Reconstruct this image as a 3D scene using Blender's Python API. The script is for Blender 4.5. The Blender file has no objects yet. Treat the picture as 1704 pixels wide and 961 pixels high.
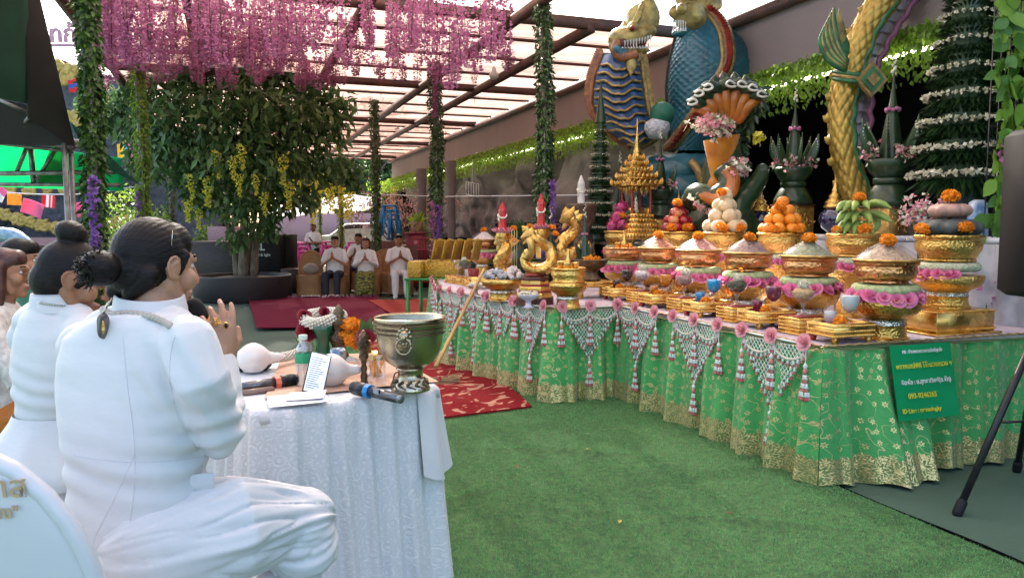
import bpy, math, random
import numpy as np
from mathutils import Vector, Matrix
R = math.radians
rng = np.random.default_rng(7); random.seed(7)
S = bpy.context.scene; COL = S.collection
PI = math.pi
# camera, sky, sun, exposure
CH = 1.38; FPX = 1287.0; PITCH = math.atan(105.5 / FPX)
cd = bpy.data.cameras.new('camera'); cam = bpy.data.objects.new('camera', cd); COL.objects.link(cam)
cam.location = (0, 0, CH); cam.rotation_euler = (PI / 2 - PITCH, 0, 0)
cd.sensor_width = 36; cd.lens = FPX / 1704 * 36; cd.clip_start = 0.05; cd.clip_end = 2000
S.camera = cam
SUN_EL, SUN_AZ = R(40), R(-14)          # azimuth measured from +Y towards +X
W = bpy.data.worlds.new('World'); S.world = W; W.use_nodes = True
nt = W.node_tree; bg = nt.nodes['Background']; sky = nt.nodes.new('ShaderNodeTexSky')
sky.sky_type = 'NISHITA'; sky.sun_disc = False; sky.sun_elevation = SUN_EL; sky.sun_rotation = SUN_AZ
sky.dust_density = 4.0; sky.air_density = 1.0; sky.ozone_density = 0.4
nt.links.new(sky.outputs[0], bg.inputs[0]); bg.inputs[1].default_value = 0.15
sd = bpy.data.lights.new('sun', 'SUN'); sd.energy = 5.0; sd.angle = R(0.5); sd.color = (1, 0.93, 0.82)
so = bpy.data.objects.new('sun', sd); COL.objects.link(so)
dv = Vector((math.sin(SUN_AZ) * math.cos(SUN_EL), math.cos(SUN_AZ) * math.cos(SUN_EL), math.sin(SUN_EL)))
so.rotation_euler = dv.to_track_quat('Z', 'Y').to_euler(); so.location = dv * 60
vs = S.view_settings; vs.view_transform = 'Standard'; vs.look = 'None'; vs.exposure = 2.1; vs.gamma = 1; vs.use_curve_mapping = False
S.render.engine = 'CYCLES'; S.cycles.use_denoising = True; S.cycles.max_bounces = 8; S.cycles.transparent_max_bounces = 12
S.cycles.sample_clamp_indirect = 6; S.cycles.caustics_reflective = False; S.cycles.caustics_refractive = False
# where things stand
def ray(px, py):
    x = (px - 852) / FPX; y = -(py - 480.5) / FPX
    c, s = math.cos(PITCH), math.sin(PITCH)
    return np.array((x, c + y * s, -s + y * c))
CP = np.array((0, 0, CH))
def P(px, py, d): r = ray(px, py); return CP + r * (d / r[1])          # point at distance d ahead
def on(px, py, z): r = ray(px, py); return CP + r * ((z - CH) / r[2])   # point at height z
AL = math.atan((852 - 385) / FPX)
U = np.array((-math.sin(AL), math.cos(AL), 0)); V = np.array((math.cos(AL), math.sin(AL), 0))
TZ = 0.74
P0 = on(1370, 577, TZ); P0[2] = 0
def A(u, v, z=0.0): return P0 + u * U + v * V + np.array((0, 0, z))
def uv(p): q = np.array(p) - P0; return float(q @ U), float(q @ V)
AROT = AL
# mesh builder
class B:
    def __init__(s): s.v = []; s.f = []; s.n = 0; s.uvs = []; s.rnd = []; s.has_uv = False; s.has_r = False
    def raw(s, v, f, m=0, uv=None, r=None):
        v = np.asarray(v, float).reshape(-1, 3); f = np.asarray(f, int)
        s.v.append(v); s.f.append((f + s.n, m)); s.n += len(v)
        s.uvs.append(np.zeros((len(v), 2)) if uv is None else np.asarray(uv, float)); s.has_uv |= uv is not None
        s.rnd.append(np.full(len(v), .5) if r is None else np.broadcast_to(np.asarray(r, float), (len(v),)).copy()); s.has_r |= r is not None
        return s
    def poly(s, pts, m=0): return s.raw(pts, [list(range(len(pts)))], m)
    def grid(s, G, m=0, close_u=False, close_v=False, uv=None, r=None):
        G = np.asarray(G, float); a, b = G.shape[:2]
        ii = np.arange(a if close_u else a - 1); jj = np.arange(b if close_v else b - 1)
        I, J = np.meshgrid(ii, jj, indexing='ij'); I2, J2 = (I + 1) % a, (J + 1) % b
        f = np.stack([I * b + J, I2 * b + J, I2 * b + J2, I * b + J2], -1).reshape(-1, 4)
        return s.raw(G.reshape(-1, 3), f, m, None if uv is None else np.asarray(uv).reshape(-1, 2), None if r is None else np.asarray(r).reshape(-1))
    def box(s, c, d, rz=0, m=0, taper=1.0, bev=0):
        x, y, z = d[0] / 2, d[1] / 2, d[2] / 2; t = taper
        if bev:
            b = min(bev, x * .45, y * .45, z * .45); out = []
            for zz, k, g in ((-z, 1, b), (-z + b, 1, 0), (z - b, t, 0), (z, t, b)):
                X, Y = x * k, y * k; h = g + (b if g == 0 else b) * .0
                q = b if g == 0 else 2 * b
                i = 0 if g == 0 else b
                out.append([(-X + i + b * .6, -Y + i, zz), (X - i - b * .6, -Y + i, zz), (X - i, -Y + i + b * .6, zz), (X - i, Y - i - b * .6, zz),
                            (X - i - b * .6, Y - i, zz), (-X + i + b * .6, Y - i, zz), (-X + i, Y - i - b * .6, zz), (-X + i, -Y + i + b * .6, zz)])
            p = np.array(out).reshape(-1, 3); p = p @ rotz(rz).T + np.array(c)
            f = [[k * 8 + j, k * 8 + (j + 1) % 8, k * 8 + 8 + (j + 1) % 8, k * 8 + 8 + j] for k in range(3) for j in range(8)]
            n0 = s.n; s.raw(p, f, m); s.f.append((np.array([[n0 + 7 - j for j in range(8)], [n0 + 24 + j for j in range(8)]]), m)); return s
        p = np.array([(-x, -y, -z), (x, -y, -z), (x, y, -z), (-x, y, -z), (-x * t, -y * t, z), (x * t, -y * t, z), (x * t, y * t, z), (-x * t, y * t, z)])
        p = p @ rotz(rz).T + np.array(c)
        return s.raw(p, [(3, 2, 1, 0), (4, 5, 6, 7), (0, 1, 5, 4), (1, 2, 6, 5), (2, 3, 7, 6), (3, 0, 4, 7)], m)
    def bar(s, a, b, w, h=None, m=0):
        a, b = np.array(a, float), np.array(b, float); h = h or w; t = b - a; L = np.linalg.norm(t); t = t / L
        q = np.array((0, 0, 1.)) if abs(t[2]) < .95 else np.array((0, 1., 0)); x = np.cross(t, q); x /= np.linalg.norm(x); y = np.cross(x, t)
        c = [a + x * i * w / 2 + y * j * h / 2 + t * k * L for k in (0, 1) for i, j in ((-1, -1), (1, -1), (1, 1), (-1, 1))]
        return s.raw(c, [(3, 2, 1, 0), (4, 5, 6, 7), (0, 1, 5, 4), (1, 2, 6, 5), (2, 3, 7, 6), (3, 0, 4, 7)], m)
    def lathe(s, prof, n=28, c=(0, 0, 0), m=0, mod=None, sx=1, sy=1):
        pr = np.array(prof, float); th = np.linspace(0, 2 * PI, n, endpoint=False)
        r = np.repeat(pr[:, :1], n, 1)
        if mod is not None: r = r * mod(pr[:, 1:2], th[None])
        G = np.stack([r * np.cos(th) * sx, r * np.sin(th) * sy, np.repeat(pr[:, 1:], n, 1)], -1) + np.array(c)
        uvm = np.stack([np.repeat(th[None] / (2 * PI), len(pr), 0), np.repeat(np.linspace(0, 1, len(pr))[:, None], n, 1)], -1)
        # wind so that a profile running upward on the outside faces out
        f = []
        for i in range(len(pr) - 1):
            for j in range(n): f.append((i * n + j, i * n + (j + 1) % n, (i + 1) * n + (j + 1) % n, (i + 1) * n + j))
        return s.raw(G.reshape(-1, 3), f, m, uvm.reshape(-1, 2))
    def tube(s, pts, rad, n=8, m=0, caps=True, ell=None, disp=None, ref=None, r=None):
        p = np.array(pts, float); k = len(p); rad = np.broadcast_to(np.asarray(rad, float), (k,)) if np.ndim(rad) < 2 else np.asarray(rad, float)
        t = np.gradient(p, axis=0); t /= np.linalg.norm(t, axis=1)[:, None] + 1e-12
        q = np.array(ref if ref is not None else ((0, 0, 1.) if abs(t[0][2]) < .9 else (0, 1., 0)), float)
        X = []; x = np.cross(t[0], q); x /= np.linalg.norm(x)
        for i in range(k):
            x = x - t[i] * (x @ t[i])
            if ref is not None:
                y = q - t[i] * (q @ t[i])
                if np.linalg.norm(y) > .05: x = np.cross(t[i], y)
            x /= np.linalg.norm(x); X.append(x)
        X = np.array(X); Y = np.cross(X, t); th = np.linspace(0, 2 * PI, n, endpoint=False)
        if rad.ndim == 1: ra = rad; rb = rad * (ell or 1)
        else: ra, rb = rad[:, 0], rad[:, 1]
        cs, sn = np.cos(th), np.sin(th); D = 1 if disp is None else disp
        G = p[:, None] + (ra[:, None] * cs)[..., None] * X[:, None] * (1 if disp is None else D[..., None]) + (rb[:, None] * sn)[..., None] * Y[:, None] * (1 if disp is None else D[..., None])
        L = np.concatenate([[0], np.cumsum(np.linalg.norm(np.diff(p, axis=0), axis=1))])
        uvm = np.stack([np.repeat(th[None] / (2 * PI), k, 0), np.repeat(L[:, None], n, 1)], -1)
        f = []
        for i in range(k - 1):
            for j in range(n): f.append((i * n + (j + 1) % n, i * n + j, (i + 1) * n + j, (i + 1) * n + (j + 1) % n))
        n0 = s.n; s.raw(G.reshape(-1, 3), f, m, uvm.reshape(-1, 2), r)
        if caps:
            s.f.append((np.array([[n0 + j for j in range(n)]]), m)); s.f.append((np.array([[n0 + (k - 1) * n + n - 1 - j for j in range(n)]]), m))
        return s
    def limb(s, pts, rad, n=14, m=0, ell=None, ref=None):
        """tapered tube with rounded ends"""
        p = [np.array(q, float) for q in pts]; rad = list(rad)
        P2, R2 = [], []
        a = p[0] - p[1]; a /= np.linalg.norm(a); b = p[-1] - p[-2]; b /= np.linalg.norm(b)
        r0 = rad[0]; r1 = rad[-1]; k0 = r0 if np.ndim(r0) == 0 else min(r0); k1 = r1 if np.ndim(r1) == 0 else min(r1)
        for q in (1.0, .93, .75, .4): P2.append(p[0] + a * k0 * q); R2.append(np.array(r0) * math.sqrt(max(1 - q * q, .0004)))
        P2 += p; R2 += [np.array(x, float) for x in rad]
        for q in (.4, .75, .93, 1.0): P2.append(p[-1] + b * k1 * q); R2.append(np.array(r1) * math.sqrt(max(1 - q * q, .0004)))
        return s.tube(P2, np.array(R2), n, m, True, ell, ref=ref)
    def ball(s, c, r, n=12, k=8, m=0, rr=None, rot=None):
        r = np.broadcast_to(np.asarray(r, float), (3,)); ph = np.linspace(0, PI, k + 1); th = np.linspace(0, 2 * PI, n, endpoint=False)
        pts = [(0, 0, -1)]
        for a in ph[1:-1]:
            pts += [(math.sin(a) * math.cos(t), math.sin(a) * math.sin(t), -math.cos(a)) for t in th]
        pts.append((0, 0, 1)); f3 = []; f4 = []; last = len(pts) - 1
        for j in range(n):
            f3.append((0, 1 + (j + 1) % n, 1 + j)); f3.append((last, last - n + j, last - n + (j + 1) % n))
        for i in range(k - 2):
            for j in range(n): f4.append((1 + i * n + j, 1 + i * n + (j + 1) % n, 1 + (i + 1) * n + (j + 1) % n, 1 + (i + 1) * n + j))
        p = np.array(pts) * r
        if rot is not None: p = p @ np.array(rot).T
        n0 = s.n; s.raw(p + np.array(c), f3, m, None, rr)
        if f4: s.f.append((np.array(f4) + n0, m))
        return s
    def leaves(s, c, d, nrm, L, Wd, m=0, r=None, fold=.25, droop=.0):
        """N folded leaves: base c, direction d, face normal nrm; six vertices each"""
        c = np.asarray(c, float); N = len(c); d = norm(np.broadcast_to(d, c.shape)); nrm = np.broadcast_to(nrm, c.shape)
        sd = norm(np.cross(d, nrm) + 1e-9); nn = np.cross(sd, d)
        L = np.broadcast_to(L, (N,))[:, None]; Wd = np.broadcast_to(Wd, (N,))[:, None]
        g = np.array((0, 0, -1.)) * droop
        mid = c + d * L * .5 + g * L * .12
        v = np.stack([c, mid - sd * Wd * .5 + nn * Wd * fold - d * L * .05, c + d * L * .45 + g * L * .1, mid + sd * Wd * .5 + nn * Wd * fold - d * L * .05, c + d * L + g * L * .45], 1)
        base = np.arange(N)[:, None] * 5
        f = np.concatenate([base + np.array(q) for q in ((0, 2, 1), (0, 3, 2), (1, 2, 4), (2, 3, 4))])
        rr = rng.random(N) if r is None else np.broadcast_to(r, (N,))
        return s.raw(v.reshape(-1, 3), f, m, None, np.repeat(rr, 5))
    def merge(s, o, T=None, dm=0):
        """append another builder, transformed"""
        v = np.concatenate(o.v)
        if T is not None: T = np.array(T); v = v @ T[:3, :3].T + T[:3, 3]
        n0 = s.n; s.v.append(v); s.n += len(v); s.uvs.append(np.concatenate(o.uvs)); s.rnd.append(np.concatenate(o.rnd))
        s.has_uv |= o.has_uv; s.has_r |= o.has_r
        for f, m in o.f: s.f.append((f + n0, m + dm))
        return s
    def mesh(s, name, mats, smooth=True):
        me = bpy.data.meshes.new(name); v = np.concatenate(s.v)
        me.vertices.add(len(v)); me.vertices.foreach_set('co', v.reshape(-1).astype(np.float32))
        idx = np.concatenate([f.reshape(-1) for f, _ in s.f]); tot = np.concatenate([np.full(len(f), f.shape[1]) for f, _ in s.f])
        mi = np.concatenate([np.full(len(f), m) for f, m in s.f]); st = np.concatenate([[0], np.cumsum(tot)[:-1]])
        me.loops.add(len(idx)); me.loops.foreach_set('vertex_index', idx.astype(np.int32))
        me.polygons.add(len(tot)); me.polygons.foreach_set('loop_start', st.astype(np.int32)); me.polygons.foreach_set('loop_total', tot.astype(np.int32))
        me.polygons.foreach_set('material_index', mi.astype(np.int32)); me.polygons.foreach_set('use_smooth', np.full(len(tot), bool(smooth)))
        if s.has_uv:
            l = me.uv_layers.new(name='UVMap'); l.data.foreach_set('uv', np.concatenate(s.uvs)[idx].reshape(-1).astype(np.float32))
        if s.has_r:
            a = me.attributes.new('rnd', 'FLOAT', 'POINT'); a.data.foreach_set('value', np.concatenate(s.rnd).astype(np.float32))
        for m in (mats if isinstance(mats, (list, tuple)) else [mats]): me.materials.append(m)
        me.update(calc_edges=True); me.validate(); return me
    def obj(s, name, mats, parent=None, smooth=True, loc=None, rz=0, auto=None):
        o = bpy.data.objects.new(name, s.mesh(name, mats, smooth)); COL.objects.link(o)
        if parent is not None: o.parent = parent
        if loc is not None: o.location = tuple(loc)
        o.rotation_euler = (0, 0, rz)
        if auto is not None: o.data.set_sharp_from_angle(angle=R(auto))
        return o
def norm(a): a = np.asarray(a, float); return a / (np.linalg.norm(a, axis=-1, keepdims=True) + 1e-12)
def rotz(a): c, s = math.cos(a), math.sin(a); return np.array(((c, -s, 0), (s, c, 0), (0, 0, 1.)))
def xf(loc=(0, 0, 0), rz=0, s=1, rx=0, ry=0):
    return np.array(Matrix.Translation(Vector(loc)) @ Matrix.Rotation(rz, 4, 'Z') @ Matrix.Rotation(ry, 4, 'Y') @ Matrix.Rotation(rx, 4, 'X') @ (Matrix.Diagonal((s, s, s, 1)) if np.ndim(s) == 0 else Matrix.Diagonal((*s, 1))))
def spline(pts, n=40):
    p = np.array(pts, float); k = len(p); q = np.concatenate([[2 * p[0] - p[1]], p, [2 * p[-1] - p[-2]]]); out = []
    for t in np.linspace(0, k - 1 - 1e-6, n):
        i = int(t); f = t - i; a, b, c, d = q[i:i + 4]
        out.append(.5 * (2 * b + (c - a) * f + (2 * a - 5 * b + 4 * c - d) * f * f + (3 * b - a - 3 * c + d) * f ** 3))
    return np.array(out)
def tag(o, label, cat, group=None, kind=None):
    if label: o['label'] = label
    if cat: o['category'] = cat
    if group: o['group'] = group
    if kind: o['kind'] = kind
    return o
def T(name, label, cat, loc=(0, 0, 0), rz=0, group=None, s=1):
    o = bpy.data.objects.new(name, None); COL.objects.link(o); o.location = tuple(loc); o.rotation_euler = (0, 0, rz); o.scale = (s, s, s) if np.ndim(s) == 0 else s
    o.empty_display_size = .05; return tag(o, label, cat, group)
def copy_tree(o, loc=None, rz=None, label=None, s=None, parent=None, mats=None):
    c = o.copy(); COL.objects.link(c)
    if parent is not None: c.parent = parent
    if loc is not None: c.location = tuple(loc)
    if rz is not None: c.rotation_euler = (0, 0, rz)
    if s is not None: c.scale = (s, s, s) if np.ndim(s) == 0 else s
    if label: c['label'] = label
    for ch in list(o.children): copy_tree(ch, parent=c)
    return c
def struct(o): o['kind'] = 'structure'; return o
def baked(b, voxel, smooth=4, name='tmp', fac=.5):
    """union of overlapping closed shapes as one continuous surface; returns (verts, faces)"""
    me = b.mesh(name, []); o = bpy.data.objects.new(name, me); COL.objects.link(o)
    m = o.modifiers.new('r', 'REMESH'); m.mode = 'VOXEL'; m.voxel_size = voxel
    if smooth: q = o.modifiers.new('s', 'SMOOTH'); q.iterations = smooth; q.factor = fac
    dg = bpy.context.evaluated_depsgraph_get(); ev = o.evaluated_get(dg); e = ev.to_mesh()
    v = np.zeros(len(e.vertices) * 3, np.float32); e.vertices.foreach_get('co', v)
    nn = np.zeros(len(e.vertices) * 3, np.float32); e.vertices.foreach_get('normal', nn)
    tot = np.zeros(len(e.polygons), np.int32); e.polygons.foreach_get('loop_total', tot)
    li = np.zeros(len(e.loops), np.int32); e.loops.foreach_get('vertex_index', li)
    v = v.reshape(-1, 3).astype(float); nn = nn.reshape(-1, 3).astype(float); fs = []
    st = np.concatenate([[0], np.cumsum(tot)[:-1]])
    for k in (3, 4):
        w = np.where(tot == k)[0]
        if len(w): fs.append(li[st[w][:, None] + np.arange(k)])
    ev.to_mesh_clear(); bpy.data.objects.remove(o); bpy.data.meshes.remove(me)
    return v, nn, fs
def union(b, voxel, smooth=4, disp=None, fac=.5):
    v, nn, fs = baked(b, voxel, smooth, fac=fac)
    if disp is not None: v = v + nn * disp(v, nn)[:, None]
    o = B(); o.raw(v, fs[0])
    for f in fs[1:]: o.f.append((f, 0))
    return o
# value noise for displacement
_perm = rng.random((32, 32, 32))
def vnoise(p, sc=1.0):
    p = np.asarray(p) * sc; i = np.floor(p).astype(int); f = p - i; f = f * f * (3 - 2 * f); o = 0
    for dx in (0, 1):
        for dy in (0, 1):
            for dz in (0, 1):
                w = (f[..., 0] if dx else 1 - f[..., 0]) * (f[..., 1] if dy else 1 - f[..., 1]) * (f[..., 2] if dz else 1 - f[..., 2])
                o = o + w * _perm[(i[..., 0] + dx) % 32, (i[..., 1] + dy) % 32, (i[..., 2] + dz) % 32]
    return o
def fbm(p, sc=1.0, o=3): return sum(vnoise(p, sc * 2 ** k) / 2 ** k for k in range(o)) / sum(1 / 2 ** k for k in range(o))
# materials
def newmat(name):
    m = bpy.data.materials.new(name); m.use_nodes = True; n = m.node_tree.nodes; return m, n, m.node_tree.links, n['Principled BSDF']
def rgba(c): return (*c, 1) if len(c) == 3 else c
def mat(name, c, c2=None, rough=.5, metal=0, sc=6, attr=False, bump=0, bsc=60, btype='noise', trans=0, coat=0, spec=.5, det=4, sheen=0, bstretch=(1, 1, 1), stretch=(1, 1, 1), contrast=.3, emis=0, tcol=None, sss=0, uvc=False, rvar=.1):
    m, n, l, p = newmat(name)
    c2 = c2 or tuple(x * .72 for x in c)
    tc = n.new('ShaderNodeTexCoord'); src = tc.outputs['UV' if uvc else 'Object']
    mp = n.new('ShaderNodeMapping'); mp.inputs['Scale'].default_value = stretch; l.new(src, mp.inputs[0])
    nz = n.new('ShaderNodeTexNoise'); nz.inputs['Scale'].default_value = sc; nz.inputs['Detail'].default_value = det; l.new(mp.outputs[0], nz.inputs[0])
    rp = n.new('ShaderNodeValToRGB'); e = rp.color_ramp.elements
    e[0].position, e[1].position = .5 - contrast / 2, .5 + contrast / 2; e[0].color, e[1].color = rgba(c2), rgba(c)
    l.new(nz.outputs[0], rp.inputs[0]); colr = rp.outputs[0]
    if attr:
        at = n.new('ShaderNodeAttribute'); at.attribute_name = 'rnd'; e[0].position, e[1].position = 0, 1
        ad = n.new('ShaderNodeMath'); ad.operation = 'MULTIPLY_ADD'; ad.inputs[1].default_value = .35; l.new(nz.outputs[0], ad.inputs[0])
        sb = n.new('ShaderNodeMath'); sb.operation = 'SUBTRACT'; sb.inputs[1].default_value = .17; l.new(at.outputs['Fac'], sb.inputs[0]); l.new(sb.outputs[0], ad.inputs[2]); l.new(ad.outputs[0], rp.inputs[0])
    l.new(colr, p.inputs['Base Color']); p.inputs['Metallic'].default_value = metal
    p.inputs['Specular IOR Level'].default_value = spec
    if coat: p.inputs['Coat Weight'].default_value = coat; p.inputs['Coat Roughness'].default_value = .08
    if sheen: p.inputs['Sheen Weight'].default_value = sheen
    if sss: p.inputs['Subsurface Weight'].default_value = sss; p.inputs['Subsurface Radius'].default_value = (.02, .008, .004); p.inputs['Subsurface Scale'].default_value = .6
    if emis: l.new(colr, p.inputs['Emission Color']); p.inputs['Emission Strength'].default_value = emis
    mr = n.new('ShaderNodeMapRange'); mr.inputs[3].default_value = max(rough - rvar, .02); mr.inputs[4].default_value = min(rough + rvar, 1); l.new(nz.outputs[0], mr.inputs[0]); l.new(mr.outputs[0], p.inputs['Roughness'])
    if bump:
        mb = n.new('ShaderNodeMapping'); mb.inputs['Scale'].default_value = bstretch; l.new(src, mb.inputs[0])
        if btype == 'voronoi':
            t = n.new('ShaderNodeTexVoronoi'); t.inputs['Scale'].default_value = bsc; o = t.outputs['Distance']
        elif btype == 'wave':
            t = n.new('ShaderNodeTexWave'); t.inputs['Scale'].default_value = bsc; t.inputs['Distortion'].default_value = 2; o = t.outputs['Fac']
        else:
            t = n.new('ShaderNodeTexNoise'); t.inputs['Scale'].default_value = bsc; t.inputs['Detail'].default_value = 3; o = t.outputs[0]
        l.new(mb.outputs[0], t.inputs['Vector']); b = n.new('ShaderNodeBump'); b.inputs['Strength'].default_value = 1; b.inputs['Distance'].default_value = bump
        l.new(o, b.inputs['Height']); l.new(b.outputs[0], p.inputs['Normal'])
    if trans:
        tr = n.new('ShaderNodeBsdfTranslucent'); mx = n.new('ShaderNodeMixShader'); mx.inputs[0].default_value = trans
        if tcol: tr.inputs[0].default_value = rgba(tcol)
        else: l.new(colr, tr.inputs[0])
        l.new(p.outputs[0], mx.inputs[1]); l.new(tr.outputs[0], mx.inputs[2]); l.new(mx.outputs[0], n['Material Output'].inputs[0])
    return m
def glassmat(name, c=(.95, .97, .97), rough=.05, mixw=.75):
    """thin glass: mostly clear with a glossy skin"""
    m, n, l, p = newmat(name); n.remove(p)
    t = n.new('ShaderNodeBsdfTransparent'); t.inputs[0].default_value = rgba(c); g = n.new('ShaderNodeBsdfGlossy'); g.inputs[1].default_value = rough; g.inputs[0].default_value = (.9, .92, .95, 1)
    lw = n.new('ShaderNodeLayerWeight'); lw.inputs[0].default_value = .35; mr = n.new('ShaderNodeMapRange'); mr.inputs[3].default_value = (1 - mixw) * .3; mr.inputs[4].default_value = min(.55, (1 - mixw) * 2); l.new(lw.outputs['Facing'], mr.inputs[0])
    mx = n.new('ShaderNodeMixShader'); l.new(mr.outputs[0], mx.inputs[0]); l.new(t.outputs[0], mx.inputs[1]); l.new(g.outputs[0], mx.inputs[2]); l.new(mx.outputs[0], n['Material Output'].inputs[0]); return m
# materials used by many things
gold = mat('gold_paint', (.86, .56, .17), (.52, .28, .06), rough=.3, metal=1, sc=9, bump=.004, bsc=70, btype='voronoi')
gold_s = mat('gold_smooth', (.88, .6, .2), (.66, .38, .1), rough=.27, metal=1, sc=12, bump=.001, bsc=160)
gold_d = mat('gold_dull', (.72, .48, .17), (.42, .25, .07), rough=.42, metal=.9, sc=14, bump=.003, bsc=110, btype='voronoi')
copper = mat('embossed_copper', (.85, .44, .2), (.55, .24, .09), rough=.3, metal=1, sc=8, bump=.004, bsc=55, btype='voronoi')
silver = mat('silver_band', (.72, .69, .62), (.4, .36, .3), rough=.25, metal=1, sc=40, bump=.004, bsc=90, btype='voronoi')
brass = mat('worn_brass', (.6, .52, .36), (.36, .3, .2), rough=.24, metal=1, sc=5, bump=.0012, bsc=120)
bronze = mat('dark_bronze', (.2, .14, .085), (.08, .055, .035), rough=.38, metal=.8, sc=9, bump=.004, bsc=90, btype='voronoi')
redlac = mat('red_lacquer', (.4, .035, .02), (.22, .02, .015), rough=.45)
darkred = mat('dark_red_wood', (.12, .03, .02), (.06, .018, .012), rough=.4)
white_p = mat('white_plastic', (.72, .71, .72), (.67, .67, .69), rough=.4, sc=3)
whitecl = mat('white_cloth', (.7, .7, .7), (.64, .64, .65), rough=.75, sc=4, bump=.0016, bsc=14, bstretch=(1, 1, 2.2), sheen=.3, rvar=.04)
black_p = mat('black_plastic', (.016, .016, .017), (.009, .009, .01), rough=.6, sc=12, spec=.25)
black_m = mat('black_metal', (.022, .022, .024), (.012, .012, .013), rough=.38, metal=.3, sc=20, bump=.0006, bsc=200)
steel = mat('grey_steel', (.32, .3, .28), (.16, .13, .11), rough=.45, metal=.7, sc=12)
rust = mat('red_oxide_steel', (.14, .06, .045), (.07, .035, .03), rough=.6, metal=.1, sc=5)
leaf_g = mat('leaf_green', (.1, .2, .035), (.025, .07, .014), rough=.42, attr=True, sc=3, trans=.28)
leaf_d = mat('leaf_dark', (.1, .19, .06), (.025, .065, .02), rough=.38, attr=True, sc=3, trans=.15)
leaf_fic = mat('leaf_ficus', (.17, .28, .09), (.04, .1, .03), rough=.4, attr=True, sc=3, trans=.3)
leaf_y = mat('leaf_lime', (.36, .5, .06), (.12, .24, .03), rough=.45, attr=True, sc=3, trans=.35)
leaf_b = mat('banana_leaf', (.03, .075, .022), (.012, .035, .012), rough=.33, attr=True, sc=10, coat=.15)
leaf_big = mat('broad_leaf', (.2, .36, .05), (.07, .19, .025), rough=.42, attr=True, sc=6, trans=.25)
wist = mat('wisteria_pink', (.72, .3, .5), (.44, .13, .31), rough=.6, attr=True, sc=2, trans=.4)
wist_p = mat('wisteria_violet', (.4, .19, .55), (.22, .09, .36), rough=.6, attr=True, sc=2, trans=.3)
yflow = mat('yellow_blossom', (.88, .82, .12), (.6, .55, .05), rough=.6, attr=True, sc=2, trans=.35)
pinkrose = mat('pink_rose', (.93, .36, .54), (.74, .16, .36), rough=.6, attr=True, sc=20, trans=.2)
palerose = mat('pale_pink_rose', (.86, .46, .5), (.72, .28, .34), rough=.6, attr=True, sc=20, trans=.2)
budpink = mat('pink_bud', (.72, .25, .22), (.5, .12, .12), rough=.6, attr=True, sc=20)
whitefl = mat('white_flower', (.83, .8, .68), (.62, .58, .42), rough=.65, attr=True, sc=30, trans=.15)
netwhite = mat('white_netting', (.82, .84, .8), (.7, .74, .7), rough=.7, sc=20)
orangefl = mat('marigold', (.95, .4, .015), (.72, .2, .005), rough=.65, attr=True, sc=30, trans=.15)
redrose = mat('dark_red_rose', (.3, .012, .03), (.12, .004, .012), rough=.55, attr=True, sc=20)
asphalt = mat('painted_ground', (.08, .14, .1), (.05, .095, .068), rough=.65, sc=1.3, bump=.003, bsc=45, contrast=.5)
bark = mat('bark', (.24, .19, .14), (.1, .075, .05), rough=.85, sc=14, bump=.02, bsc=18, stretch=(1, 1, .3), bstretch=(1, 1, .25))
soil = mat('soil', (.09, .065, .045), (.04, .03, .02), rough=.95, sc=20, bump=.02, bsc=40)
# ground, turf, carpets
g = B(); g.raw([(-150, -60, 0), (150, -60, 0), (150, 240, 0), (-150, 240, 0)], [(0, 1, 2, 3)])
struct(g.obj('ground', asphalt))
def ridges(G):
    u_ = (G - P0) @ U; v_ = (G - P0) @ V; h = 0
    for (a, b_, k, w, hh) in ((1.1, -1.35, -.55, .03, .014), (-.2, -1.0, -.62, .035, .012), (.3, -2.2, .35, .03, .01), (-1.3, -.9, .3, .04, .012)):
        q = (u_ - a) - k * (v_ - b_); al = v_ - b_; h = h + 1.9 * hh * np.exp(-(q / w) ** 2) * np.exp(-(al / .75) ** 4) * (.7 + .5 * np.sin(al * 5))
    return h
def sheet(name, corners, z, th, m, ny=24, nx=24, amp=.0, uvs=None):
    c = [np.array(q, float) for q in corners]; a = np.linspace(0, 1, ny)[:, None, None]; b = np.linspace(0, 1, nx)[None, :, None]
    G = (c[0] * (1 - b) + c[1] * b) * (1 - a) + (c[3] * (1 - b) + c[2] * b) * a
    G[..., 2] = z + th + amp * (fbm(G * np.array((1, 1, 0)), .9) - .3) + (ridges(G) if name == 't' else 0)
    L0 = np.linalg.norm(c[1] - c[0]); L1 = np.linalg.norm(c[3] - c[0])
    UVm = np.stack([np.broadcast_to(b[..., 0] * L0, G.shape[:2]), np.broadcast_to(a[..., 0] * L1, G.shape[:2])], -1)
    bb = B(); bb.grid(G, 0, uv=UVm)
    ring = np.concatenate([G[0, :], G[1:, -1], G[-1, -2::-1], G[-2:0:-1, 0]]); low = ring.copy(); low[:, 2] = z
    bb.grid(np.stack([low, ring]), 0, close_v=True); return bb, G
tA, tB = on(455, 548, 0), on(810, 961, 0); uA, vA = uv(tA); uB, vB = uv(tB); vL = (vA + vB) / 2
uC, vC = uv(on(1430, 830, 0)); uD, vD = uv(on(1704, 945, 0)); vR = (vC + vD) / 2
turfbase = mat('turf_backing', (.09, .2, .06), (.045, .11, .035), rough=.9, sc=30, bump=.01, bsc=200)
blade = mat('turf_blade', (.2, .5, .17), (.075, .26, .08), rough=.7, attr=True, sc=1.2, trans=.15)
u0t, u1t = -4.6, 6.6
bb, G = sheet('t', [A(u0t, vL), A(u0t, vR), A(u1t, vR), A(u1t, vL)], .002, .012, turfbase, 320, 130, .012)
turf = bb.obj('artificial_turf', turfbase); tag(turf, 'bright green artificial turf laid on the painted ground before the altar', 'turf', kind='stuff')
N = 210000
uu = u0t + 2.0 + (u1t - u0t - 2.0) * rng.random(N) ** 1.6; vv = vL + (vR - vL) * rng.random(N)
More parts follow.
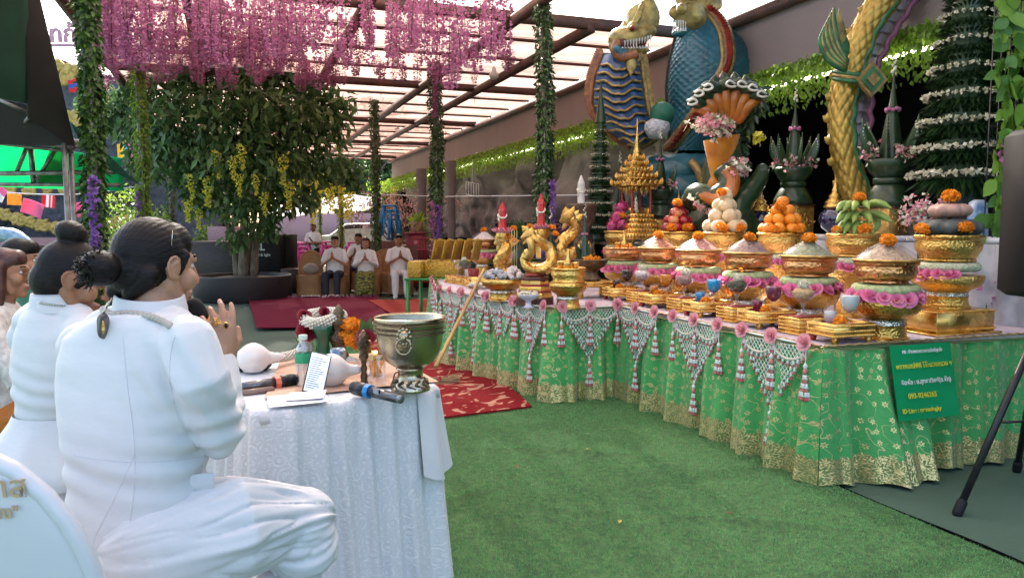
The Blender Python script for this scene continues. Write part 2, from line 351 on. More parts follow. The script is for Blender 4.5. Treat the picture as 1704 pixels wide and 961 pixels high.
ok = ~((uu > .35) & (vv > .25)); uu, vv = uu[ok], vv[ok]; N = len(uu)
c = P0 + uu[:, None] * U + vv[:, None] * V; gz = .014 + .012 * (fbm(c * np.array((1, 1, 0)), .9) - .3); c[:, 2] = gz - .001 + ridges(c)
d = rng.normal(size=(N, 3)) * .6; d[:, 2] = .75; d = norm(d); ln = rng.uniform(.009, .019, N)[:, None]; sdv = norm(np.cross(d, rng.normal(size=(N, 3)))) * .0017
vb = np.stack([c - sdv, c + sdv, c + d * ln], 1).reshape(-1, 3); fb = np.arange(3 * N).reshape(-1, 3)
rr = np.clip(rng.random(N) * .6 + .5 * fbm(c * np.array((1, 1, 0)), 2.2), 0, 1)
gb = B(); gb.raw(vb, fb, 0, None, np.repeat(rr, 3)); gb.obj('turf_blades', blade, turf, smooth=False)['kind'] = 'stuff'
# dark rubber edging on the right border of the turf
eb = B(); es = np.linspace(-4.6, .9, 40); e1 = np.array([A(q, vR + .004, .02 + .006 * math.sin(q * 5)) for q in es]); e2 = np.array([A(q, vR + .045 + .012 * math.sin(q * 3.1), .006) for q in es])
eb.grid(np.stack([e1 + np.array((0, 0, .006)), e2, e2 - np.array((0, 0, .005)), e1 - np.array((0, 0, .018))]), 0)
tag(eb.obj('edging_strip', black_p), 'black rubber edging strip curling along the right border of the turf', 'edging')
def carpetmat(name, base, dark, motif, sc=3.0, stripe=0):
    m, n, l, p = newmat(name); tc = n.new('ShaderNodeTexCoord'); u = tc.outputs['UV']
    nz = n.new('ShaderNodeTexNoise'); nz.inputs['Scale'].default_value = 60; l.new(u, nz.inputs[0])
    r0 = n.new('ShaderNodeValToRGB'); r0.color_ramp.elements[0].color = rgba(dark); r0.color_ramp.elements[1].color = rgba(base); r0.color_ramp.elements[0].position = .3; r0.color_ramp.elements[1].position = .65; l.new(nz.outputs[0], r0.inputs[0])
    if stripe:
        w = n.new('ShaderNodeTexWave'); w.inputs['Scale'].default_value = stripe; w.bands_direction = 'Y'; w.inputs['Distortion'].default_value = .6; l.new(u, w.inputs[0]); fac = w.outputs['Fac']; lo, hi = .55, .8
    else:
        w = n.new('ShaderNodeTexNoise'); w.inputs['Scale'].default_value = sc; w.inputs['Detail'].default_value = 2; w.inputs['Distortion'].default_value = 2.6; l.new(u, w.inputs[0]); fac = w.outputs[0]; lo, hi = .56, .585
    r1 = n.new('ShaderNodeValToRGB'); r1.color_ramp.elements[0].position = lo; r1.color_ramp.elements[1].position = hi; l.new(fac, r1.inputs[0])
    mx = n.new('ShaderNodeMix'); mx.data_type = 'RGBA'; mx.inputs[7].default_value = rgba(motif); l.new(r1.outputs[0], mx.inputs[0]); l.new(r0.outputs[0], mx.inputs[6]); l.new(mx.outputs[2], p.inputs['Base Color'])
    p.inputs['Roughness'].default_value = .95; p.inputs['Specular IOR Level'].default_value = .15
    b = n.new('ShaderNodeBump'); b.inputs['Distance'].default_value = .004; l.new(nz.outputs[0], b.inputs['Height']); l.new(b.outputs[0], p.inputs['Normal']); return m
def carpet(corners, z, m, name='carpet'):
    bb, G = sheet(name, [q * np.array((1, 1, 0)) for q in corners], z, .012, m, 40, 24, .008); return bb.obj(name, m), G
c1, _ = carpet([on(700, 706, 0), on(885, 682, 0), on(690, 502, 0), on(555, 514, 0)], .022, carpetmat('red_carpet', (.26, .014, .018), (.16, .006, .009), (.5, .25, .17), 3.2))
tag(c1, 'red carpet with beige scroll motifs in front of the bronze bowl table', 'carpet')
c2, G2 = carpet([on(427, 551, 0), on(652, 548, 0), on(628, 499, 0), on(413, 501, 0)], .04, carpetmat('maroon_carpet', (.16, .006, .03), (.09, .004, .018), (.2, .02, .05), 3, stripe=2.6))
tag(c2, 'maroon striped carpet with fringed far edge by the seated guests', 'carpet')
fr = B()
for t in np.linspace(0, 1, 70):
    q = G2[-1, 0] * (1 - t) + G2[-1, -1] * t; fr.bar(q + np.array((0, -.005, -.004)), q + np.array((rng.normal() * .03, .1 + .05 * rng.random(), .02 + .04 * rng.random() - .01)), .012)
fr.obj('fringe', mat('fringe', (.3, .05, .15), rough=.9), c2)['kind'] = 'stuff'
c3, _ = carpet([on(650, 528, 0), on(800, 526, 0), on(770, 503, 0), on(612, 505, 0)], .058, carpetmat('striped_rug', (.45, .015, .02), (.32, .01, .014), (.2, .1, .07), 3, stripe=6))
tag(c3, 'bright red rug with thin stripes under the green folding table', 'rug')
# hall on the right: fascia, soffit, rock wall
pf = on(652, 268, 4.0); uE, vF = uv(pf); ZB = P(654, 300, pf[1])[2]; ZT = 4.0
wallp = mat('mauve_render', (.3, .225, .215), (.22, .165, .16), rough=.85, sc=1.2, bump=.004, bsc=30, stretch=(1, 1, .25), contrast=.6)
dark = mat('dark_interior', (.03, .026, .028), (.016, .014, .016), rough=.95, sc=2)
hall = T('hall_building', 'mauve hall building with deep fascia band and dark open interior', 'building', A(0, 0))
def abox(b, u0, u1, v0, v1, z0, z1, m=0): c = A((u0 + u1) / 2, (v0 + v1) / 2, (z0 + z1) / 2); return b.box(c - hl, (v1 - v0, u1 - u0, z1 - z0), AROT, m)
hl = np.array(A(0, 0)); uN = -7.0
n_seg = 8
for k in range(n_seg):
    a0 = uN + (uE - uN) * k / n_seg; a1 = uN + (uE - uN) * (k + 1) / n_seg
    b = B(); abox(b, a0 + .006, a1 - .006, vF, vF + .12, ZB, ZT); b.obj('fascia_panel', wallp, hall, smooth=False)
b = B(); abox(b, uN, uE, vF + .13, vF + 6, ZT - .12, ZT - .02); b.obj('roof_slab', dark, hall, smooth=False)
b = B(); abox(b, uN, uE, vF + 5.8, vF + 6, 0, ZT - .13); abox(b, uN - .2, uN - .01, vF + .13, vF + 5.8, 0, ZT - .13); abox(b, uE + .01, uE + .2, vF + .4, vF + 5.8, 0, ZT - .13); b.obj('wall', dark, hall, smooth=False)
rockm = mat('painted_rock', (.27, .22, .22), (.1, .08, .085), rough=.8, sc=1.6, bump=.03, bsc=7, contrast=.45)
rc = B(); nu, nz_ = 150, 60; us = np.linspace(7.6, uE - 1.2, nu); zs = np.linspace(1.0, ZB + .25, nz_)
G = np.array([[A(q, vF + .75, z) for z in zs] for q in us]); hh = fbm(G, .55, 4); rg = 1 - np.abs(fbm(G + 7, .9, 3) - .5) * 4
r2_ = np.exp(-np.abs(fbm(G + 21, .75, 3) - .5) / .025); G = G - V * (2.2 * (hh - .45) + .16 * rg - .3 * r2_)[..., None]; rc.grid(G[:, ::-1]); 
rockw = rc.obj('rock_wall', rockm); tag(rockw, 'grey sculpted artificial rock face below the eaves of the hall', 'rock wall')
for px, pw in ((703, 14), (752, 13)):
    q = P(px, 470, 21.0 if px < 720 else 18.5); b = B(); w = pw / FPX * q[1] / 2
    b.lathe([(w * 1.15, 0), (w, .2), (w, 2.2), (w * 1.2, 2.5), (w * 1.3, 2.9)], 16, mod=lambda z, t: 1 + .05 * np.sin(3 * t + z * 4)); o = b.obj('pillar', rockm, loc=(q[0], q[1], 0))
    tag(o, 'far grey rock textured pillar at the left end of the hall' if px < 720 else 'near grey rock textured pillar beside the dark gate of the hall', 'pillar')
# dark steel gate in the rock
q0, q1 = A(uv(P(762, 480, 17.5))[0], vF - .55), A(uv(P(860, 480, 13.2))[0], vF - .55)
gt = T('steel_gate', 'black barred steel gate standing low against the rock wall', 'gate', q0)
for z in (.15, .8, 1.45): B().bar((0, 0, z), q1 - q0 + np.array((0, 0, z)), .05).obj('rail', black_m, gt)
for t in np.linspace(0, 1, 9): q = (q1 - q0) * t; B().bar(q + (0, 0, .02), q + np.array((0, 0, 1.5)), .04).obj('bar', black_m, gt)
b = B(); q = q1 - q0; w_ = np.array((0, .03, 0)); b.raw([w_ + (0, 0, .1), q + w_ + (0, 0, .1), q + w_ + (0, 0, 1.45), w_ + (0, 0, 1.45)], [(0, 1, 2, 3)]); b.obj('doorway_shade', dark, gt)  # solid dark sheet behind the bars, standing in for the shaded door opening
# eave garland with its strip light
eg = T('eave_garland', 'lime leaf garland with glowing strip light hung along the hall eaves', 'garland', A(0, 0))
led = mat('strip_light', (1, .95, .75), (1, .93, .7), emis=2.6)
b = B(); b.bar(A(uN + 2, vF - .03, ZB - .17) - hl, A(uE, vF - .03, ZB - .17) - hl, .05, .03); b.obj('light_strip', led, eg)
N = 26000; uu = rng.uniform(-1.5, uE + .3, N); zz = ZB + .06 - np.abs(rng.normal(0, .22, N)).clip(0, .52); vv = vF - .1 + rng.normal(0, .05, N)
near_led = np.abs(zz - (ZB - .17)) < .055
ok = ~(near_led & (rng.random(N) < .3) & (np.sin(uu * 7) + np.sin(uu * 2.9 + 1) > -.4)); uu, zz, vv = uu[ok], zz[ok], vv[ok]; N = len(uu)
c = P0 + uu[:, None] * U + vv[:, None] * V; c[:, 2] = zz; dd = rng.normal(size=(N, 3)) * .5 + np.array((0, 0, -1)); nn = rng.normal(size=(N, 3)) * .5 - V
far = np.clip(uu / uE, 0, 1)
b = B(); b.leaves(c - hl, dd, nn, rng.uniform(.05, .1, N), rng.uniform(.03, .055, N), r=np.clip(rng.random(N) * .5 + .6 * far ** .6 - .1, 0, 1)); b.obj('leaf_mass', leaf_y, eg)['kind'] = 'stuff'
for pu in (uE + .25,):
    N = 900; b = B(); c = np.stack([rng.normal(0, .3, N), rng.normal(0, .2, N), -rng.random(N) * 1.2], -1) + A(pu, vF - .3, ZB) - hl
    b.leaves(c, rng.normal(size=(N, 3)) * .5 + (0, 0, -1), rng.normal(size=(N, 3)), .1, .06, r=rng.random(N) * .4 + .6); b.obj('end_drop', leaf_y, eg)['kind'] = 'stuff'
# net canopy on steel frame
cn = T('net_canopy', 'brown shade net canopy stretched over a red oxide steel frame', 'canopy', A(0, 0, 0))
v0c, v1c = -4.7, vF - .05; ub0, ub1 = -2.4, uE + .4
vp = uv(P(905, 400, 9.2))[1]; vbs = [v for v in (vp - 3.9, vp - 1.9, vp, vp + 1.1) if v0c < v < v1c]
for v in [v0c] + vbs + [v1c]:
    B().bar(A(ub0 if v <= vp + .01 or v == v1c else 6.3, v, ZT) - hl, A(ub1, v, ZT) - hl, .1, .12).obj('beam', rust, cn)
u_clear = uv(on(960, 75, 4.0))[0]
us = [ub0]
while us[-1] < ub1 - .5: us.append(us[-1] + (1.25 if us[-1] < u_clear else 1.3))
us[-1] = ub1
for k, u_ in enumerate(us):
    big = k % 4 == 3
    B().bar(A(u_, v0c, ZT + .085 if not big else ZT + .06) - hl, A(u_, v1c if u_ > 6.2 else vp, ZT + .085 if not big else ZT + .06) - hl, .05 if not big else .1, .04 if not big else .14).obj('purlin', rust, cn)
def netmat(name, c, tr, dens, scale):
    m, n, l, p = newmat(name); n.remove(p); tc = n.new('ShaderNodeTexCoord')
    mp = n.new('ShaderNodeMapping'); mp.inputs['Rotation'].default_value = (0, 0, -AROT); mp.inputs['Scale'].default_value = (.5, 2.2, 1); l.new(tc.outputs['Object'], mp.inputs[0])
    nz = n.new('ShaderNodeTexNoise'); nz.inputs['Scale'].default_value = scale; nz.inputs['Detail'].default_value = 5; nz.inputs['Distortion'].default_value = 1.0; l.new(mp.outputs[0], nz.inputs[0])
    n2 = n.new('ShaderNodeTexNoise'); n2.inputs['Scale'].default_value = 60; l.new(tc.outputs['Object'], n2.inputs[0])
    ad = n.new('ShaderNodeMath'); ad.operation = 'MULTIPLY_ADD'; ad.inputs[1].default_value = .35; l.new(n2.outputs[0], ad.inputs[0]); l.new(nz.outputs[0], ad.inputs[2])
    rp = n.new('ShaderNodeValToRGB'); e = rp.color_ramp.elements; e[0].position = .5; e[1].position = .82; e[0].color = rgba(tuple(x * .35 for x in c)); e[1].color = rgba(c); l.new(ad.outputs[0], rp.inputs[0])
    d = n.new('ShaderNodeBsdfDiffuse'); t = n.new('ShaderNodeBsdfTranslucent'); l.new(rp.outputs[0], t.inputs[0]); l.new(rp.outputs[0], d.inputs[0])
    a = n.new('ShaderNodeMixShader'); a.inputs[0].default_value = .7; l.new(d.outputs[0], a.inputs[1]); l.new(t.outputs[0], a.inputs[2])
    tp = n.new('ShaderNodeBsdfTransparent'); b = n.new('ShaderNodeMixShader'); b.inputs[0].default_value = tr; l.new(a.outputs[0], b.inputs[1]); l.new(tp.outputs[0], b.inputs[2]); l.new(b.outputs[0], n['Material Output'].inputs[0]); return m
net_b = netmat('brown_shade_net', (.36, .225, .185), .05, 1, .8); net_c = netmat('pale_clear_sheet', (.82, .68, .6), .08, 1, .6)
foil = mat('gold_foil_sheet', (.62, .5, .3), (.36, .28, .16), rough=.4, metal=.8, sc=20, bump=.02, bsc=40, btype='voronoi', stretch=(1, .3, 1))
vlist = [v0c] + vbs + [v1c]
for k in range(len(us) - 1):
    for j in range(len(vlist) - 1):
        ua, ub = us[k] - .02, us[k + 1] + .02; va, vb_ = vlist[j], vlist[j + 1]
        a = np.linspace(0, 1, 9); bq = np.linspace(0, 1, 22); G = np.array([[A(ua + (ub - ua) * x, va + (vb_ - va) * y, 0) for y in bq] for x in a]) - hl
        sag = np.sin(PI * a)[:, None] * (.045 + .05 * fbm(G * 1.0, .7)) + .05 * np.sin(PI * a)[:, None] * (fbm(G * np.array((3.0, 1.0, 1)), 1.3) - .5)
        rais = us[k] < 6.2 and vlist[j] >= vp - .01
        G[..., 2] = ZT + .125 - sag + (1.1 if rais else 0)
        b = B(); b.grid(G); o = b.obj('net_panel', foil if (j == len(vlist) - 2 and rais) else net_c if ub < u_clear + .1 else net_b, cn)
# hanging bulbs
for px, py, d, bl in ((822, 122, 13., 'nearest, right of the second ivy post'), (719, 170, 17, 'just left of the second ivy post'), (660, 205, 22, 'between the two middle ivy posts'), (615, 232, 27, 'farthest, left of the green post'), (790, 145, 17, 'small one above the fascia end')):
    q = P(px, py, d); b = B(); b.bar((0, 0, .08), (0, 0, ZT - q[2]), .012); b.lathe([(.02, .1), (.03, .08), (.035, .04), (.08, -.02), (.075, -.07), (.03, -.1), (.0, -.105)], 12)
    tag(b.obj('hanging_bulb', white_p, loc=q), 'small white bulb hanging from the shade net, ' + bl, 'bulb', 'bulbs hanging from the net')
# ivy clad posts
def ivy_post(px, d, top, rad, n, m, label, flowers=None, L=.075):
    q = P(px, 500, d); t = T('ivy_post', label, 'post', (q[0], q[1], 0), 0, 'ivy clad posts of the canopy')
    b = B(); b.tube([(0, 0, 0), (0, 0, top)], .05, 10); b.obj('pole', steel, t)
    th = rng.random(n) * 2 * PI; z = rng.random(n) * top; rr = rad * (.55 + .55 * rng.random(n)) * (1 + .22 * np.sin(z * 3 + th))
    o = np.stack([np.cos(th), np.sin(th), np.zeros(n)], -1); c = o * rr[:, None] * .8; c[:, 2] = z
    dd = o * .55 + rng.normal(size=(n, 3)) * .35 + np.array((0, 0, -.75)); nn = o + np.array((0, 0, .5)) + rng.normal(size=(n, 3)) * .3
    b = B(); b.leaves(c, dd, nn, rng.uniform(.6, 1.15, n) * L, rng.uniform(.4, .65, n) * L, r=np.clip(rng.random(n) ** 1.3, 0, 1)); b.obj('ivy', m, t)['kind'] = 'stuff'
    for fm, a0, z0, z1, k in (flowers or []):
        zz = rng.uniform(z0, z1, k); aa = a0 + rng.normal(0, .16, k); c = np.stack([np.cos(aa), np.sin(aa), np.zeros(k)], -1) * (rad * 1.12); c[:, 2] = zz
        b = B(); b.leaves(c, rng.normal(size=(k, 3)), rng.normal(size=(k, 3)), .045, .04); b.obj('flower_drop', fm, t)['kind'] = 'stuff'
    return t
ivy_post(165, 6.2, ZT - .02, .085, 3600, leaf_g, 'nearest left post thickly wrapped in green ivy with violet blossom low down', [(wist_p, -1.2, .9, 1.75, 260), (wist, -2.2, .7, 1.1, 120)])
ivy_post(245, 12.0, ZT - .02, .11, 2400, leaf_y, 'ivy post half hidden by the left side of the potted tree', [(wist_p, -1.8, 1.0, 1.9, 160)])
ivy_post(290, 18.0, ZT - .02, .12, 1500, leaf_g, 'far ivy post showing behind the trunk of the potted tree')
ivy_post(905, 9.3, ZT - .02, .105, 3000, leaf_d, 'dark ivy post rising behind the red candles on the altar', [(wist_p, -.6, 1.2, 1.9, 260)])
ivy_post(728, 12.6, ZT - .02, .115, 2800, leaf_d, 'dark ivy post with pink and violet wisteria tails behind the gold boxes', [(wist, -2.0, .9, 1.75, 240), (wist_p, -1.2, 1.0, 1.7, 260), (wist, -1.6, 3.1, 3.9, 300)])
ivy_post(628, 16.3, ZT - .02, .1, 2000, leaf_g, 'green ivy post directly behind the seated guests')
ivy_post(570, 21.5, ZT - .02, .1, 1400, leaf_y, 'far ivy post with yellow blossom left of the white car', [(yflow, -1.6, 1.6, 2.6, 300)])
ivy_post(535, 27, ZT - .02, .11, 900, leaf_y, 'farthest thin ivy post behind the standing man')
# hanging wisteria
protos = []
for k in range(6):
    L = .75 + .18 * k; n = int(150 * L); t_ = np.sort(rng.random(n)) ** .8; z = -t_ * L; rr = .075 * np.sqrt(t_ + .1) * (1.08 - t_) ** .55 * 1.25
    th = rng.random(n) * 2 * PI; c = np.stack([np.cos(th) * rr * rng.random(n) ** .5, np.sin(th) * rr * rng.random(n) ** .5, z], -1)
    b = B(); b.leaves(c, np.stack([np.cos(th), np.sin(th), -rng.random(n) * 1.4], -1), rng.normal(size=(n, 3)), rng.uniform(.035, .06, n), rng.uniform(.03, .05, n), r=np.clip(.25 + .6 * rng.random(n) - .1 * t_, 0, 1), fold=.35)
    b.tube([(0, 0, .05), (0, 0, -L * .95)], .004, 4, 1)
    protos.append((b.mesh('wisteria_strand', [wist, leaf_g]), L))
cnt = 0
for i in range(300):
    for _ in range(50):
        d = rng.uniform(7.2, 13.2); px = rng.uniform(135, 850); q = P(px, 60, d)
        uq, vq = uv(q)
        dens = 1.0 if px < 560 else (.8 if px < 770 else .35)
        if vq > v0c - .2 and rng.random() < dens and not (545 < px < 690 and rng.random() < .55): break
    me, L = protos[int(rng.integers(6))]
    o = bpy.data.objects.new('wisteria_strand', me); COL.objects.link(o); s = rng.uniform(.75, 1.05)
    zt = ZT - .02 - rng.uniform(0, .1); Lm = max(ZT - (CH + ray(852, rng.uniform(70, 112) + (25 if 700 < px < 770 else 0))[2] * d), .28); sz = min(s, Lm / L)
    o.location = (q[0], q[1], zt); o.scale = (s, s, sz); o.rotation_euler = (rng.normal() * .06, rng.normal() * .06, rng.random() * 6)
    tag(o, 'pink artificial wisteria strand hanging in the mass under the net canopy', 'wisteria', 'wisteria strands hanging under the canopy')
# altar tables with pleated skirts
def skirtmat():
    m, n, l, p = newmat('green_gold_skirt'); tc = n.new('ShaderNodeTexCoord'); u = tc.outputs['UV']; uvsep = n.new('ShaderNodeSeparateXYZ'); l.new(u, uvsep.inputs[0])
    def math_(op, a, b=None, c=None):
        q = n.new('ShaderNodeMath'); q.operation = op
        for i, x in enumerate((a, b, c)):
            if x is None: continue
            if isinstance(x, (int, float)): q.inputs[i].default_value = x
            else: l.new(x, q.inputs[i])
        return q.outputs[0]
    def mixc(f, a, b):
        q = n.new('ShaderNodeMix'); q.data_type = 'RGBA'
        for i, x in ((0, f), (6, a), (7, b)):
            if isinstance(x, tuple): q.inputs[i].default_value = rgba(x)
            else: l.new(x, q.inputs[i])
        return q.outputs[2]
    X, Y = uvsep.outputs[0], uvsep.outputs[1]
    # sheer layers: fold shade and highlights painted as vertical lighter and deeper green bands
    nz = n.new('ShaderNodeTexNoise'); mp = n.new('ShaderNodeMapping'); mp.inputs['Scale'].default_value = (9, 1.2, 1); l.new(u, mp.inputs[0]); l.new(mp.outputs[0], nz.inputs[0]); nz.inputs['Scale'].default_value = 1; nz.inputs['Detail'].default_value = 3
    base = mixc(nz.outputs[0], (.004, .18, .045), (.09, .47, .11))
    # scattered blossoms: petal count six around jittered cell centres
    def blossoms(scale, rad, pet, rnd_=.55):
        mp = n.new('ShaderNodeMapping'); mp.inputs['Scale'].default_value = (scale, scale, 1); l.new(u, mp.inputs[0])
        vo = n.new('ShaderNodeTexVoronoi'); vo.voronoi_dimensions = '2D'; vo.inputs['Scale'].default_value = 1; vo.inputs['Randomness'].default_value = rnd_; l.new(mp.outputs[0], vo.inputs['Vector'])
        sb = n.new('ShaderNodeVectorMath'); sb.operation = 'SUBTRACT'; l.new(mp.outputs[0], sb.inputs[0]); l.new(vo.outputs['Position'], sb.inputs[1]); sp = n.new('ShaderNodeSeparateXYZ'); l.new(sb.outputs[0], sp.inputs[0])
        an = math_('ARCTAN2', sp.outputs[1], sp.outputs[0]); pr = math_('ADD', math_('MULTIPLY', math_('SINE', math_('MULTIPLY', an, pet)), .28), .8)
        rr = math_('DIVIDE', vo.outputs['Distance'], pr); return rr, vo
    r1, vo1 = blossoms(15, .2, 6); fl = math_('MULTIPLY', math_('LESS_THAN', r1, .22), math_('GREATER_THAN', r1, .09))
    # winding vine thread and sequins
    wv = n.new('ShaderNodeTexNoise'); wv.inputs['Scale'].default_value = 9; wv.inputs['Detail'].default_value = 1; l.new(u, wv.inputs[0])
    vine = math_('LESS_THAN', math_('ABSOLUTE', math_('SUBTRACT', wv.outputs[0], .5)), .006)
    sq = n.new('ShaderNodeTexNoise'); sq.inputs['Scale'].default_value = 120; l.new(u, sq.inputs[0]); dots = math_('GREATER_THAN', sq.outputs[0], .73)
    # bottom border of ring medallions
    r2, vo2 = blossoms(12, .4, 8, .15); ring = math_('GREATER_THAN', math_('SINE', math_('MULTIPLY', r2, 13)), .1); edge = math_('ADD', .155, math_('MULTIPLY', math_('SINE', math_('MULTIPLY', X, 70)), .008))
    inb = math_('LESS_THAN', Y, edge); hem = math_('LESS_THAN', Y, .012); top = math_('GREATER_THAN', Y, TZ - .03)
    go = math_('MAXIMUM', math_('MAXIMUM', math_('MAXIMUM', fl, math_('MULTIPLY', vine, .7)), dots), math_('MULTIPLY', inb, math_('MAXIMUM', ring, .12)))
    go = math_('MAXIMUM', go, math_('MULTIPLY', top, math_('GREATER_THAN', sq.outputs[0], .5))); go = math_('MULTIPLY', go, math_('SUBTRACT', 1, hem))
    s2 = n.new('ShaderNodeTexNoise'); s2.inputs['Scale'].default_value = 90; l.new(u, s2.inputs[0])
    gcol = mixc(s2.outputs[0], (.3, .2, .05), (.95, .8, .4))
    col = mixc(hem, mixc(math_('MULTIPLY', inb, .75), base, (.1, .13, .025)), (.01, .3, .1)); col = mixc(go, col, gcol); l.new(col, p.inputs['Base Color'])
    l.new(math_('MULTIPLY', go, .8), p.inputs['Metallic']); l.new(math_('SUBTRACT', .62, math_('MULTIPLY', go, .3)), p.inputs['Roughness']); p.inputs['Sheen Weight'].default_value = .25
    b = n.new('ShaderNodeBump'); b.inputs['Distance'].default_value = .003; l.new(s2.outputs[0], b.inputs['Height']); l.new(b.outputs[0], p.inputs['Normal'])
    return m
skirt_m = skirtmat()
topm = mat('lilac_table_cover', (.6, .52, .6), (.48, .4, .46), rough=.6, sc=5, bump=.002, bsc=40)
goldtrim = mat('gold_lace_trim', (.5, .36, .16), (.2, .13, .05), rough=.55, metal=.3, sc=60, bump=.003, bsc=150)
def altar_table(label, corners, open_edges=(), cf=0):
    """corners counter-clockwise from above; skirt hangs on all edges not listed"""
    c = [np.array((q[0], q[1], 0.)) for q in corners]; o0 = c[0].copy()
    t = T('offering_table', label, 'table', o0, 0, 'green skirted offering tables')
    b = B(); pts = [q - o0 + (0, 0, TZ) for q in c]; lo = [q - (0, 0, .03) for q in pts]; n = len(c)
    b.raw(pts + lo, [list(range(n))]); b.f.append((np.array([[i, n + i, n + (i + 1) % n, (i + 1) % n] for i in range(n)])[:, ::-1] * 1 + 0, 0)); b.obj('table_top', topm, t, smooth=False)
    cen = sum(c) / n
    for q in c:
        w = q + (cen - q) * .08 - o0; B().bar(w + (0, 0, .0), w + (0, 0, TZ - .031), .035).obj('leg', steel, t)
    for i in range(n):
        if i in open_edges: continue
        a, e = c[i], c[(i + 1) % n]; L = np.linalg.norm(e - a); d = (e - a) / L; out = np.array((d[1], -d[0], 0)); ns = int(L / .012) + 2; nz = 26
        s = np.linspace(0, L, ns); z = np.linspace(TZ + .002, .012, nz)
        ph = np.cumsum(.9 + 1.3 * vnoise(np.stack([s * 3 + i * 9, s * 0, s * 0], -1))) * .1 * 1.4
        amp = .014 + .055 * ((TZ - z) / TZ) ** .8
        wob = (np.sin(ph)[None] * .7 + .3 * np.sin(ph * 2.3 + 1)[None] + .4 * (vnoise(np.stack(np.broadcast_arrays(s[None] * 5, z[:, None] * 2, np.full((1, 1), i * 3.)), -1)) - .5)) * amp[:, None]
        dc = (s - .45) if i == 0 else s * 0 + 99
        flare = .015 + .05 * ((TZ - z) / TZ)[:, None] + cf * np.exp(-(dc / .2) ** 2)[None] * (((TZ - z) / TZ) ** 1.2)[:, None]
        hemv = (z < .05)[:, None] * .012 * np.sin(ph * 1.0 + .5)[None]
        taper = np.clip(np.minimum(s, L - s) / .05, 0, 1)[None] * .97
        G = (a - o0) + d * s[None, :, None] + out * (wob * (.3 + .7 * taper) + flare)[..., None]; 
        ext = (-np.clip(1 - s / .06, 0, 1) + np.clip(1 - (L - s) / .06, 0, 1))[None, :, None] * np.minimum(flare, .065)[..., None] * d
        G = G + ext * 1.08; G[..., 2] = z[:, None] + hemv
        arc = s * 1.25
        uvm = np.stack(np.broadcast_arrays((arc + i * 3.1)[None], z[:, None]), -1)
        b = B(); b.grid(G, 0, uv=uvm); b.obj('skirt', skirt_m, t)
        # lace trim along the table edge
        k = int(L / .02); tt = np.linspace(0, L, k); b = B(); b.tube([(a - o0) + d * x + out * .012 + (0, 0, TZ + .004 + .003 * math.sin(x * 90)) for x in tt], .007, 6); b.obj('edge_trim', goldtrim, t)
    return t
cA0 = A(0, 0); uS, vS = uv(on(1030, 510, TZ)); cA3 = A(uS + .02, 0)
near_t = altar_table('nearest offering table with the green notice on its gold edged skirt', [cA0, A(0, 2.2), A(uS - .01, 2.2), A(uS - .01, 0)], (2,), .17)
L1, L2 = on(924, 513, TZ), on(741, 483, TZ); uL1, vL1 = uv(L1); uL2, vL2 = uv(L2)
mid_t = altar_table('middle offering table whose garlanded corner juts out at the red carpet', [A(uL1, vL1), A(uL1, 1.9), A(uL2 - .01, 1.9), A(uL2 - .01, vL2)], (2,))
F1, F2 = on(737, 464, TZ), on(780, 469, TZ); uF, vF1 = uv(F1)
far_t = altar_table('farthest offering table beside the green folding table', [A(uL2 + .01, vL2 - .02), A(uL2 + .01, .38), A(uF + 1.9, .38), A(uF + 1.9, -.2), A(uF + .3, vF1)], (0,))
# sign on the near end
sgreen = mat('sign_green', (.0, .3, .1), (.0, .27, .09), rough=.45, sc=3); syel = mat('sign_yellow', (.75, .72, .05), rough=.6); swht = mat('sign_white', (.8, .85, .8), rough=.6)
s0, s1 = P(1500, 568, 4.2), P(1603, 562, 4.35)
def vlat(px): # where the ray meets the skirt front plane (just ahead of the near end)
    r = ray(px, 570); q0 = A(-.165, 0); k = ((q0 - CP) @ U) / (r @ U); return CP + r * k
sa, sb_ = vlat(1501), vlat(1602); sw = np.linalg.norm((sb_ - sa)[:2]); zt = CP[2] + ray(1550, 572)[2] * (vlat(1550)[1]); sh = .425
sg = T('notice_sign', 'green notice with yellow and white Thai lettering pinned to the skirt', 'sign', (sa[0], sa[1], zt - .41), AROT); sg.rotation_euler = (-R(12), 0, AROT)
b = B(); xs = np.linspace(0, sw, 12); b.grid([[(x, .006 * math.sin(x * 9) + .0, z) for x in xs] for z in (.0, .1, .2, .3, .4)]); b.grid([[(x, .006 * math.sin(x * 9) + .002, z) for x in xs[::-1]] for z in (.0, .1, .2, .3, .4)]); b.obj('board', sgreen, sg)
def text(name, s, m, size, loc, parent, w=None, rx=PI / 2, rz=0, ext=.0008, align='CENTER', bold=0):
    cu = bpy.data.curves.new(name, 'FONT'); cu.body = s; cu.size = size; cu.align_x = align; cu.extrude = ext; cu.offset = bold; cu.materials.append(m)
    o = bpy.data.objects.new(name, cu); COL.objects.link(o); o.parent = parent; o.location = loc; o.rotation_euler = (rx, 0, rz)
    bpy.context.view_layer.update()
    if w: k = w / max(o.dimensions.x, 1e-4); o.scale = (k, k if abs(k - 1) < .5 else 1, 1)
    bpy.context.view_layer.update(); me = bpy.data.meshes.new_from_object(o.evaluated_get(bpy.context.evaluated_depsgraph_get()), depsgraph=bpy.context.evaluated_depsgraph_get()); mo = bpy.data.objects.new(name, me); COL.objects.link(mo); mo.parent = parent; mo.location = loc; mo.rotation_euler = (rx, 0, rz); mo.scale = o.scale; bpy.data.objects.remove(o)
    if not len(me.materials): me.materials.append(m)
    return mo
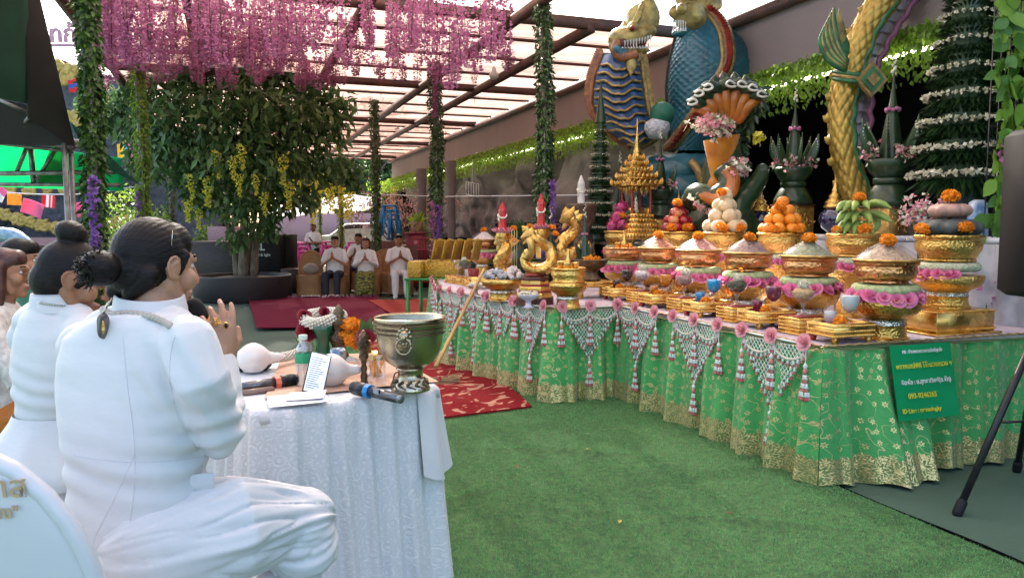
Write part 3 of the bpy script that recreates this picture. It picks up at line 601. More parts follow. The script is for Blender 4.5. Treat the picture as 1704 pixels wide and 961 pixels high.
for s_, m_, sz, z, w, xo in (('FB : บ้านพระเทวาบารมีศรีสุทโธ', swht, .034, .355, .235, .5), ('พราหมณ์พิธี โต๊ะบวงสรวง ฯ', syel, .05, .275, .325, .5), ('ติดต่อ : อ.สุทธาทิพย์(อ.ตั๊ก)', swht, .044, .19, .29, .5), ('093-9246265', syel, .05, .115, .165, .41), ('ID Line : menadogky', syel, .042, .04, .225, .37)):
    text('lettering', s_, m_, sz, (sw * xo, -.012, z), sg, w * sw / .355, bold=.0011)
# garland nets along the table edges
def rose(b, c, r, m=0, n=4, seed=0, up=(0, -1, .25), big=1):
    """layered cupped petals opening towards up"""
    rg = np.random.default_rng(seed); up = norm(np.array(up, float)); x = norm(np.cross(up, (0, .3, 1))); y = np.cross(up, x); out = []
    for k in range(n):
        np_ = 3 + k * 1; rad = r * (.22 + .78 * k / (n - 1)); tilt = .25 + 1.05 * k / (n - 1)
        for j in range(np_):
            a = 2 * PI * j / np_ + k * 1.1 + rg.normal() * .15; o = math.cos(a) * x + math.sin(a) * y; s = np.cross(up, o); w = rad * (1.25 if k else 1.1)
            base = c + o * rad * .15 - up * r * .15; G = []
            for t in np.linspace(0, 1, 4):
                cen = base + o * rad * math.sin(tilt * t) * (.95 + .1 * rg.random()) + up * r * .95 * (math.cos(tilt) * t * .8 + .12 * t + (.0 if k < n - 1 else -.1 * t * t)) * (1 - .25 * k / n)
                ww = w * (.35 + .9 * t - .55 * t * t * t)
                G.append([cen + s * ww * q * .62 - o * (q * q) * rad * .3 * (1 - .3 * t) + up * 0 for q in (-1, -.4, .4, 1)])
            b.grid(G, m, r=np.full((4, 4), np.clip(.85 - .55 * k / n + rg.normal() * .12, 0, 1)))
    return b
garland_m = [netwhite, whitefl, budpink, leaf_g]
def bell(b, c, s, pink=True):
    """white tube flower with a pink bud under green sepals"""
    b.lathe([(s * .2, 0), (s * .32, -s * .25), (s * .22, -s * .5), (s * .5, -s * 1.0), (.0, -s * 1.02)], 6, c, 0)
    if pink: b.leaves([np.array(c) - (0, 0, s * .95)] * 4, [(1, 0, -.6), (-1, 0, -.6), (0, 1, -.6), (0, -1, -.6)], (0, 0, 1), s * .55, s * .4, 3); b.ball(np.array(c) - (0, 0, s * 1.45), (s * .4, s * .4, s * .62), 6, 5, 2, rr=rng.random())
def tassel(b, c, s, L):
    c = np.array(c, float); b.tube([c, c - (0, 0, L * .35)], .003, 4, 0); z = c[2] - L * .3
    b.lathe([(.001, .02), (s * .5, 0), (s * .2, -.02), (.001, -.02)], 6, (c[0], c[1], z), 0); z -= .03
    for lvl, (k, rr) in enumerate(((3, .35), (5, .75), (7, 1.15))):
        b.ball((c[0], c[1], z), (s * .5, s * .5, s * .7), 6, 5, 2, rr=rng.random()); z -= s * .7
        for j in range(k):
            a = j * 2 * PI / k + lvl; bell(b, (c[0] + math.cos(a) * s * rr * .8, c[1] + math.sin(a) * s * rr * .5, z), s * 1.0)
        z -= s * 1.1
def make_garland(i):
    t = T('garland_net', 'g', 'garland', (0, 0, 0), 0, 'white netted garlands with pink roses along the table edges')
    Wd = .46; b = B(); nx = 17
    # netting: crossing cords inside two scallops and a pointed triangle
    def lim(x): return -.36 * (1 - abs(x) / (Wd / 2)) - .055
    for sgn in (1, -1):
        for k in range(-nx, nx):
            x0 = k * Wd / nx; pts = []
            for q in np.linspace(0, .5, 22):
                x = x0 + sgn * q * .75; z = -q
                if abs(x) < Wd / 2 and z > lim(x) and z < 0: pts.append((x, 0, z))
            if len(pts) > 1: b.tube(pts, .0026, 3, 0, caps=False)
    b.tube([(-Wd / 2, -.004, -.005), (0, -.006, -.005), (Wd / 2, -.004, -.005)], .006, 5, 0)
    b.obj('netting', garland_m, t)['kind'] = 'stuff'
    b = B()
    for sc_ in (-1, 1):
        pts = [(sc_ * (Wd / 4) + Wd / 4 * math.cos(a) * -1, -.008, -.02 - .085 * math.sin(a)) for a in np.linspace(0, PI, 11)]
        b.tube(pts, .008, 6, 1)
        for q in pts: bell(b, (q[0], -.012, q[2] - .006), .019 * (.9 + .2 * rng.random()))
    b.obj('scallop_fringe', garland_m, t)['kind'] = 'stuff'
    b = B()
    for x in np.linspace(-Wd / 2, Wd / 2, 21):
        bell(b, (x, -.01, lim(x) + .02 + .012 * rng.random()), .021)
        if abs(x) > .03: bell(b, (x * .85, -.012, lim(x) * .86), .018, False)
    b.obj('lower_fringe', garland_m, t)['kind'] = 'stuff'
    b = B(); tassel(b, (0, -.016, -.09), .026, .07); b.obj('centre_tassel', garland_m, t)
    b = B(); tassel(b, (0, -.014, -.40), .026, .12); b.obj('long_tassel', garland_m, t)
    for x in (-Wd / 2 - .005, Wd / 2 + .005): b = B(); tassel(b, (x, -.014, -.03), .025, .3); b.obj('side_tassel', garland_m, t)
    for k, x in enumerate((-Wd / 2, 0, Wd / 2)):
        b = B(); rose(b, np.array((x, -.025, .01)), .045, 0, 4, k + 5); b.obj('rose', palerose, t)
    return t
g0 = make_garland(0); first = True; ng = 0
def put_garland(a, b_, label, s=None):
    global first, ng
    a, b_ = np.array(a), np.array(b_); d = b_ - a; L = np.linalg.norm(d[:2]); c = (a + b_) / 2; rz = math.atan2(d[1], d[0]); out = np.array((d[1], -d[0], 0)) / L
    c = c + out * .05; sx = L / .46; loc = (c[0], c[1], TZ + .012)
    o = g0 if first else copy_tree(g0); first = False; o.location = loc; o.rotation_euler = (0, 0, rz); o.scale = (sx, 1, 1.0); o['label'] = label
def edge(px, v=0): # point of the near table's long edge (v fixed) seen at pixel column px
    r = ray(px, 540); q0 = A(0, v); k = ((q0 - CP) @ V) / (r @ V); q = CP + r * k; q[2] = 0; return q
put_garland(edge(1251), edge(1357), 'nearest white netted garland with pink roses, left of the green notice')
put_garland(edge(1134), edge(1210), 'white netted garland under the blue drink glasses')
put_garland(edge(1041), edge(1103), 'white netted garland under the orange drink, beside the table step')
e0, e1 = A(uL1, vL1), A(uL1, 0); put_garland(A(uL1, vL1 + .03), A(uL1, vL1 + .5), 'white netted garland on the jutting corner below the gold footed bowl')
lab = ['white netted garland just left of the jutting corner, below the white glass dish', 'white netted garland below the stepped gold and red pedestal', 'white netted garland below the gold bowl of white stones', 'white netted garland farthest left on the middle table']
ta, tb = np.array(A(uL1, vL1)), np.array(A(uL2, vL2)); 
for k in range(4):
    a = ta + (tb - ta) * (.03 + k * .245); e = ta + (tb - ta) * (.03 + k * .245 + .22); put_garland(e, a, lab[k])
put_garland(A(uF + .3, vF1), A(uF + .3, vF1) * .5 + A(uL2 + .01, vL2 - .02) * .5, 'far white netted garland on the last table, upper of the two by the stick')
put_garland(A(uF + .3, vF1) * .5 + A(uL2 + .01, vL2 - .02) * .5, A(uL2 + .01, vL2 - .02), 'far white netted garland on the last table, lower of the two by the stick')
riceC = lambda n, a, b_: mat('food_' + n, a, b_, rough=.7, sc=60, bump=.012, bsc=45)
wrapg = glassmat('plastic_wrap', (.97, .96, .95), .28, .93)
rollgreen = mat('woven_green_roll', (.5, .56, .28), (.3, .36, .16), rough=.8, sc=40, bump=.006, bsc=60)
rollwhite = mat('woven_jasmine_roll', (.72, .72, .52), (.5, .55, .34), rough=.8, sc=50, bump=.007, bsc=80, btype='voronoi')
def emb(k, a=.06): return lambda z, t: 1 + a * .5 * np.sin(k * t + 40 * z)
def footed(name, label, loc, r, h, group=None, m=None, band=True, s=1):
    """footed offering tray: carved foot, silver waist, wide dish"""
    t = T(name, label, 'offering tray', loc, 0, group, s)
    m = m or gold; f = .62 * r
    B().lathe([(0, 0), (f * 1.12, 0), (f * 1.12, .012), (f * 1.02, .02), (f, .03), (f * .97, h * .30), (f, h * .34), (f * 1.02, h * .36)], 36, mod=lambda z, th: 1 + .012 * np.sign(np.sin(12 * th)) * (z > .03)).obj('foot', m, t, auto=40)
    B().lathe([(f * .99, h * .36), (f * 1.0, h * .38), (f * .96, h * .42), (f * .96, h * .47), (f * 1.0, h * .5)], 32).obj('waist_band', silver if band else m, t)
    B().lathe([(f * .98, h * .5), (f * 1.05, h * .54), (r * .9, h * .66), (r * .99, h * .8), (r * 1.0, h * .86), (r * 1.02, h * .87), (r * 1.02, h * .97), (r, h), (r * .9, h * .985), (0, h * .98)], 40, mod=lambda z, th: 1 + .012 * np.sin(40 * th) * ((z > h * .86) & (z < h * .99))).obj('dish', m, t, auto=50)
    return t
def bowl(name, label, loc, r, h, m, group=None, cat='bowl', foot=.7, rim=True):
    t = T(name, label, cat, loc, rng.random() * 6, group)
    B().lathe([(0, 0), (r * foot, 0), (r * foot * 1.04, .006), (r * foot, .014)], 32).obj('base_ring', m, t)
    pr = [(r * foot * .97, .013), (r * .86, h * .22), (r * .97, h * .45), (r * .99, h * .62), (r * .95, h * .78), (r * .96, h * .82)]
    B().lathe(pr, 48, mod=lambda z, th: 1 + .015 * np.abs(np.sin(9 * th)) * np.sin(PI * np.clip((z - .01) / (h * .8), 0, 1))).obj('bowl_wall', m, t)
    B().lathe([(r * .95, h * .815), (r * 1.0, h * .84), (r * 1.04, h * .9), (r * 1.04, h * .96), (r * 1.0, h), (r * .93, h * .985), (r * .9, h * .9), (0, h * .88)], 40).obj('rim', m, t, auto=50)
    return t
def rose_ring(label, loc, r, m, group, n=16, rr=.034, arc=(0, 2 * PI), roll=None, rolln=None):
    """woven roll lying on a dish with roses pinned round its rim, each a part"""
    t = T('flower_ring', label, 'flower garland', loc, 0, group)
    if roll:
        b = B(); th = np.linspace(0, 2 * PI, 41)[:-1]; G = np.array([[(math.cos(a) * (r * .82 + .028 * math.cos(q)), math.sin(a) * (r * .82 + .028 * math.cos(q)), .05 + .028 * math.sin(q)) for q in np.linspace(0, 2 * PI, 11)[:-1]] for a in th]); b.grid(G[:, ::-1], 0, True, True); b.obj('woven_roll', roll, t)
    mesh = None
    for k in range(n):
        a = arc[0] + (arc[1] - arc[0]) * (k + .5) / n + rng.normal() * .05
        o = bpy.data.objects.new('rose', rose_meshes[(k + n) % len(rose_meshes)] if m is pinkrose else pale_meshes[k % len(pale_meshes)]); COL.objects.link(o); o.parent = t
        o.location = (math.cos(a) * r * 1.0, math.sin(a) * r * 1.0, .012 + rng.normal() * .006); o.rotation_euler = (0.25 * rng.normal(), .25 * rng.normal(), a + PI / 2 + rng.normal() * .3); s = rr / .045 * rng.uniform(.85, 1.15); o.scale = (s, s, s)
    return t
def rmesh(m, sd):
    b = B(); rose(b, np.array((0, 0, 0.)), .045, 0, 4, sd, up=(0, -.8, .55)); return b.mesh('rose', m)
rose_meshes = [rmesh(pinkrose, k) for k in (1, 2, 3)]; pale_meshes = [rmesh(palerose, k) for k in (4, 5)]
def pompom(name, m, r=.035, flat=.72, n=150):
    b = B(); b.ball((0, 0, r * flat * .9), (r * .85, r * .85, r * .8 * flat), 12, 8, rr=.3)
    th = rng.random(n) * 2 * PI; z = rng.uniform(-.7, 1, n); q = np.sqrt(1 - z * z); dn = np.stack([q * np.cos(th), q * np.sin(th), z], -1)
    b.leaves(dn * np.array((1, 1, flat)) * r * .78 + (0, 0, r * flat * .9), dn + rng.normal(size=(n, 3)) * .45, rng.normal(size=(n, 3)), r * .38, r * .34, r=np.clip(.5 + .3 * z + rng.normal(0, .2, n), 0, 1)); return b.mesh(name, m)
mg_mesh = [pompom('marigold', orangefl) for _ in range(3)]; wg_mesh = pompom('white_bloom', whitefl, .028, .9)
def marigold(loc, label, r=.035, m=None):
    o = bpy.data.objects.new('marigold' if m is None else 'white_rose', m or mg_mesh[int(rng.integers(3))]); COL.objects.link(o); o.location = tuple(loc); s = r / (.035 if m is None else .028); o.scale = (s, s, s); o.rotation_euler = (rng.normal() * .2, rng.normal() * .2, rng.random() * 6)
    return tag(o, label, 'marigold' if m is None else 'flower', 'marigold blooms on the offerings' if m is None else 'white roses on the crystal cups')
def food_dome(label, loc, r, h, m, wrap=True):
    t = T('wrapped_food', label, 'food', loc, rng.random() * 6, 'wrapped food on the bowls')
    v = np.linspace(0, 1, 14); prof = [(r * (1 - x) ** .75 * (1 - .12 * math.sin(PI * x)), h * (x ** .9)) for x in v]; prof[-1] = (.0, h)
    b = B(); b.lathe(prof, 40); v3 = b.v[0]; b.v[0] = v3 * (1 + (.14 * (fbm(v3, 38, 3) - .5))[:, None] * np.array((1, 1, 1.4))); b.obj('food_mound', m, t)
    B().lathe([(r * .98, -.004), (r * 1.06, .004), (r * 1.1, .008), (r * 1.02, .016), (r * .97, .014)], 36).obj('dish_rim', gold_d, t)
    if wrap:
        b = B(); pr = [(r * 1.06, .008), (r * .97, h * .3), (r * .62, h * .72), (r * .3, h * .98), (.04, h * 1.1), (.012, h * 1.12)]; b.lathe(pr, 48, mod=lambda z, th: 1 + .025 * np.sin(17 * th + 30 * z) * np.sin(5 * th)); b.obj('plastic_wrap', wrapg, t)
    return t
f0 = on(1470, 563, TZ); fu, fv = uv(f0)
names6 = ['beige shredded', 'grey green leafy', 'mauve grain', 'pink and white', 'salmon pink', 'nothing']
foods = [riceC('beige', (.5, .37, .25), (.25, .17, .12)), riceC('sage', (.3, .33, .2), (.14, .17, .1)), riceC('mauve', (.32, .2, .17), (.15, .09, .08)), riceC('pinkwhite', (.68, .4, .33), (.42, .12, .1)), riceC('salmon', (.6, .25, .12), (.36, .11, .06)), None]
ordn = ['nearest', 'second nearest', 'third nearest', 'fourth nearest', 'fifth nearest', 'farthest']
for k in range(6):
    u_, v_ = fu + .62 * k, fv + .0 * k; q = A(u_, v_, TZ)
    zt = TZ + .235
    footed('footed_tray', f'gold footed tray with silver waist, {ordn[k]} of six in the front row', q, .19, .235, 'gold footed trays of the front row')
    q2 = A(u_, v_, zt); rose_ring(f'pink roses round a woven green roll, {ordn[k]} of six in the front row', q2, .185, pinkrose, 'pink rose rings of the front row', 17, .045, roll=rollgreen)
    z3 = zt + .082; q3 = A(u_ + .0, v_, z3)
    if k < 5:
        bowl('copper_bowl', f'embossed copper bowl under {names6[k]} food, front row', q3, .165, .12, copper, 'copper bowls of the front row')
        food_dome(f'mound of {names6[k]} food under clear wrap on the {ordn[k]} copper bowl', A(u_, v_, z3 + .122), .17, .1, foods[k])
        marigold(A(u_ - .02, v_ - .02, z3 + .212), f'orange marigold on top of the {names6[k]} food in the front row', .045)
    else:
        bowl('copper_bowl', 'dark copper bowl holding a tiny gold pot set, farthest of the front row', q3, .19, .12, copper, 'copper bowls of the front row')
def pot_set(loc, label, s=1.0):
    t = T('pot_set', label, 'pot set', loc, .4, 'tiny gold pot sets', s)
    for a, r, h in ((0, .035, .05), (2.1, .045, .06), (4.2, .04, .055)):
        b = B(); b.lathe([(0, 0), (r * .6, 0), (r, h * .4), (r * .8, h * .8), (r * .95, h), (r * .7, h * .9), (0, h * .85)], 18, (math.cos(a) * .06, math.sin(a) * .06, 0)); b.obj('pot', gold_s, t)
    B().lathe([(.03, 0), (.018, .03), (.022, .07), (.012, .09), (.016, .12), (.004, .155), (0, .16)], 12).obj('finial', gold_s, t)
    return t
pot_set(A(fu + 3.1, fv, TZ + .235 + .082 + .107), 'tiny gold pots round a pointed finial in the dark copper bowl')
q_p = P(1575, 470, 4.72); pu, pv = uv(q_p)
pt = T('pedestal_box', 'plain gold rectangular pedestal box with beaded edges at the near right corner', 'pedestal', A(pu - .02, pv - .05, TZ), AROT)
B().box((0, 0, .075), (.46, .34, .13), 0, 0, 1, .006).obj('body', gold_s, pt); B().box((0, 0, .0065), (.52, .4, .012), 0, 0, 1, .003).obj('plinth', gold_s, pt)
b = B(); 
for x in np.linspace(-.23, .23, 34):
    for y in (-.172, .172): b.ball((x, y, .03), .007, 6, 4); b.ball((x, y, .137), .005, 6, 4)
for y in np.linspace(-.17, .17, 24):
    for x in (-.233, .233): b.ball((x, y, .03), .007, 6, 4); b.ball((x, y, .137), .005, 6, 4)
b.obj('beading', gold, pt)['kind'] = 'stuff'
zb = TZ + .142
footed('footed_tray', 'gold footed tray with silver waist standing on the plain gold pedestal box', A(pu, pv, zb), .2, .2, 'gold footed trays of the fruit row')
rose_ring('woven white roll with a bunch of pink roses under the pumpkin bowl', A(pu, pv, zb + .2), .19, pinkrose, 'flower rolls of the fruit row', 7, .04, (-PI * 1.08, -PI * .55), rollwhite)
fz = zb + .2 + .082; fh = .16
skin_f = {'pumpkin_dark': mat('dark_pumpkin', (.085, .1, .095), (.03, .04, .04), rough=.7, sc=12, bump=.004, bsc=30), 'pumpkin_pink': mat('pale_pumpkin', (.55, .34, .28), (.4, .24, .2), rough=.6, sc=9, bump=.003, bsc=25)}
def fruit_bowl(k, label):
    c = A(pu + .76 * k, pv, 0)
    if k:
        footed('footed_tray', f'gold footed tray carrying the {label} bowl in the fruit row', c + (0, 0, TZ), .19, fz - .082 - TZ, 'gold footed trays of the fruit row')
        rose_ring(f'woven white roll with pink roses under the {label} bowl', c + (0, 0, fz - .082), .18, pinkrose, 'flower rolls of the fruit row', 7, .04, (-PI * 1.1, -PI * .55), rollwhite)
    bowl('gold_bowl', f'wide embossed gold bowl full of {label}', c + (0, 0, fz), .185, fh, gold, 'gold bowls of the fruit row', foot=.82)
    return c + (0, 0, fz + fh - .015)
def pumpkin(loc, r, h, m, label, ribs=10):
    t = T('pumpkin', label, 'pumpkin', loc, rng.random() * 6, 'pumpkins on the nearest bowl')
    a = np.linspace(0, PI, 16); b = B(); b.lathe([(max(r * math.sin(x) ** .8, .0), h / 2 - h / 2 * math.cos(x) * (1 - .25 * math.sin(x) ** 0 * (abs(math.cos(x)) > .9))) for x in a], 60, mod=lambda z, th: 1 - .13 * (1 - np.abs(np.sin(ribs * th / 2)) ** .6)); b.obj('flesh', m, t)
    B().tube([(0, 0, h * .85), (.004, 0, h * 1.0), (.012, 0, h * 1.08)], [.016, .01, .012], 7).obj('stem', bark, t); return t
c = fruit_bowl(0, 'pumpkins'); pumpkin(c + (0, 0, -.01), .19, .13, skin_f['pumpkin_dark'], 'broad dark green ribbed pumpkin filling the nearest gold bowl'); pumpkin(c + (0, 0, .11), .125, .1, skin_f['pumpkin_pink'], 'smaller pale pink pumpkin sitting on the dark one', 9)
marigold(c + (-.01, -.02, .215), 'orange marigold crowning the pale pink pumpkin', .05); marigold(c + (-.01, -.19, .03), 'orange marigold in front of the dark pumpkin', .045); marigold(c + (-.2, -.06, .02), 'orange marigold left of the dark pumpkin', .045)
def pile(c, items, mkfn):
    for i, (x, y, z) in enumerate(items): mkfn(i, c + x * V + y * U + (0, 0, z))
banana_m = mat('green_banana', (.34, .44, .1), (.18, .28, .06), rough=.5, sc=9)
c = fruit_bowl(1, 'bananas')
bt = T('banana_bunch', 'bunch of unripe green bananas fanned over the second nearest gold bowl', 'bananas', c)
for i in range(14):
    row = i // 5; a = -1.2 + (i % 5) * .55 + row * .2; h0 = .17 - .06 * row; L = .2
    st = np.array((.02 * math.cos(a), .0, h0 + .03)) + V * (.03 * (i % 5 - 2)); dirv = -V * math.cos(a * .6 + .5) * .75 - U * .5 + V * (.25 * (i % 5 - 2)) + np.array((0, 0, .1 - .1 * row))
    dirv = norm(dirv); pts = spline([st, st + dirv * .07 + (0, 0, .015), st + dirv * .14 + (0, 0, -.01), st + dirv * L + (0, 0, -.05)], 9)
    B().tube(pts, [.007, .018, .024, .026, .026, .025, .021, .013, .006], 7).obj('banana', banana_m, bt)
b = B(); b.tube(spline([V * .16 + (0, 0, .02), V * .2 + (0, 0, .07), V * .19 + (0, 0, .13), V * .12 + (0, 0, .15)], 9), [.008, .02, .025, .026, .026, .025, .022, .014, .007], 8); b.obj('banana', banana_m, bt)
marigold(c - V * .03 - U * .06 + (0, 0, .235), 'orange marigold on top of the green bananas', .045); marigold(c - V * .07 - U * .17 + (0, 0, .02), 'orange marigold at the lower front of the bananas', .045); marigold(c - V * .2 - U * .05 + (0, 0, .02), 'orange marigold at the left rim of the banana bowl', .035)
orange_m = mat('orange_peel', (.9, .34, .02), (.8, .2, .012), rough=.4, sc=3, bump=.0015, bsc=260)
apple_m = [mat('red_apple', (.42, .02, .03), (.2, .008, .02), rough=.25, sc=9, coat=.3), mat('rosy_apple', (.68, .3, .12), (.5, .06, .05), rough=.28, sc=8, coat=.3)]
melon_m = mat('netted_melon', (.74, .6, .38), (.6, .46, .26), rough=.7, sc=14, bump=.003, bsc=60, btype='voronoi')
def cone_items(levels, r, sq=.86):
    out = []; z = r
    for n, R_ in levels:
        for j in range(n): a = j * 2 * PI / max(n, 1) + z * 9; out.append((R_ * math.cos(a), R_ * math.sin(a), z))
        z += r * 1.5
    return out
def sphere_fruit(name, label, mfn, r, sq, dimple=.0):
    def f(i, p):
        o = bpy.data.objects.new(name, fmesh(name, mfn(i), r, sq, dimple)); COL.objects.link(o); o.location = tuple(p); o.rotation_euler = (rng.normal() * .5, rng.normal() * .5, rng.random() * 6)
        tag(o, label(i), name.replace('_', ' '), f'{name}s piled in a gold bowl')
    return f
_fm = {}
def fmesh(name, m, r, sq, dm):
    k = (name, m.name)
    if k not in _fm:
        b = B(); a = np.linspace(0, PI, 13); b.lathe([(r * math.sin(x) * (1 + .08 * math.cos(x) * (dm > 0)), -r * sq * math.cos(x) * (1 - dm * (math.cos(x) ** 8))) for x in a], 22); b.tube([(0, 0, r * sq * (1 - dm)), (0, 0, r * sq * (1 - dm) + r * .16)], r * .07, 5, 1); _fm[k] = b.mesh(name, [m, leaf_d])
    return _fm[k]
c = fruit_bowl(2, 'oranges')
def pos_lab(it):
    mz = max(q[2] for q in it); 
    def f(i):
        x, y, z = it[i]; zs = sorted({round(q[2], 3) for q in it}); lv = ['lowest', 'second', 'third', 'top', 'top'][zs.index(round(z, 3))]; same = sorted([(math.atan2(q[0], -q[1]) % (2 * PI), n_) for n_, q in enumerate(it) if abs(q[2] - z) < .002]); h = [n_ for _, n_ in same].index(i); return lv, (['front', 'front right', 'right front', 'right', 'back right', 'back', 'back left', 'left', 'front left'] if len(same) > 6 else ['front', 'right front', 'right back', 'back', 'left back', 'left front'] if len(same) > 4 else ['front', 'right', 'back', 'left'])[h]
    return f
it = cone_items(((9, .135), (7, .098), (4, .06), (1, 0)), .047); pl = pos_lab(it); pile(c, it, sphere_fruit('orange', lambda i: 'ripe orange in the %s layer of its pile, %s side' % pl(i), lambda i: orange_m, .05, .86))
marigold(c - V * .08 - U * .06 + (0, 0, .19), 'orange marigold on the upper left of the orange pile', .045); marigold(c - V * .02 - U * .2 + (0, 0, .015), 'orange marigold at the foot of the orange pile, front', .04); marigold(c - V * .17 - U * .12 + (0, 0, .015), 'orange marigold at the foot of the orange pile, left', .042)
c = fruit_bowl(3, 'cantaloupes')
it = cone_items(((6, .13), (4, .085), (3, .05), (1, 0)), .062); pl2 = pos_lab(it); pile(c, it, sphere_fruit('cantaloupe', lambda i: 'pale netted melon in the %s layer of its pile, %s side' % pl2(i), lambda i: melon_m, .066, .92))
marigold(c - V * .07 - U * .05 + (0, 0, .33), 'orange marigold near the top of the pale melons', .045); marigold(c + V * .03 - U * .19 + (0, 0, .02), 'orange marigold at the front of the pale melons', .05); marigold(c - V * .15 - U * .15 + (0, 0, .02), 'large orange marigold left in front of the pale melons', .055)
c = fruit_bowl(4, 'apples')
it = cone_items(((7, .12), (5, .09), (3, .05), (1, 0)), .05); pl3 = pos_lab(it); pile(c, it, sphere_fruit('apple', lambda i: ('rosy yellow' if i % 4 == 1 else 'deep red') + ' apple in the %s layer of its pile, %s side' % pl3(i), lambda i: apple_m[1 if i % 4 == 1 else 0], .053, .9, .18))
marigold(c - V * .06 - U * .06 + (0, 0, .26), 'orange marigold near the top of the apples', .048); marigold(c - U * .18 + (0, 0, .02), 'orange marigold in front of the apples', .05); marigold(c - V * .15 - U * .12 + (0, 0, .02), 'orange marigold left of the apples', .048)
c = fruit_bowl(5.55, 'dragon fruit')
dragon_m = mat('dragonfruit_skin', (.55, .06, .2), (.35, .03, .12), rough=.5, sc=8, attr=True)
for i, (x, y, z) in enumerate(cone_items(((5, .1), (3, .06), (1, 0)), .065)):
    b = B(); b.ball((0, 0, 0), (.062, .062, .08), 14, 10, rr=.5); n = 26; th = rng.random(n) * 6.3; zz = rng.uniform(-.6, .95, n); q = np.sqrt(1 - zz * zz); dn = np.stack([q * np.cos(th), q * np.sin(th), zz], -1)
    b.leaves(dn * np.array((.06, .06, .078)), dn * .5 + (0, 0, 1), dn, .05, .03, 1 if i % 2 else 0); o = b.obj('dragon_fruit', [dragon_m, leaf_g], loc=c + x * V + y * U + (0, 0, z)); o.rotation_euler = (rng.normal() * .6, rng.normal() * .6, 0)
    tag(o, 'pink scaly dragon fruit, ' + ['lower right side', 'lower back right', 'lower back left', 'lower left side', 'lower front', 'middle right', 'middle left', 'middle front', 'topmost'][i] + ' of its pile', 'dragon fruit', 'dragon fruit in a gold bowl')
marigold(c - U * .16 + (0, 0, .02), 'orange marigold in front of the dragon fruit', .048); marigold(c - V * .04 - U * .08 + (0, 0, .15), 'orange marigold on the dragon fruit pile', .045)
water = lambda n, c_: mat('drink_' + n, c_, tuple(x * .7 for x in c_), rough=.1, sc=4, coat=.5)
drinks = [('white', water('white', (.86, .86, .85))), ('purple', water('purple', (.22, .012, .07))), ('blue', water('blue', (.0, .42, .85))), ('orange', water('orange', (.95, .3, .015))), ('black', water('black', (.008, .006, .012)))]
grains = [('golden grain', riceC('grain', (.6, .42, .22), (.4, .25, .12))), ('dark green grain', riceC('mung', (.08, .09, .05), (.03, .04, .02))), ('mixed pink beans', riceC('beans', (.45, .3, .26), (.25, .1, .1))), ('white grain', riceC('whitegrain', (.75, .7, .68), (.5, .42, .4)))]
glass = glassmat('clear_glass', (.96, .97, .98), .04, .8)
def goblet(loc, name, m):
    t = T('goblet', f'stemmed glass goblet filled with {name} drink', 'goblet', loc, 0, 'drink goblets on gold trays')
    B().lathe([(0, 0), (.036, 0), (.034, .005), (.008, .012), (.011, .03), (.014, .042), (.009, .055), (.012, .064)], 20).obj('stem', glass, t)
    B().lathe([(.012, .064), (.035, .085), (.05, .12), (.052, .155), (.05, .17)], 24).obj('cup', glass, t)
    B().lathe([(0, .068), (.012, .069), (.034, .088), (.0475, .12), (.0495, .155), (.0485, .162), (0, .163)], 24).obj('drink', m, t)
def tumbler(loc, name, m):
    t = T('tumbler', f'small tumbler of {name} drink beside its goblet', 'tumbler', loc, 0, 'small tumblers on gold trays')
    B().lathe([(0, 0), (.03, 0), (.034, .05), (.037, .085)], 18).obj('glass_wall', glass, t); B().lathe([(0, .003), (.028, .003), (.031, .05), (.034, .07), (0, .071)], 18).obj('drink', m, t)
def compote(loc, name, m):
    t = T('crystal_cup', f'cut crystal stem cup heaped with {name}', 'stem cup', loc, 0, 'crystal stem cups')
    B().lathe([(0, 0), (.045, 0), (.042, .006), (.012, .016), (.01, .05), (.018, .07), (.012, .08)], 20, mod=emb(12, .1)).obj('stem', glass, t)
    B().lathe([(.012, .08), (.04, .09), (.066, .12), (.07, .145)], 28, mod=lambda z, th: 1 + .03 * np.sin(14 * th + z * 120)).obj('cup', glass, t)
    B().lathe([(0, .084), (.036, .092), (.06, .12), (.064, .142), (.045, .16), (0, .168)], 20).obj('grain', m, t)
def beads(b, x0, x1, y, z, n, r, axis=0):
    for q in np.linspace(x0, x1, n): b.ball((q, y, z) if axis == 0 else (y, q, z), (r, r, r), 6, 4)
def make_tray():
    t = T('gold_tray', 'x', 'tray', (0, 0, 0), AROT, 'beaded gold trays on red feet'); w, d, h = .27, .2, .075; z0 = .035
    B().box((0, 0, z0 + h - .02), (w - .012, d - .012, .006)).obj('red_lining', redlac, t)
    for y in (-d / 2, d / 2): B().box((0, y, z0 + h / 2), (w + .012, .012, h), 0, 0, 1, .002).obj('side_panel', gold_s, t)
    for x in (-w / 2, w / 2): B().box((x, 0, z0 + h / 2), (.012, d - .0125, h), 0, 0, 1, .002).obj('end_panel', gold_s, t)
    b = B()
    for z in (z0 + .008, z0 + .032, z0 + .062):
        for y in (-d / 2 - .006, d / 2 + .006): beads(b, -w / 2, w / 2, y, z, 24, .0075)
        for x in (-w / 2 - .006, w / 2 + .006): beads(b, -d / 2, d / 2, x, z, 17, .0075, 1)
    b.obj('beading', gold_s, t)['kind'] = 'stuff'
    for x in (-1, 1):
        for y in (-1, 1): B().box((x * (w / 2 - .02), y * (d / 2 - .015), z0 / 2), (.026, .022, z0), 0, 0, 1.3).obj('foot', gold if y < 0 else redlac, t)
    return t
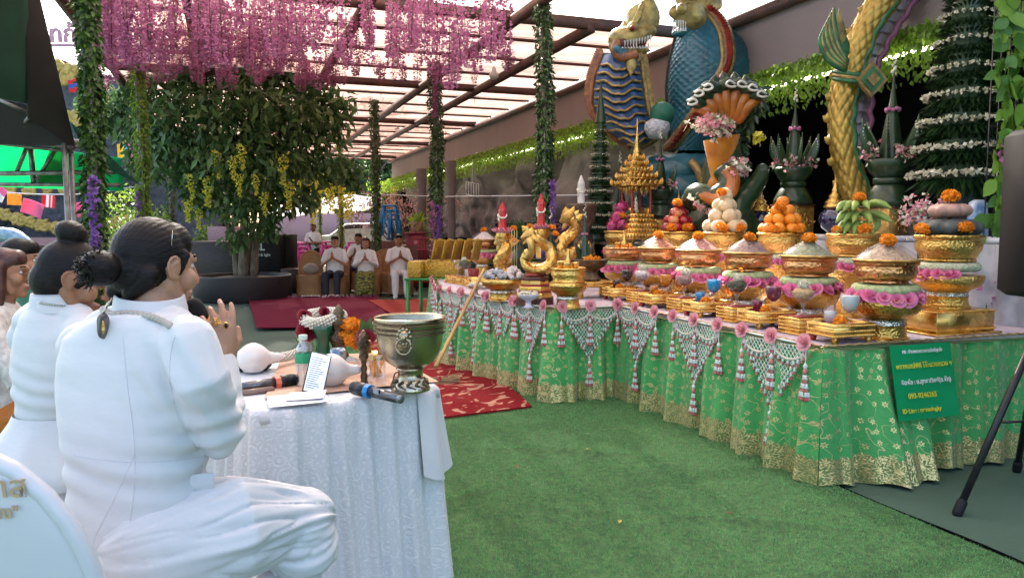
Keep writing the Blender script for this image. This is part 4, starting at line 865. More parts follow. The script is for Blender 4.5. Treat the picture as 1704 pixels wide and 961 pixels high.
def make_box():
    t = T('gold_box', 'x', 'box', (0, 0, 0), AROT, 'beaded gold boxes under the crystal cups'); w, d, h = .19, .17, .1
    B().box((0, 0, h / 2), (w, d, h), 0, 0, 1, .004).obj('body', gold_s, t); B().box((0, 0, h + .003), (w - .02, d - .02, .006)).obj('red_top', redlac, t); B().box((0, 0, .008), (w + .03, d + .03, .014), 0, 0, 1, .003).obj('plinth', gold_s, t)
    b = B()
    for z in (.03, .05, .07, .092):
        for y in (-d / 2 - .003, d / 2 + .003): beads(b, -w / 2, w / 2, y, z, 18, .0075)
        for x in (-w / 2 - .003, w / 2 + .003): beads(b, -d / 2, d / 2, x, z, 16, .0075, 1)
    b.obj('beading', gold_s, t)['kind'] = 'stuff'
    return t
tr0, bx0 = make_tray(), make_box(); tu, tv = uv(on(1398, 567, TZ))
for k in range(5):
    nm, m = drinks[k]; u_ = tu + .64 * k; o = tr0 if k == 0 else copy_tree(tr0); o.location = tuple(A(u_, tv, TZ)); o['label'] = f'beaded gold tray on feet carrying the {nm} drink goblet'
    goblet(A(u_ - .03, tv + .03, TZ + .094), nm, m); tumbler(A(u_ + .05, tv + .0 - .03, TZ + .094), nm, m); marigold(A(u_ - .05, tv - .05, TZ + .09), f'orange marigold lying on the tray of the {nm} drink', .036)
    if k < 4:
        u2 = tu + .64 * k + .33; o = bx0 if k == 0 else copy_tree(bx0); o.location = tuple(A(u2, tv + .02, TZ)); gn, gm = grains[k]; o['label'] = f'beaded gold box under the crystal cup of {gn}'
        compote(A(u2, tv + .02, TZ + .106), gn, gm); marigold(A(u2, tv + .02, TZ + .106 + .155), f'white rose on the crystal cup of {gn}', .034, wg_mesh)
def vrow(px, v, py=400):
    r = ray(px, py); k = ((A(0, v) - CP) @ V) / (r @ V); return CP + r * k
def zat(py, d): return CP[2] + ray(852, py)[2] * d
stone_w = mat('white_stones', (.75, .7, .66), (.5, .42, .38), rough=.7, sc=30, bump=.004, bsc=80); stone_g = mat('grey_stones', (.45, .46, .47), (.22, .23, .25), rough=.6, sc=25, bump=.004, bsc=80)
def chunk_pile(name, label, loc, r, h, m, n=26, cat='flowers'):
    t = T(name, label, cat, loc); 
    for k in range(n):
        a = rng.random() * 6.3; q = math.sqrt(rng.random()); z = h * (1 - q * q * .9) * rng.random() ** .4; b = B(); b.ball((0, 0, 0), np.array((.03, .026, .022)) * rng.uniform(.7, 1.25), 8, 6); v = b.v[0]; b.v[0] = v * (1 + .5 * (vnoise(v, 40 + k)[:, None] - .5)); o = b.obj('chunk', m, t); o.location = (r * q * math.cos(a), r * q * math.sin(a), z); o.rotation_euler = (rng.random() * 6, rng.random() * 6, 0)
    return t
q = on(838, 499, TZ); footed('footed_bowl', 'broad carved gold footed bowl of white and grey stones', q, .19, .185)
chunk_pile('stone_heap', 'heap of grey stones in the left of the carved gold bowl', q + (-.06, .0, .195), .1, .07, stone_g); chunk_pile('stone_heap', 'heap of cream stones in the right of the carved gold bowl', q + (.09, 0, .195), .08, .08, stone_w)
q = on(890, 505, TZ); ped = T('stepped_pedestal', 'octagonal gold and red stepped pedestal under the ring shaped golden serpent', 'pedestal', q, AROT)
z = 0
for r, h, m in ((.165, .03, darkred), (.165, .03, darkred), (.15, .035, gold_s), (.142, .02, redlac), (.135, .03, gold_s), (.128, .02, redlac), (.12, .03, gold_s), (.125, .025, darkred)):
    B().lathe([(r, z), (r, z + h * .7), (r * .96, z + h), (0, z + h)], 8).obj('step', m, ped, smooth=False); z += h + .0005
B().lathe([(.07, z), (.085, z + .012), (.06, z + .03), (0, z + .032)], 20).obj('cushion', redlac, ped)
def scaletube(b, pts, rad, n=40, ka=14, kb=None, amp=.08, ell=None, ref=None, m=0, caps=True):
    """tube with raised diamond scales"""
    pts = np.array(pts); k = len(pts); L = np.concatenate([[0], np.cumsum(np.linalg.norm(np.diff(pts, axis=0), axis=1))]); rm = np.mean(rad)
    kb = kb or L[-1] / (2 * PI * rm / ka); a = np.linspace(0, 1, n, endpoint=False)[None] * ka; l = (L / L[-1] * kb)[:, None]
    h = np.sqrt(np.abs(np.sin(PI * (a + l) / 2 * 1.0) * np.sin(PI * (a - l) / 2 * 1.0)))
    return b.tube(pts, rad, n, m, caps, ell, disp=1 + amp * (h - .5) * 2, ref=ref)
def flame(b, base, tip, w, th, n=9, curl=0, m=0, nrm=(0, 1, 0)):
    """thick flame shaped blade"""
    base, tip = np.array(base, float), np.array(tip, float); d = tip - base; L = np.linalg.norm(d); d = d / L; nrm = np.array(nrm, float); s = norm(np.cross(d, nrm)); pts = [base + d * L * t + s * curl * math.sin(PI * t) + s * curl * .8 * t * t for t in np.linspace(0, 1, n)]
    ww = [w * (.35 + 1.3 * math.sin(PI * min(t * .75 + .1, 1)) ** 1.2) * (1 - t ** 2.2) + .002 for t in np.linspace(0, 1, n)]
    return b.tube(pts, np.array([(x, max(th * (1 - .7 * t), .002)) for x, t in zip(ww, np.linspace(0, 1, n))]), 8, m, ref=nrm)
def small_naga(name, label, pix, d, rad, head, crest, extra=None):
    """golden serpent: pix = pixel path tail->head as seen, all at about depth d"""
    o0 = P(*pix[0], d); t = T(name, label, 'serpent statue', o0)
    pts = spline([P(x, y, d + .04 * math.sin(i * 1.3)) - o0 for i, (x, y) in enumerate(pix)], 70); k = np.linspace(0, 1, 70)
    b = B(); scaletube(b, pts, rad * (.45 + .65 * np.sin(PI * np.clip(k * .8 + .12, 0, 1))), 28, 12, amp=.1); b.obj('body', gold, t)
    hb = P(*head[0], d) - o0; hn = P(*head[1], d) - o0; dr = norm(hn - hb)
    b = B(); b.limb([hb - dr * rad * .3, hb + dr * rad * .6, hn], [rad * 1.15, rad * 1.0, rad * .35], 12); up = np.array((0, 0, 1.)); b.limb([hb - up * rad * .6, hn - up * rad * 1.3 - dr * rad * .3], [rad * .7, rad * .22], 10); b.ball(hb + dr * rad * .5 + up * rad * .7 - np.array((0, rad * .6, 0)), rad * .25, 8, 6); b.obj('head', gold_d, t)
    b = B(); ct = P(*crest, d) - o0
    flame(b, hb + up * rad * .5, ct, rad * .55, rad * .35); 
    for j, f in enumerate((.25, .5, .75)): flame(b, hb - dr * rad * (.5 + j * .5) - up * rad * j * .6, hb * (1 - .6) + ct * .6 - dr * rad * (1.6 + j * .9) - up * rad * j * 1.1, rad * .4, rad * .2)
    b.obj('crest', gold, t); return t
small_naga('golden_serpent', 'golden serpent statue coiled in an upright ring on the stepped pedestal', [(879, 418), (873, 431), (879, 444), (893, 449), (910, 445), (919, 432), (915, 415), (903, 405), (893, 400), (884, 393)], 6.32, .042, [(880, 391), (869, 395)], (868, 376))
b = B(); pts = spline([P(880, 398, 6.27), P(885, 408, 6.24), P(884, 420, 6.25), P(877, 430, 6.29)], 14); o0 = pts[0]; b.tube(pts - o0, np.linspace(.03, .034, 14), 10); tag(b.obj('chest_shield', gold_d, loc=o0), 'ribbed golden chest shield of the ring shaped serpent', 'serpent chest')
small_naga('golden_serpent', 'golden serpent statue rearing up with dark tipped crest, right of the red candle', [(985, 425), (975, 408), (958, 418), (944, 424), (932, 418), (936, 402), (950, 390), (958, 376), (950, 362)], 8.0, .062, [(944, 362), (934, 368)], (941, 344))
small_naga('golden_serpent', 'golden serpent upright under the left red candle and lotus', [(842, 455), (836, 448), (832, 436), (838, 424), (842, 412), (836, 400)], 7.6, .06, [(833, 400), (825, 404)], (834, 388))
q = on(945, 512, TZ); footed('footed_tray', 'gold footed tray at the jutting corner carrying a second gold bowl', q, .145, .2, None)
bowl('gold_bowl', 'gold bowl with zigzag band stacked on the corner footed tray', q + (0, 0, .2), .135, .115, gold, foot=.95); pot_set(q + (0, 0, .305), 'small gold pots round a finial on the corner bowl', 1.0)
q = on(884, 512, TZ) + U * .05; t = T('glass_dish', 'milky white stemmed glass dish of jasmine at the table edge', 'dish', q); B().lathe([(0, 0), (.05, 0), (.02, .02), (.018, .05), (.06, .07), (.085, .1), (.083, .103), (.05, .08), (0, .075)], 24, mod=emb(12, .08)).obj('dish', mat('milk_glass', (.7, .68, .8), rough=.2), t)
b = B(); n = 90; a = rng.random(n) * 6.3; r_ = .07 * np.sqrt(rng.random(n)); [b.ball((x * math.cos(y), x * math.sin(y), .09 + .03 * rng.random()), .011, 6, 4, rr=rng.random()) for x, y in zip(r_, a)]; b.obj('jasmine', whitefl, t)['kind'] = 'stuff'
q = on(792, 492, TZ); t2 = T('glass_dish', 'far grey stemmed dish of pale buds below the stick', 'dish', q); B().lathe([(0, 0), (.05, 0), (.02, .02), (.018, .05), (.06, .07), (.085, .1), (.083, .103), (.05, .08), (0, .075)], 20).obj('dish', silver, t2)
b = B(); [b.ball((.06 * math.cos(k * 2.4) * (k / 14), .06 * math.sin(k * 2.4) * (k / 14), .1), .022, 8, 6, rr=.4) for k in range(14)]; b.obj('bud_heap', whitefl, t2)['kind'] = 'stuff'
q = on(996, 497, TZ) + U * .15; t = T('low_gold_table', 'low gold carved table under the dark bronze pedestal bowl', 'low table', q, AROT)
B().box((0, 0, .125), (.36, .26, .05), 0, 0, 1, .004).obj('table_top', gold, t); b = B(); [beads(b, -.18, .18, -.13, zz, 26, .007) for zz in (.11, .14)]; b.obj('beading', gold_s, t)['kind'] = 'stuff'
for x in (-.15, .15):
    for y in (-.1, .1): B().lathe([(.015, 0), (.028, .02), (.02, .06), (.03, .1)], 10, (x, y, 0)).obj('leg', gold, t)
q2 = q + (0, 0, .15); t = T('pedestal_bowl', 'dark bronze pedestal bowl with yellow petals on the low gold table', 'bowl', q2)
B().lathe([(0, 0), (.08, 0), (.09, .02), (.06, .05), (.055, .08), (.07, .1)], 24).obj('foot', bronze, t); B().lathe([(.07, .1), (.12, .13), (.15, .18), (.155, .19), (.145, .19), (.1, .17), (0, .165)], 28, mod=emb(14, .04)).obj('bowl', bronze, t)
b = B(); n = 60; b.leaves(np.stack([rng.normal(0, .04, n), rng.normal(0, .03, n), .175 + .03 * rng.random(n)], -1), rng.normal(size=(n, 3)), rng.normal(size=(n, 3)), .04, .03); b.obj('petals', orangefl, t)['kind'] = 'stuff'
def cone_small(px, py_tip, py_base, d, label):
    o = P(px, py_base, d); zt = zat(py_tip, d) - o[2]; t = T('leaf_cone', label, 'leaf cone', o); 
    B().lathe([(.05, 0), (.04, zt * .25), (.022, zt * .45), (.008, zt * .75), (.003, zt * .95)], 14).obj('cone', leaf_b, t)
    for k in range(4):
        a = k * PI / 2 + .4; b = B(); flame(b, (.04 * math.cos(a), .04 * math.sin(a), .0), (.1 * math.cos(a), .1 * math.sin(a), zt * .35), .018, .008, nrm=(-math.sin(a), math.cos(a), 0)); b.obj('fin', leaf_b, t)
    b = B(); [b.ball((rng.normal() * .008, rng.normal() * .008, zt * (.78 + .03 * j)), .011 * (1 - j / 12), 6, 5, rr=.7) for j in range(9)]; b.obj('jasmine_tip', whitefl, t)
    b = B(); [b.ball((.022 * math.cos(j), .022 * math.sin(j), zt * .47), .011, 6, 4, rr=.8) for j in range(7)]; b.obj('flower_band', wist, t); return t
cone_small(973, 340, 433, 7.1, 'slender leaf cone with white jasmine tip above the dark bronze bowl'); cone_small(916, 345, 425, 7.9, 'slender leaf cone with white tip right of the red candle'); 
waxred = mat('red_wax', (.62, .02, .03), (.45, .01, .02), rough=.3, coat=.3, sss=.1); waxw = mat('white_wax', (.82, .8, .76), rough=.35); lotus_m = mat('pink_lotus', (.8, .42, .45), (.72, .25, .32), rough=.6, attr=True)
def candle(px, ytip, ybase, d, m, label, lotus=True, w=.038, stand=None, n=6):
    o = P(px, ybase, d); h = zat(ytip, d) - o[2]; t = T('candle', label, 'candle', o)
    B().lathe([(0, 0), (w, 0), (w, h * .62), (w * 1.05, h * .64), (w * 1.02, h * .7), (w * .35, h * .93), (w * .12, h), (0, h)], n).obj('wax', m, t, smooth=False)
    b = B(); b.tube([(w * 1.1 * math.cos(a), w * 1.1 * math.sin(a), h * (.48 + .1 * math.sin(a))) for a in np.linspace(0, 2 * PI, 16)], .009, 6, r=.8); [b.ball((-w * .9, -w * .7, h * (.44 - j * .05)), .012, 6, 5, rr=.8) for j in range(4)]; b.obj('jasmine_string', whitefl, t)
    if lotus:
        b = B()
        for lv, (rr, z, n_) in enumerate(((.1, -.05, 12), (.085, -.035, 10), (.065, -.02, 8))):
            for j in range(n_): a = j * 2 * PI / n_ + lv * .3; o_ = np.array((math.cos(a), math.sin(a), 0)); b.leaves([o_ * rr * .35 + (0, 0, z)], [o_ + (0, 0, .55)], [-o_ * .4 + (0, 0, 1)], rr * .9, rr * .6, fold=-.25)
        b.ball((0, 0, -.035), (.07, .07, .03), 12, 8, rr=.3); b.obj('lotus_cup', lotus_m, t)
    if stand: B().lathe([(r, -z) for r, z in stand[::-1]], 24, mod=emb(9, .05)).obj('stand', gold, t)
    return t
candle(836, 336, 379, 7.6, waxred, 'left red candle with jasmine string on a pink lotus cup', stand=[(.06, .05), (.075, .1), (.05, .13), (.055, .16)])
candle(900, 322, 373, 7.9, waxred, 'taller red candle with jasmine string on a pink lotus cup before the ivy post', stand=[(.09, .05), (.1, .09), (.085, .14), (.07, .18), (.1, .3), (.09, .5)])
candle(967, 292, 338, 8.9, waxw, 'white candle with flower string on the brown carved urn', lotus=False, w=.042, n=16)
q = P(968, 338, 8.9); b = B(); b.lathe([(.12, -.62), (.14, -.58), (.09, -.5), (.08, -.36), (.1, -.3), (.15, -.2), (.17, -.05), (.185, -.03), (.185, -.004), (0, -.002)], 28, mod=emb(11, .05)); tag(b.obj('carved_urn', mat('brown_carved', (.2, .12, .075), (.09, .055, .035), rough=.5, bump=.01, bsc=40, btype='voronoi'), loc=q), 'brown carved urn on a stem below the white candle', 'urn')
far_food = riceC('farwhite', (.78, .74, .72), (.55, .5, .5)); 
for (px, d, nm) in ((806, 10.6, 'leftmost'), (853, 10.0, 'second from left')):
    q = P(px, 500, d); q[2] = TZ; footed('footed_tray', f'far gold footed tray, {nm} on the farthest table', q, .19, .235, 'far footed trays'); rose_ring(f'pink and white rose ring on the {nm} far tray', q + (0, 0, .235), .19, pinkrose if px < 820 else palerose, 'far rose rings', 14, .045, roll=rollgreen)
    bowl('copper_bowl', f'copper bowl of white food, {nm} on the farthest table', q + (0, 0, .32), .17, .12, copper, 'far copper bowls'); food_dome(f'white food under wrap in the {nm} far copper bowl', q + (0, 0, .44), .175, .12, far_food); marigold(q + (0, 0, .55), f'orange marigold on the {nm} far white food', .045)
q = P(890, 500, 9.0); q[2] = TZ; footed('footed_tray', 'far gold footed tray behind the ring shaped serpent', q, .19, .3, 'far footed trays'); food_dome('white food under wrap behind the ring shaped serpent', q + (0, 0, .31), .17, .12, far_food)
for px, py, d, lb in ((855, 378, 7.7, 'upper right of the left candle'), (848, 392, 7.6, 'middle right of the left candle'), (856, 399, 7.5, 'lowest right of the left candle'), (881, 375, 7.8, 'left of the taller red candle'), (919, 376, 7.8, 'upper right of the taller red candle'), (924, 387, 7.7, 'lower right of the taller red candle')): marigold(P(px, py + 5, d), f'orange marigold at the {lb}', .034)
dk = T('potted_palm', 'dark spiky fruit and leaf offering between the two red candles', 'plant', P(868, 405, 8.1)); n = 120; b = B(); dd = norm(rng.normal(size=(n, 3)) + (0, 0, .8)); b.leaves(dd * .04, dd, rng.normal(size=(n, 3)), .24, .03, r=rng.random(n) * .5); b.obj('spikes', leaf_d, dk)['kind'] = 'stuff'; B().lathe([(0, -.3), (.09, -.3), (.1, -.15), (.08, 0), (0, .03)], 16, mod=emb(9, .2)).obj('fruit', leaf_b, dk)
gr = T('grape_bunch', 'dark purple grapes between the red candle and the rearing serpent', 'grapes', P(932, 385, 8.3)); gm = mat('purple_grape', (.09, .02, .07), (.04, .01, .04), rough=.3)
for k in range(34): b = B(); b.ball((rng.normal() * .05, rng.normal() * .04, .1 * rng.random() - .05 + .02), .02, 8, 6); b.obj('grape', gm, gr)
js = T('joss_sticks', 'three thin pale joss sticks standing in the stone bowl', 'joss sticks', P(856, 445, 6.9))
for x in (-.022, .0, .02): B().bar((x, 0, 0), (x * 1.1, 0, .33), .005).obj('stick', mat('joss', (.7, .6, .3), rough=.8), js)
pr = T('ribbon_dish', 'dark green dish with purple ribbon rolls inside the serpent ring', 'dish', P(896, 436, 6.6)); B().lathe([(0, 0), (.06, 0), (.1, .03), (.095, .035), (0, .02)], 18).obj('dish', leaf_b, pr)
for x in (-.04, .04): B().tube([(x, 0, .03), (x, 0, .15)], .018, 10).obj('roll', wist_p, pr)
for px, d, lb in ((755, 8.7, 'leftmost'), (769, 8.5, 'middle'), (784, 8.2, 'rightmost')):
    q = P(px, 470, d); q[2] = TZ; t = copy_tree(bx0, q, AROT, f'small far beaded gold box, {lb} of three beside the stick', .8)
t = copy_tree(tr0, P(806, 480, 7.9) * np.array((1, 1, 0)) + (0, 0, TZ), AROT, 'far beaded gold tray on feet behind the stone bowl', 1.0)
goblet(P(762, 455, 8.6) * np.array((1, 1, 0)) + (0, 0, TZ + .09), 'clear', glass); 
compote(P(774, 455, 8.4) * np.array((1, 1, 0)) + (0, 0, TZ + .09), 'brown grain', grains[1][1]); marigold(P(774, 455, 8.4) * np.array((1, 1, 0)) + (0, 0, TZ + .25), 'white rose on the far brown grain cup', .03, wg_mesh)
B_ = T('red_cup', 'plain red paper cup on the farthest table', 'cup', P(788, 458, 8.6) * np.array((1, 1, 0)) + (0, 0, TZ + .02)); B().lathe([(0, 0), (.05, 0), (.065, .14), (.06, .14), (.045, .02), (0, .02)], 18).obj('cup_wall', redlac, B_)
marble = mat('marble_cloth', (.62, .64, .68), (.3, .33, .4), rough=.5, sc=5, contrast=.25)
def tier(label, u0, u1, v0, v1, z):
    t = T('back_table', label, 'table', A(u0, v0), AROT); w, d = v1 - v0, u1 - u0; B().box((w / 2, d / 2, z - .02), (w, d, .04), 0, 0, 1, .008).obj('table_top', marble, t)
    b = B(); xs = np.linspace(0, w, 60); b.grid([[(x, -.004 - .01 * math.sin(x * 40), zz) for x in xs] for zz in np.linspace(.02, z - .041, 6)]); ys = np.linspace(0, d, 160); b.grid([[(-.004 - .012 * math.sin(y * 33), y, zz) for y in ys[::-1]] for zz in np.linspace(.02, z - .041, 6)]); b.obj('cloth_drop', marble, t); return t
tier('near raised back table under a marbled cloth, holding the blue vases', -.3, 2.55, 1.72, 2.9, 1.3); tier('far raised back table under a marbled cloth behind the apples', 2.57, 5.2, 1.5, 2.9, 1.18)
blueg = mat('cobalt_glaze', (.006, .012, .09), (.004, .006, .05), rough=.08, sc=5, coat=1)
def vase(px, ybase, s, label):
    q = vrow(px, 1.95, ybase); q[2] = 1.302; t = T('lidded_vase', label, 'vase', q, 0, 'cobalt vases with gold lids', s)
    B().lathe([(0, 0), (.06, 0), (.06, .012), (.05, .02)], 24).obj('base_ring', silver, t); B().lathe([(.05, .02), (.1, .06), (.125, .12), (.12, .17), (.085, .215), (.06, .225)], 36).obj('jar', blueg, t)
    B().lathe([(.06, .225), (.09, .23), (.088, .245), (.07, .26), (.082, .275), (.06, .3), (.045, .31), (.055, .325), (.035, .35), (.022, .36), (.03, .372), (.018, .4), (.01, .45), (.003, .5), (0, .51)], 24, mod=emb(10, .05)).obj('gold_lid', gold, t)
vase(1265, 378, .95, 'cobalt blue vase with tiered gold lid left of the oranges'); vase(1388, 372, 1.0, 'cobalt blue vase with tiered gold lid between oranges and bananas'); vase(1129, 352, .95, 'farthest cobalt vase, only its gold lid showing above the apples')
def plinth(px, yb, v, w, h, z0, label):
    q = vrow(px, v, yb); t = T('gold_plinth', label, 'plinth', (q[0], q[1], z0), AROT, 'gold foil plinths'); B().box((0, 0, h / 2), (w, w, h), 0, 0, 1, .003).obj('block', gold_d, t); B().box((0, 0, h + .006), (w + .02, w + .02, .012)).obj('top_board', darkred, t)
    b = B()
    for k in range(26): 
        x = rng.uniform(-.4, .4) * w; z = rng.uniform(.12, .88) * h; a = rng.random() * 6; b.tube(spline([(x, -w / 2 - .002, z), (x + .03 * math.cos(a), -w / 2 - .003, z + .03 * math.sin(a)), (x + .05 * math.cos(a + .8), -w / 2 - .002, z + .05 * math.sin(a + .8))], 6), .004, 5); b.tube(spline([(-w / 2 - .002, x, z), (-w / 2 - .003, x + .03 * math.cos(a), z + .03 * math.sin(a)), (-w / 2 - .002, x + .05 * math.cos(a + .8), z + .05 * math.sin(a + .8))], 6), .004, 5)
    b.obj('relief', gold_s, t)['kind'] = 'stuff'; return np.array((q[0], q[1], z0 + h + .012))
def baisri(loc, label, s=1.0, pink=palerose):
    t = T('leaf_bouquet', label, 'leaf offering', loc, rng.random(), 'banana leaf cone offerings on plinths', s)
    pl = lambda z, th: 1 + .025 * np.abs(np.sin(18 * th))
    B().lathe([(0, 0), (.18, 0), (.175, .05), (.13, .14), (.105, .17)], 72, mod=pl).obj('pot_foot', leaf_b, t); B().lathe([(.105, .17), (.12, .175), (.12, .215), (.105, .22)], 40).obj('waist', leaf_b, t); B().lathe([(.105, .22), (.15, .27), (.175, .34), (.165, .36), (0, .36)], 72, mod=pl).obj('pot_cup', leaf_b, t)
    B().lathe([(.09, .36), (.075, .5), (.045, .68), (.036, .72), (.045, .73), (.03, .76), (.012, .9), (.006, 1.02)], 24, mod=emb(8, .08)).obj('spire', leaf_b, t)
    b = B(); [b.ball((.045 * math.cos(j * .6), .045 * math.sin(j * .6), .725 + .012 * (j % 2)), .016, 6, 5, rr=.7) for j in range(11)]; b.obj('purple_band', wist, t)
    b = B(); [b.ball((.01 * math.cos(j * 2), .01 * math.sin(j * 2), 1.0 + .016 * j), .017 * (1 - j / 12), 6, 5, rr=.7) for j in range(10)]; b.obj('jasmine_tip', whitefl, t)
    for k in range(6):
        a = k * PI / 3 + .3; o = np.array((math.cos(a), math.sin(a), 0)); n_ = (-math.sin(a), math.cos(a), 0); b = B(); flame(b, o * .1 + (0, 0, .36), o * .2 + (0, 0, .68), .035, .014, nrm=n_, curl=-.03); [b.ball(o * (.14 + .075 * math.sin(j / 9 * 2.4)) + (0, 0, .42 + .025 * j), .009, 6, 4, 1, rr=.8) for j in range(9)]; b.obj('leaf_fin', [leaf_b, whitefl], t)
    for k in range(4):
        a = k * PI / 2 + .9; b = B(); c = np.array((math.cos(a) * .15, math.sin(a) * .15, .4)); [b.leaves(c + rng.normal(size=(14, 3)) * .032, rng.normal(size=(14, 3)), rng.normal(size=(14, 3)), .04, .036, m_) for m_ in (0, 0, 1)]; b.leaves(np.repeat([c], 16, 0), rng.normal(size=(16, 3)), rng.normal(size=(16, 3)), .11, .012, 2); b.obj('flower_cluster', [pink, whitefl, leaf_d], t)
    return t
pq = plinth(1318, 375, 2.25, .28, .27, 1.302, 'gold foil plinth behind the oranges'); baisri(pq, 'banana leaf cone offering with pink flowers above the oranges', 1.0)
pq = plinth(1478, 375, 2.2, .3, .22, 1.302, 'gold foil plinth right of the bananas'); baisri(pq, 'banana leaf cone offering with pale pink flowers before the golden serpent tail', 1.08)
pq = plinth(1097, 375, 1.75, .3, .27, 1.182, 'gold foil plinth behind the golden pavilion'); baisri(pq, 'dark banana leaf cone offering right of the golden pavilion', .92)
q = P(1031, 352, 9.9); q[2] = 1.182; baisri(q, 'dark banana leaf cone offering left of the golden pavilion', 1.0)
def tower(loc, label, tiers, rb, rt, dz, s=1.0, core_h=.2, dens=1.0):
    t = T('leaf_tower', label, 'leaf tower', loc, 0, 'tiered banana leaf towers')
    B().lathe([(.0, 0), (rb * .5, 0), (rb * .42, .06), (rb * .38, core_h)], 40, mod=lambda z, th: 1 + .03 * np.abs(np.sin(14 * th))).obj('stand', leaf_b, t)
    for k in range(tiers):
        f = k / (tiers - 1); r = rb + (rt - rb) * f; z = core_h + k * dz
        b = B(); b.lathe([(r * .5, z - dz * .1), (r * .55, z + dz * .3), (r * .56, z + dz * .95)], 24)
        for row, (zz, rr, ln, dn, n_) in enumerate(((.02, .5, .62, -.75, 40), (.10, .55, .6, -.5, 46), (.32, .5, .56, -.15, 44), (.5, .5, .5, .25, 40), (.72, .5, .44, .6, 38))):
            n = int(n_ * (r / rb) ** .5 * dens); a = np.arange(n) * 2 * PI / n + row * .1 + rng.normal(0, .02, n); o = np.stack([np.cos(a), np.sin(a), 0 * a], -1)
            b.leaves(o * r * rr + np.array((0, 0, z + zz * dz)), o + np.array((0, 0, dn)), o * .3 + np.array((0, 0, 1)), r * ln * rng.uniform(.75, 1.15, n), r * .12, fold=.5)
        b.obj('leaf_ring', leaf_b, t)
        b = B(); n = int(46 * r / rb); 
        for j in range(n):
            a = j * 2 * PI / n; b.leaves(np.repeat([(r * .95 * math.cos(a), r * .95 * math.sin(a), z + dz * .22 + .012 * rng.random())], 9, 0), rng.normal(size=(9, 3)), rng.normal(size=(9, 3)), r * .1, r * .09)
        b.obj('flower_ring', whitefl, t)['kind'] = 'stuff'
    z = core_h + tiers * dz; B().lathe([(rt * .72, z - .02), (rt * .5, z + dz), (rt * .2, z + 2.2 * dz), (.01, z + 3.2 * dz)], 24, mod=emb(9, .1)).obj('tip_cone', leaf_b, t); return t
q = P(1597, 345, 6.0); q[2] = 1.45; tower(q, 'huge tiered banana leaf tower ringed with white flowers at the right', 10, .38, .12, .198, core_h=.27)
q3 = q.copy(); st = T('tower_stool', 'dark cloth draped stand under the huge leaf tower', 'stand', (q[0], q[1], 0), AROT); B().box((0, 0, .724), (.5, .5, 1.448), 0, 0, 1, .01).obj('block', dark, st)
q = P(998, 362, 9.4); q[2] = 1.182; tower(q, 'slimmer tiered banana leaf tower left of the golden pavilion', 9, .2, .085, .145, core_h=.14)
b = B(); q = P(1625, 395, 5.6); b.box((0, 0, 0), (.14, .1, .34), .3, 0, .8, .02); v = b.v[0]; tag(b.obj('blue_bundle', mat('blue_white_wrap', (.6, .66, .72), (.12, .25, .5), rough=.35, sc=12, contrast=.3, bump=.02, bsc=14), loc=q + (0, 0, .1)), 'blue and white plastic wrapped bundle right of the pumpkins', 'bundle')
fl = T('flower_spray', 'spray of salmon and white flowers behind the pumpkins', 'flowers', P(1533, 372, 5.4)); n = 240; b = B(); c = np.stack([rng.normal(0, .07, n), rng.normal(0, .05, n), rng.normal(.06, .06, n)], -1); b.leaves(c[:150], rng.normal(size=(150, 3)), rng.normal(size=(150, 3)), .035, .03); b.leaves(c[150:], rng.normal(size=(90, 3)), rng.normal(size=(90, 3)), .033, .03, 1); b.leaves(c[:60], rng.normal(size=(60, 3)), rng.normal(size=(60, 3)), .05, .015, 2); b.tube([(0, 0, -.35), (0, 0, .05)], .02, 6, 2); b.obj('blooms', [palerose, whitefl, leaf_d], fl)['kind'] = 'stuff'
q = P(1058, 399, 8.75); q[2] = zat(398, 8.75); pv_ = T('golden_pavilion', 'golden spired shrine pavilion with red columns behind the dragon fruit', 'shrine', q, AROT)
z = 0
for w, h in ((.5, .075), (.45, .05), (.4, .06), (.34, .05), (.3, .055)):
    B().box((0, 0, z + h / 2), (w, w, h * .98), 0, 0, .96, .004).obj('base_step', gold_s, pv_); b = B(); k = int(w / .035); [b.ball((-w / 2 + (j + .5) * w / k, -w / 2, z + h * .55), (.012, .008, h * .32), 6, 4) for j in range(k)]; [b.ball((-w / 2, -w / 2 + (j + .5) * w / k, z + h * .55), (.008, .012, h * .32), 6, 4) for j in range(k)]; b.obj('petal_trim', gold, pv_)['kind'] = 'stuff'; z += h
for sx in (-1, 1):
    for sy in (-1, 1): B().lathe([(.018, 0), (.014, .02), (.014, .26), (.022, .3)], 10, (sx * .115, sy * .115, z)).obj('column', redlac, pv_)
    for zz in (0,): B().box((sx * .115, 0, z + .03), (.02, .2, .06)).obj('rail', gold, pv_); 
B().lathe([(.03, 0), (.05, .02), (.025, .05), (.03, .12), (.012, .2), (0, .22)], 14, (0, 0, z)).obj('figurine', silver, pv_)
b = B()
for sx in (-1, 1):
    for f in (0, 1):
        for j in range(5): flame(b, ((sx * .13, -.13 + .065 * j, z + .3) if f else (-.13 + .065 * j, sx * .13, z + .3)), ((sx * .13, -.13 + .065 * j, z + .2 + .03 * abs(j - 2)) if f else (-.13 + .065 * j, sx * .13, z + .2 + .03 * abs(j - 2))), .022, .008, nrm=((1, 0, 0) if f else (0, 1, 0)))
b.obj('gable_fringe', gold, pv_); z += .3
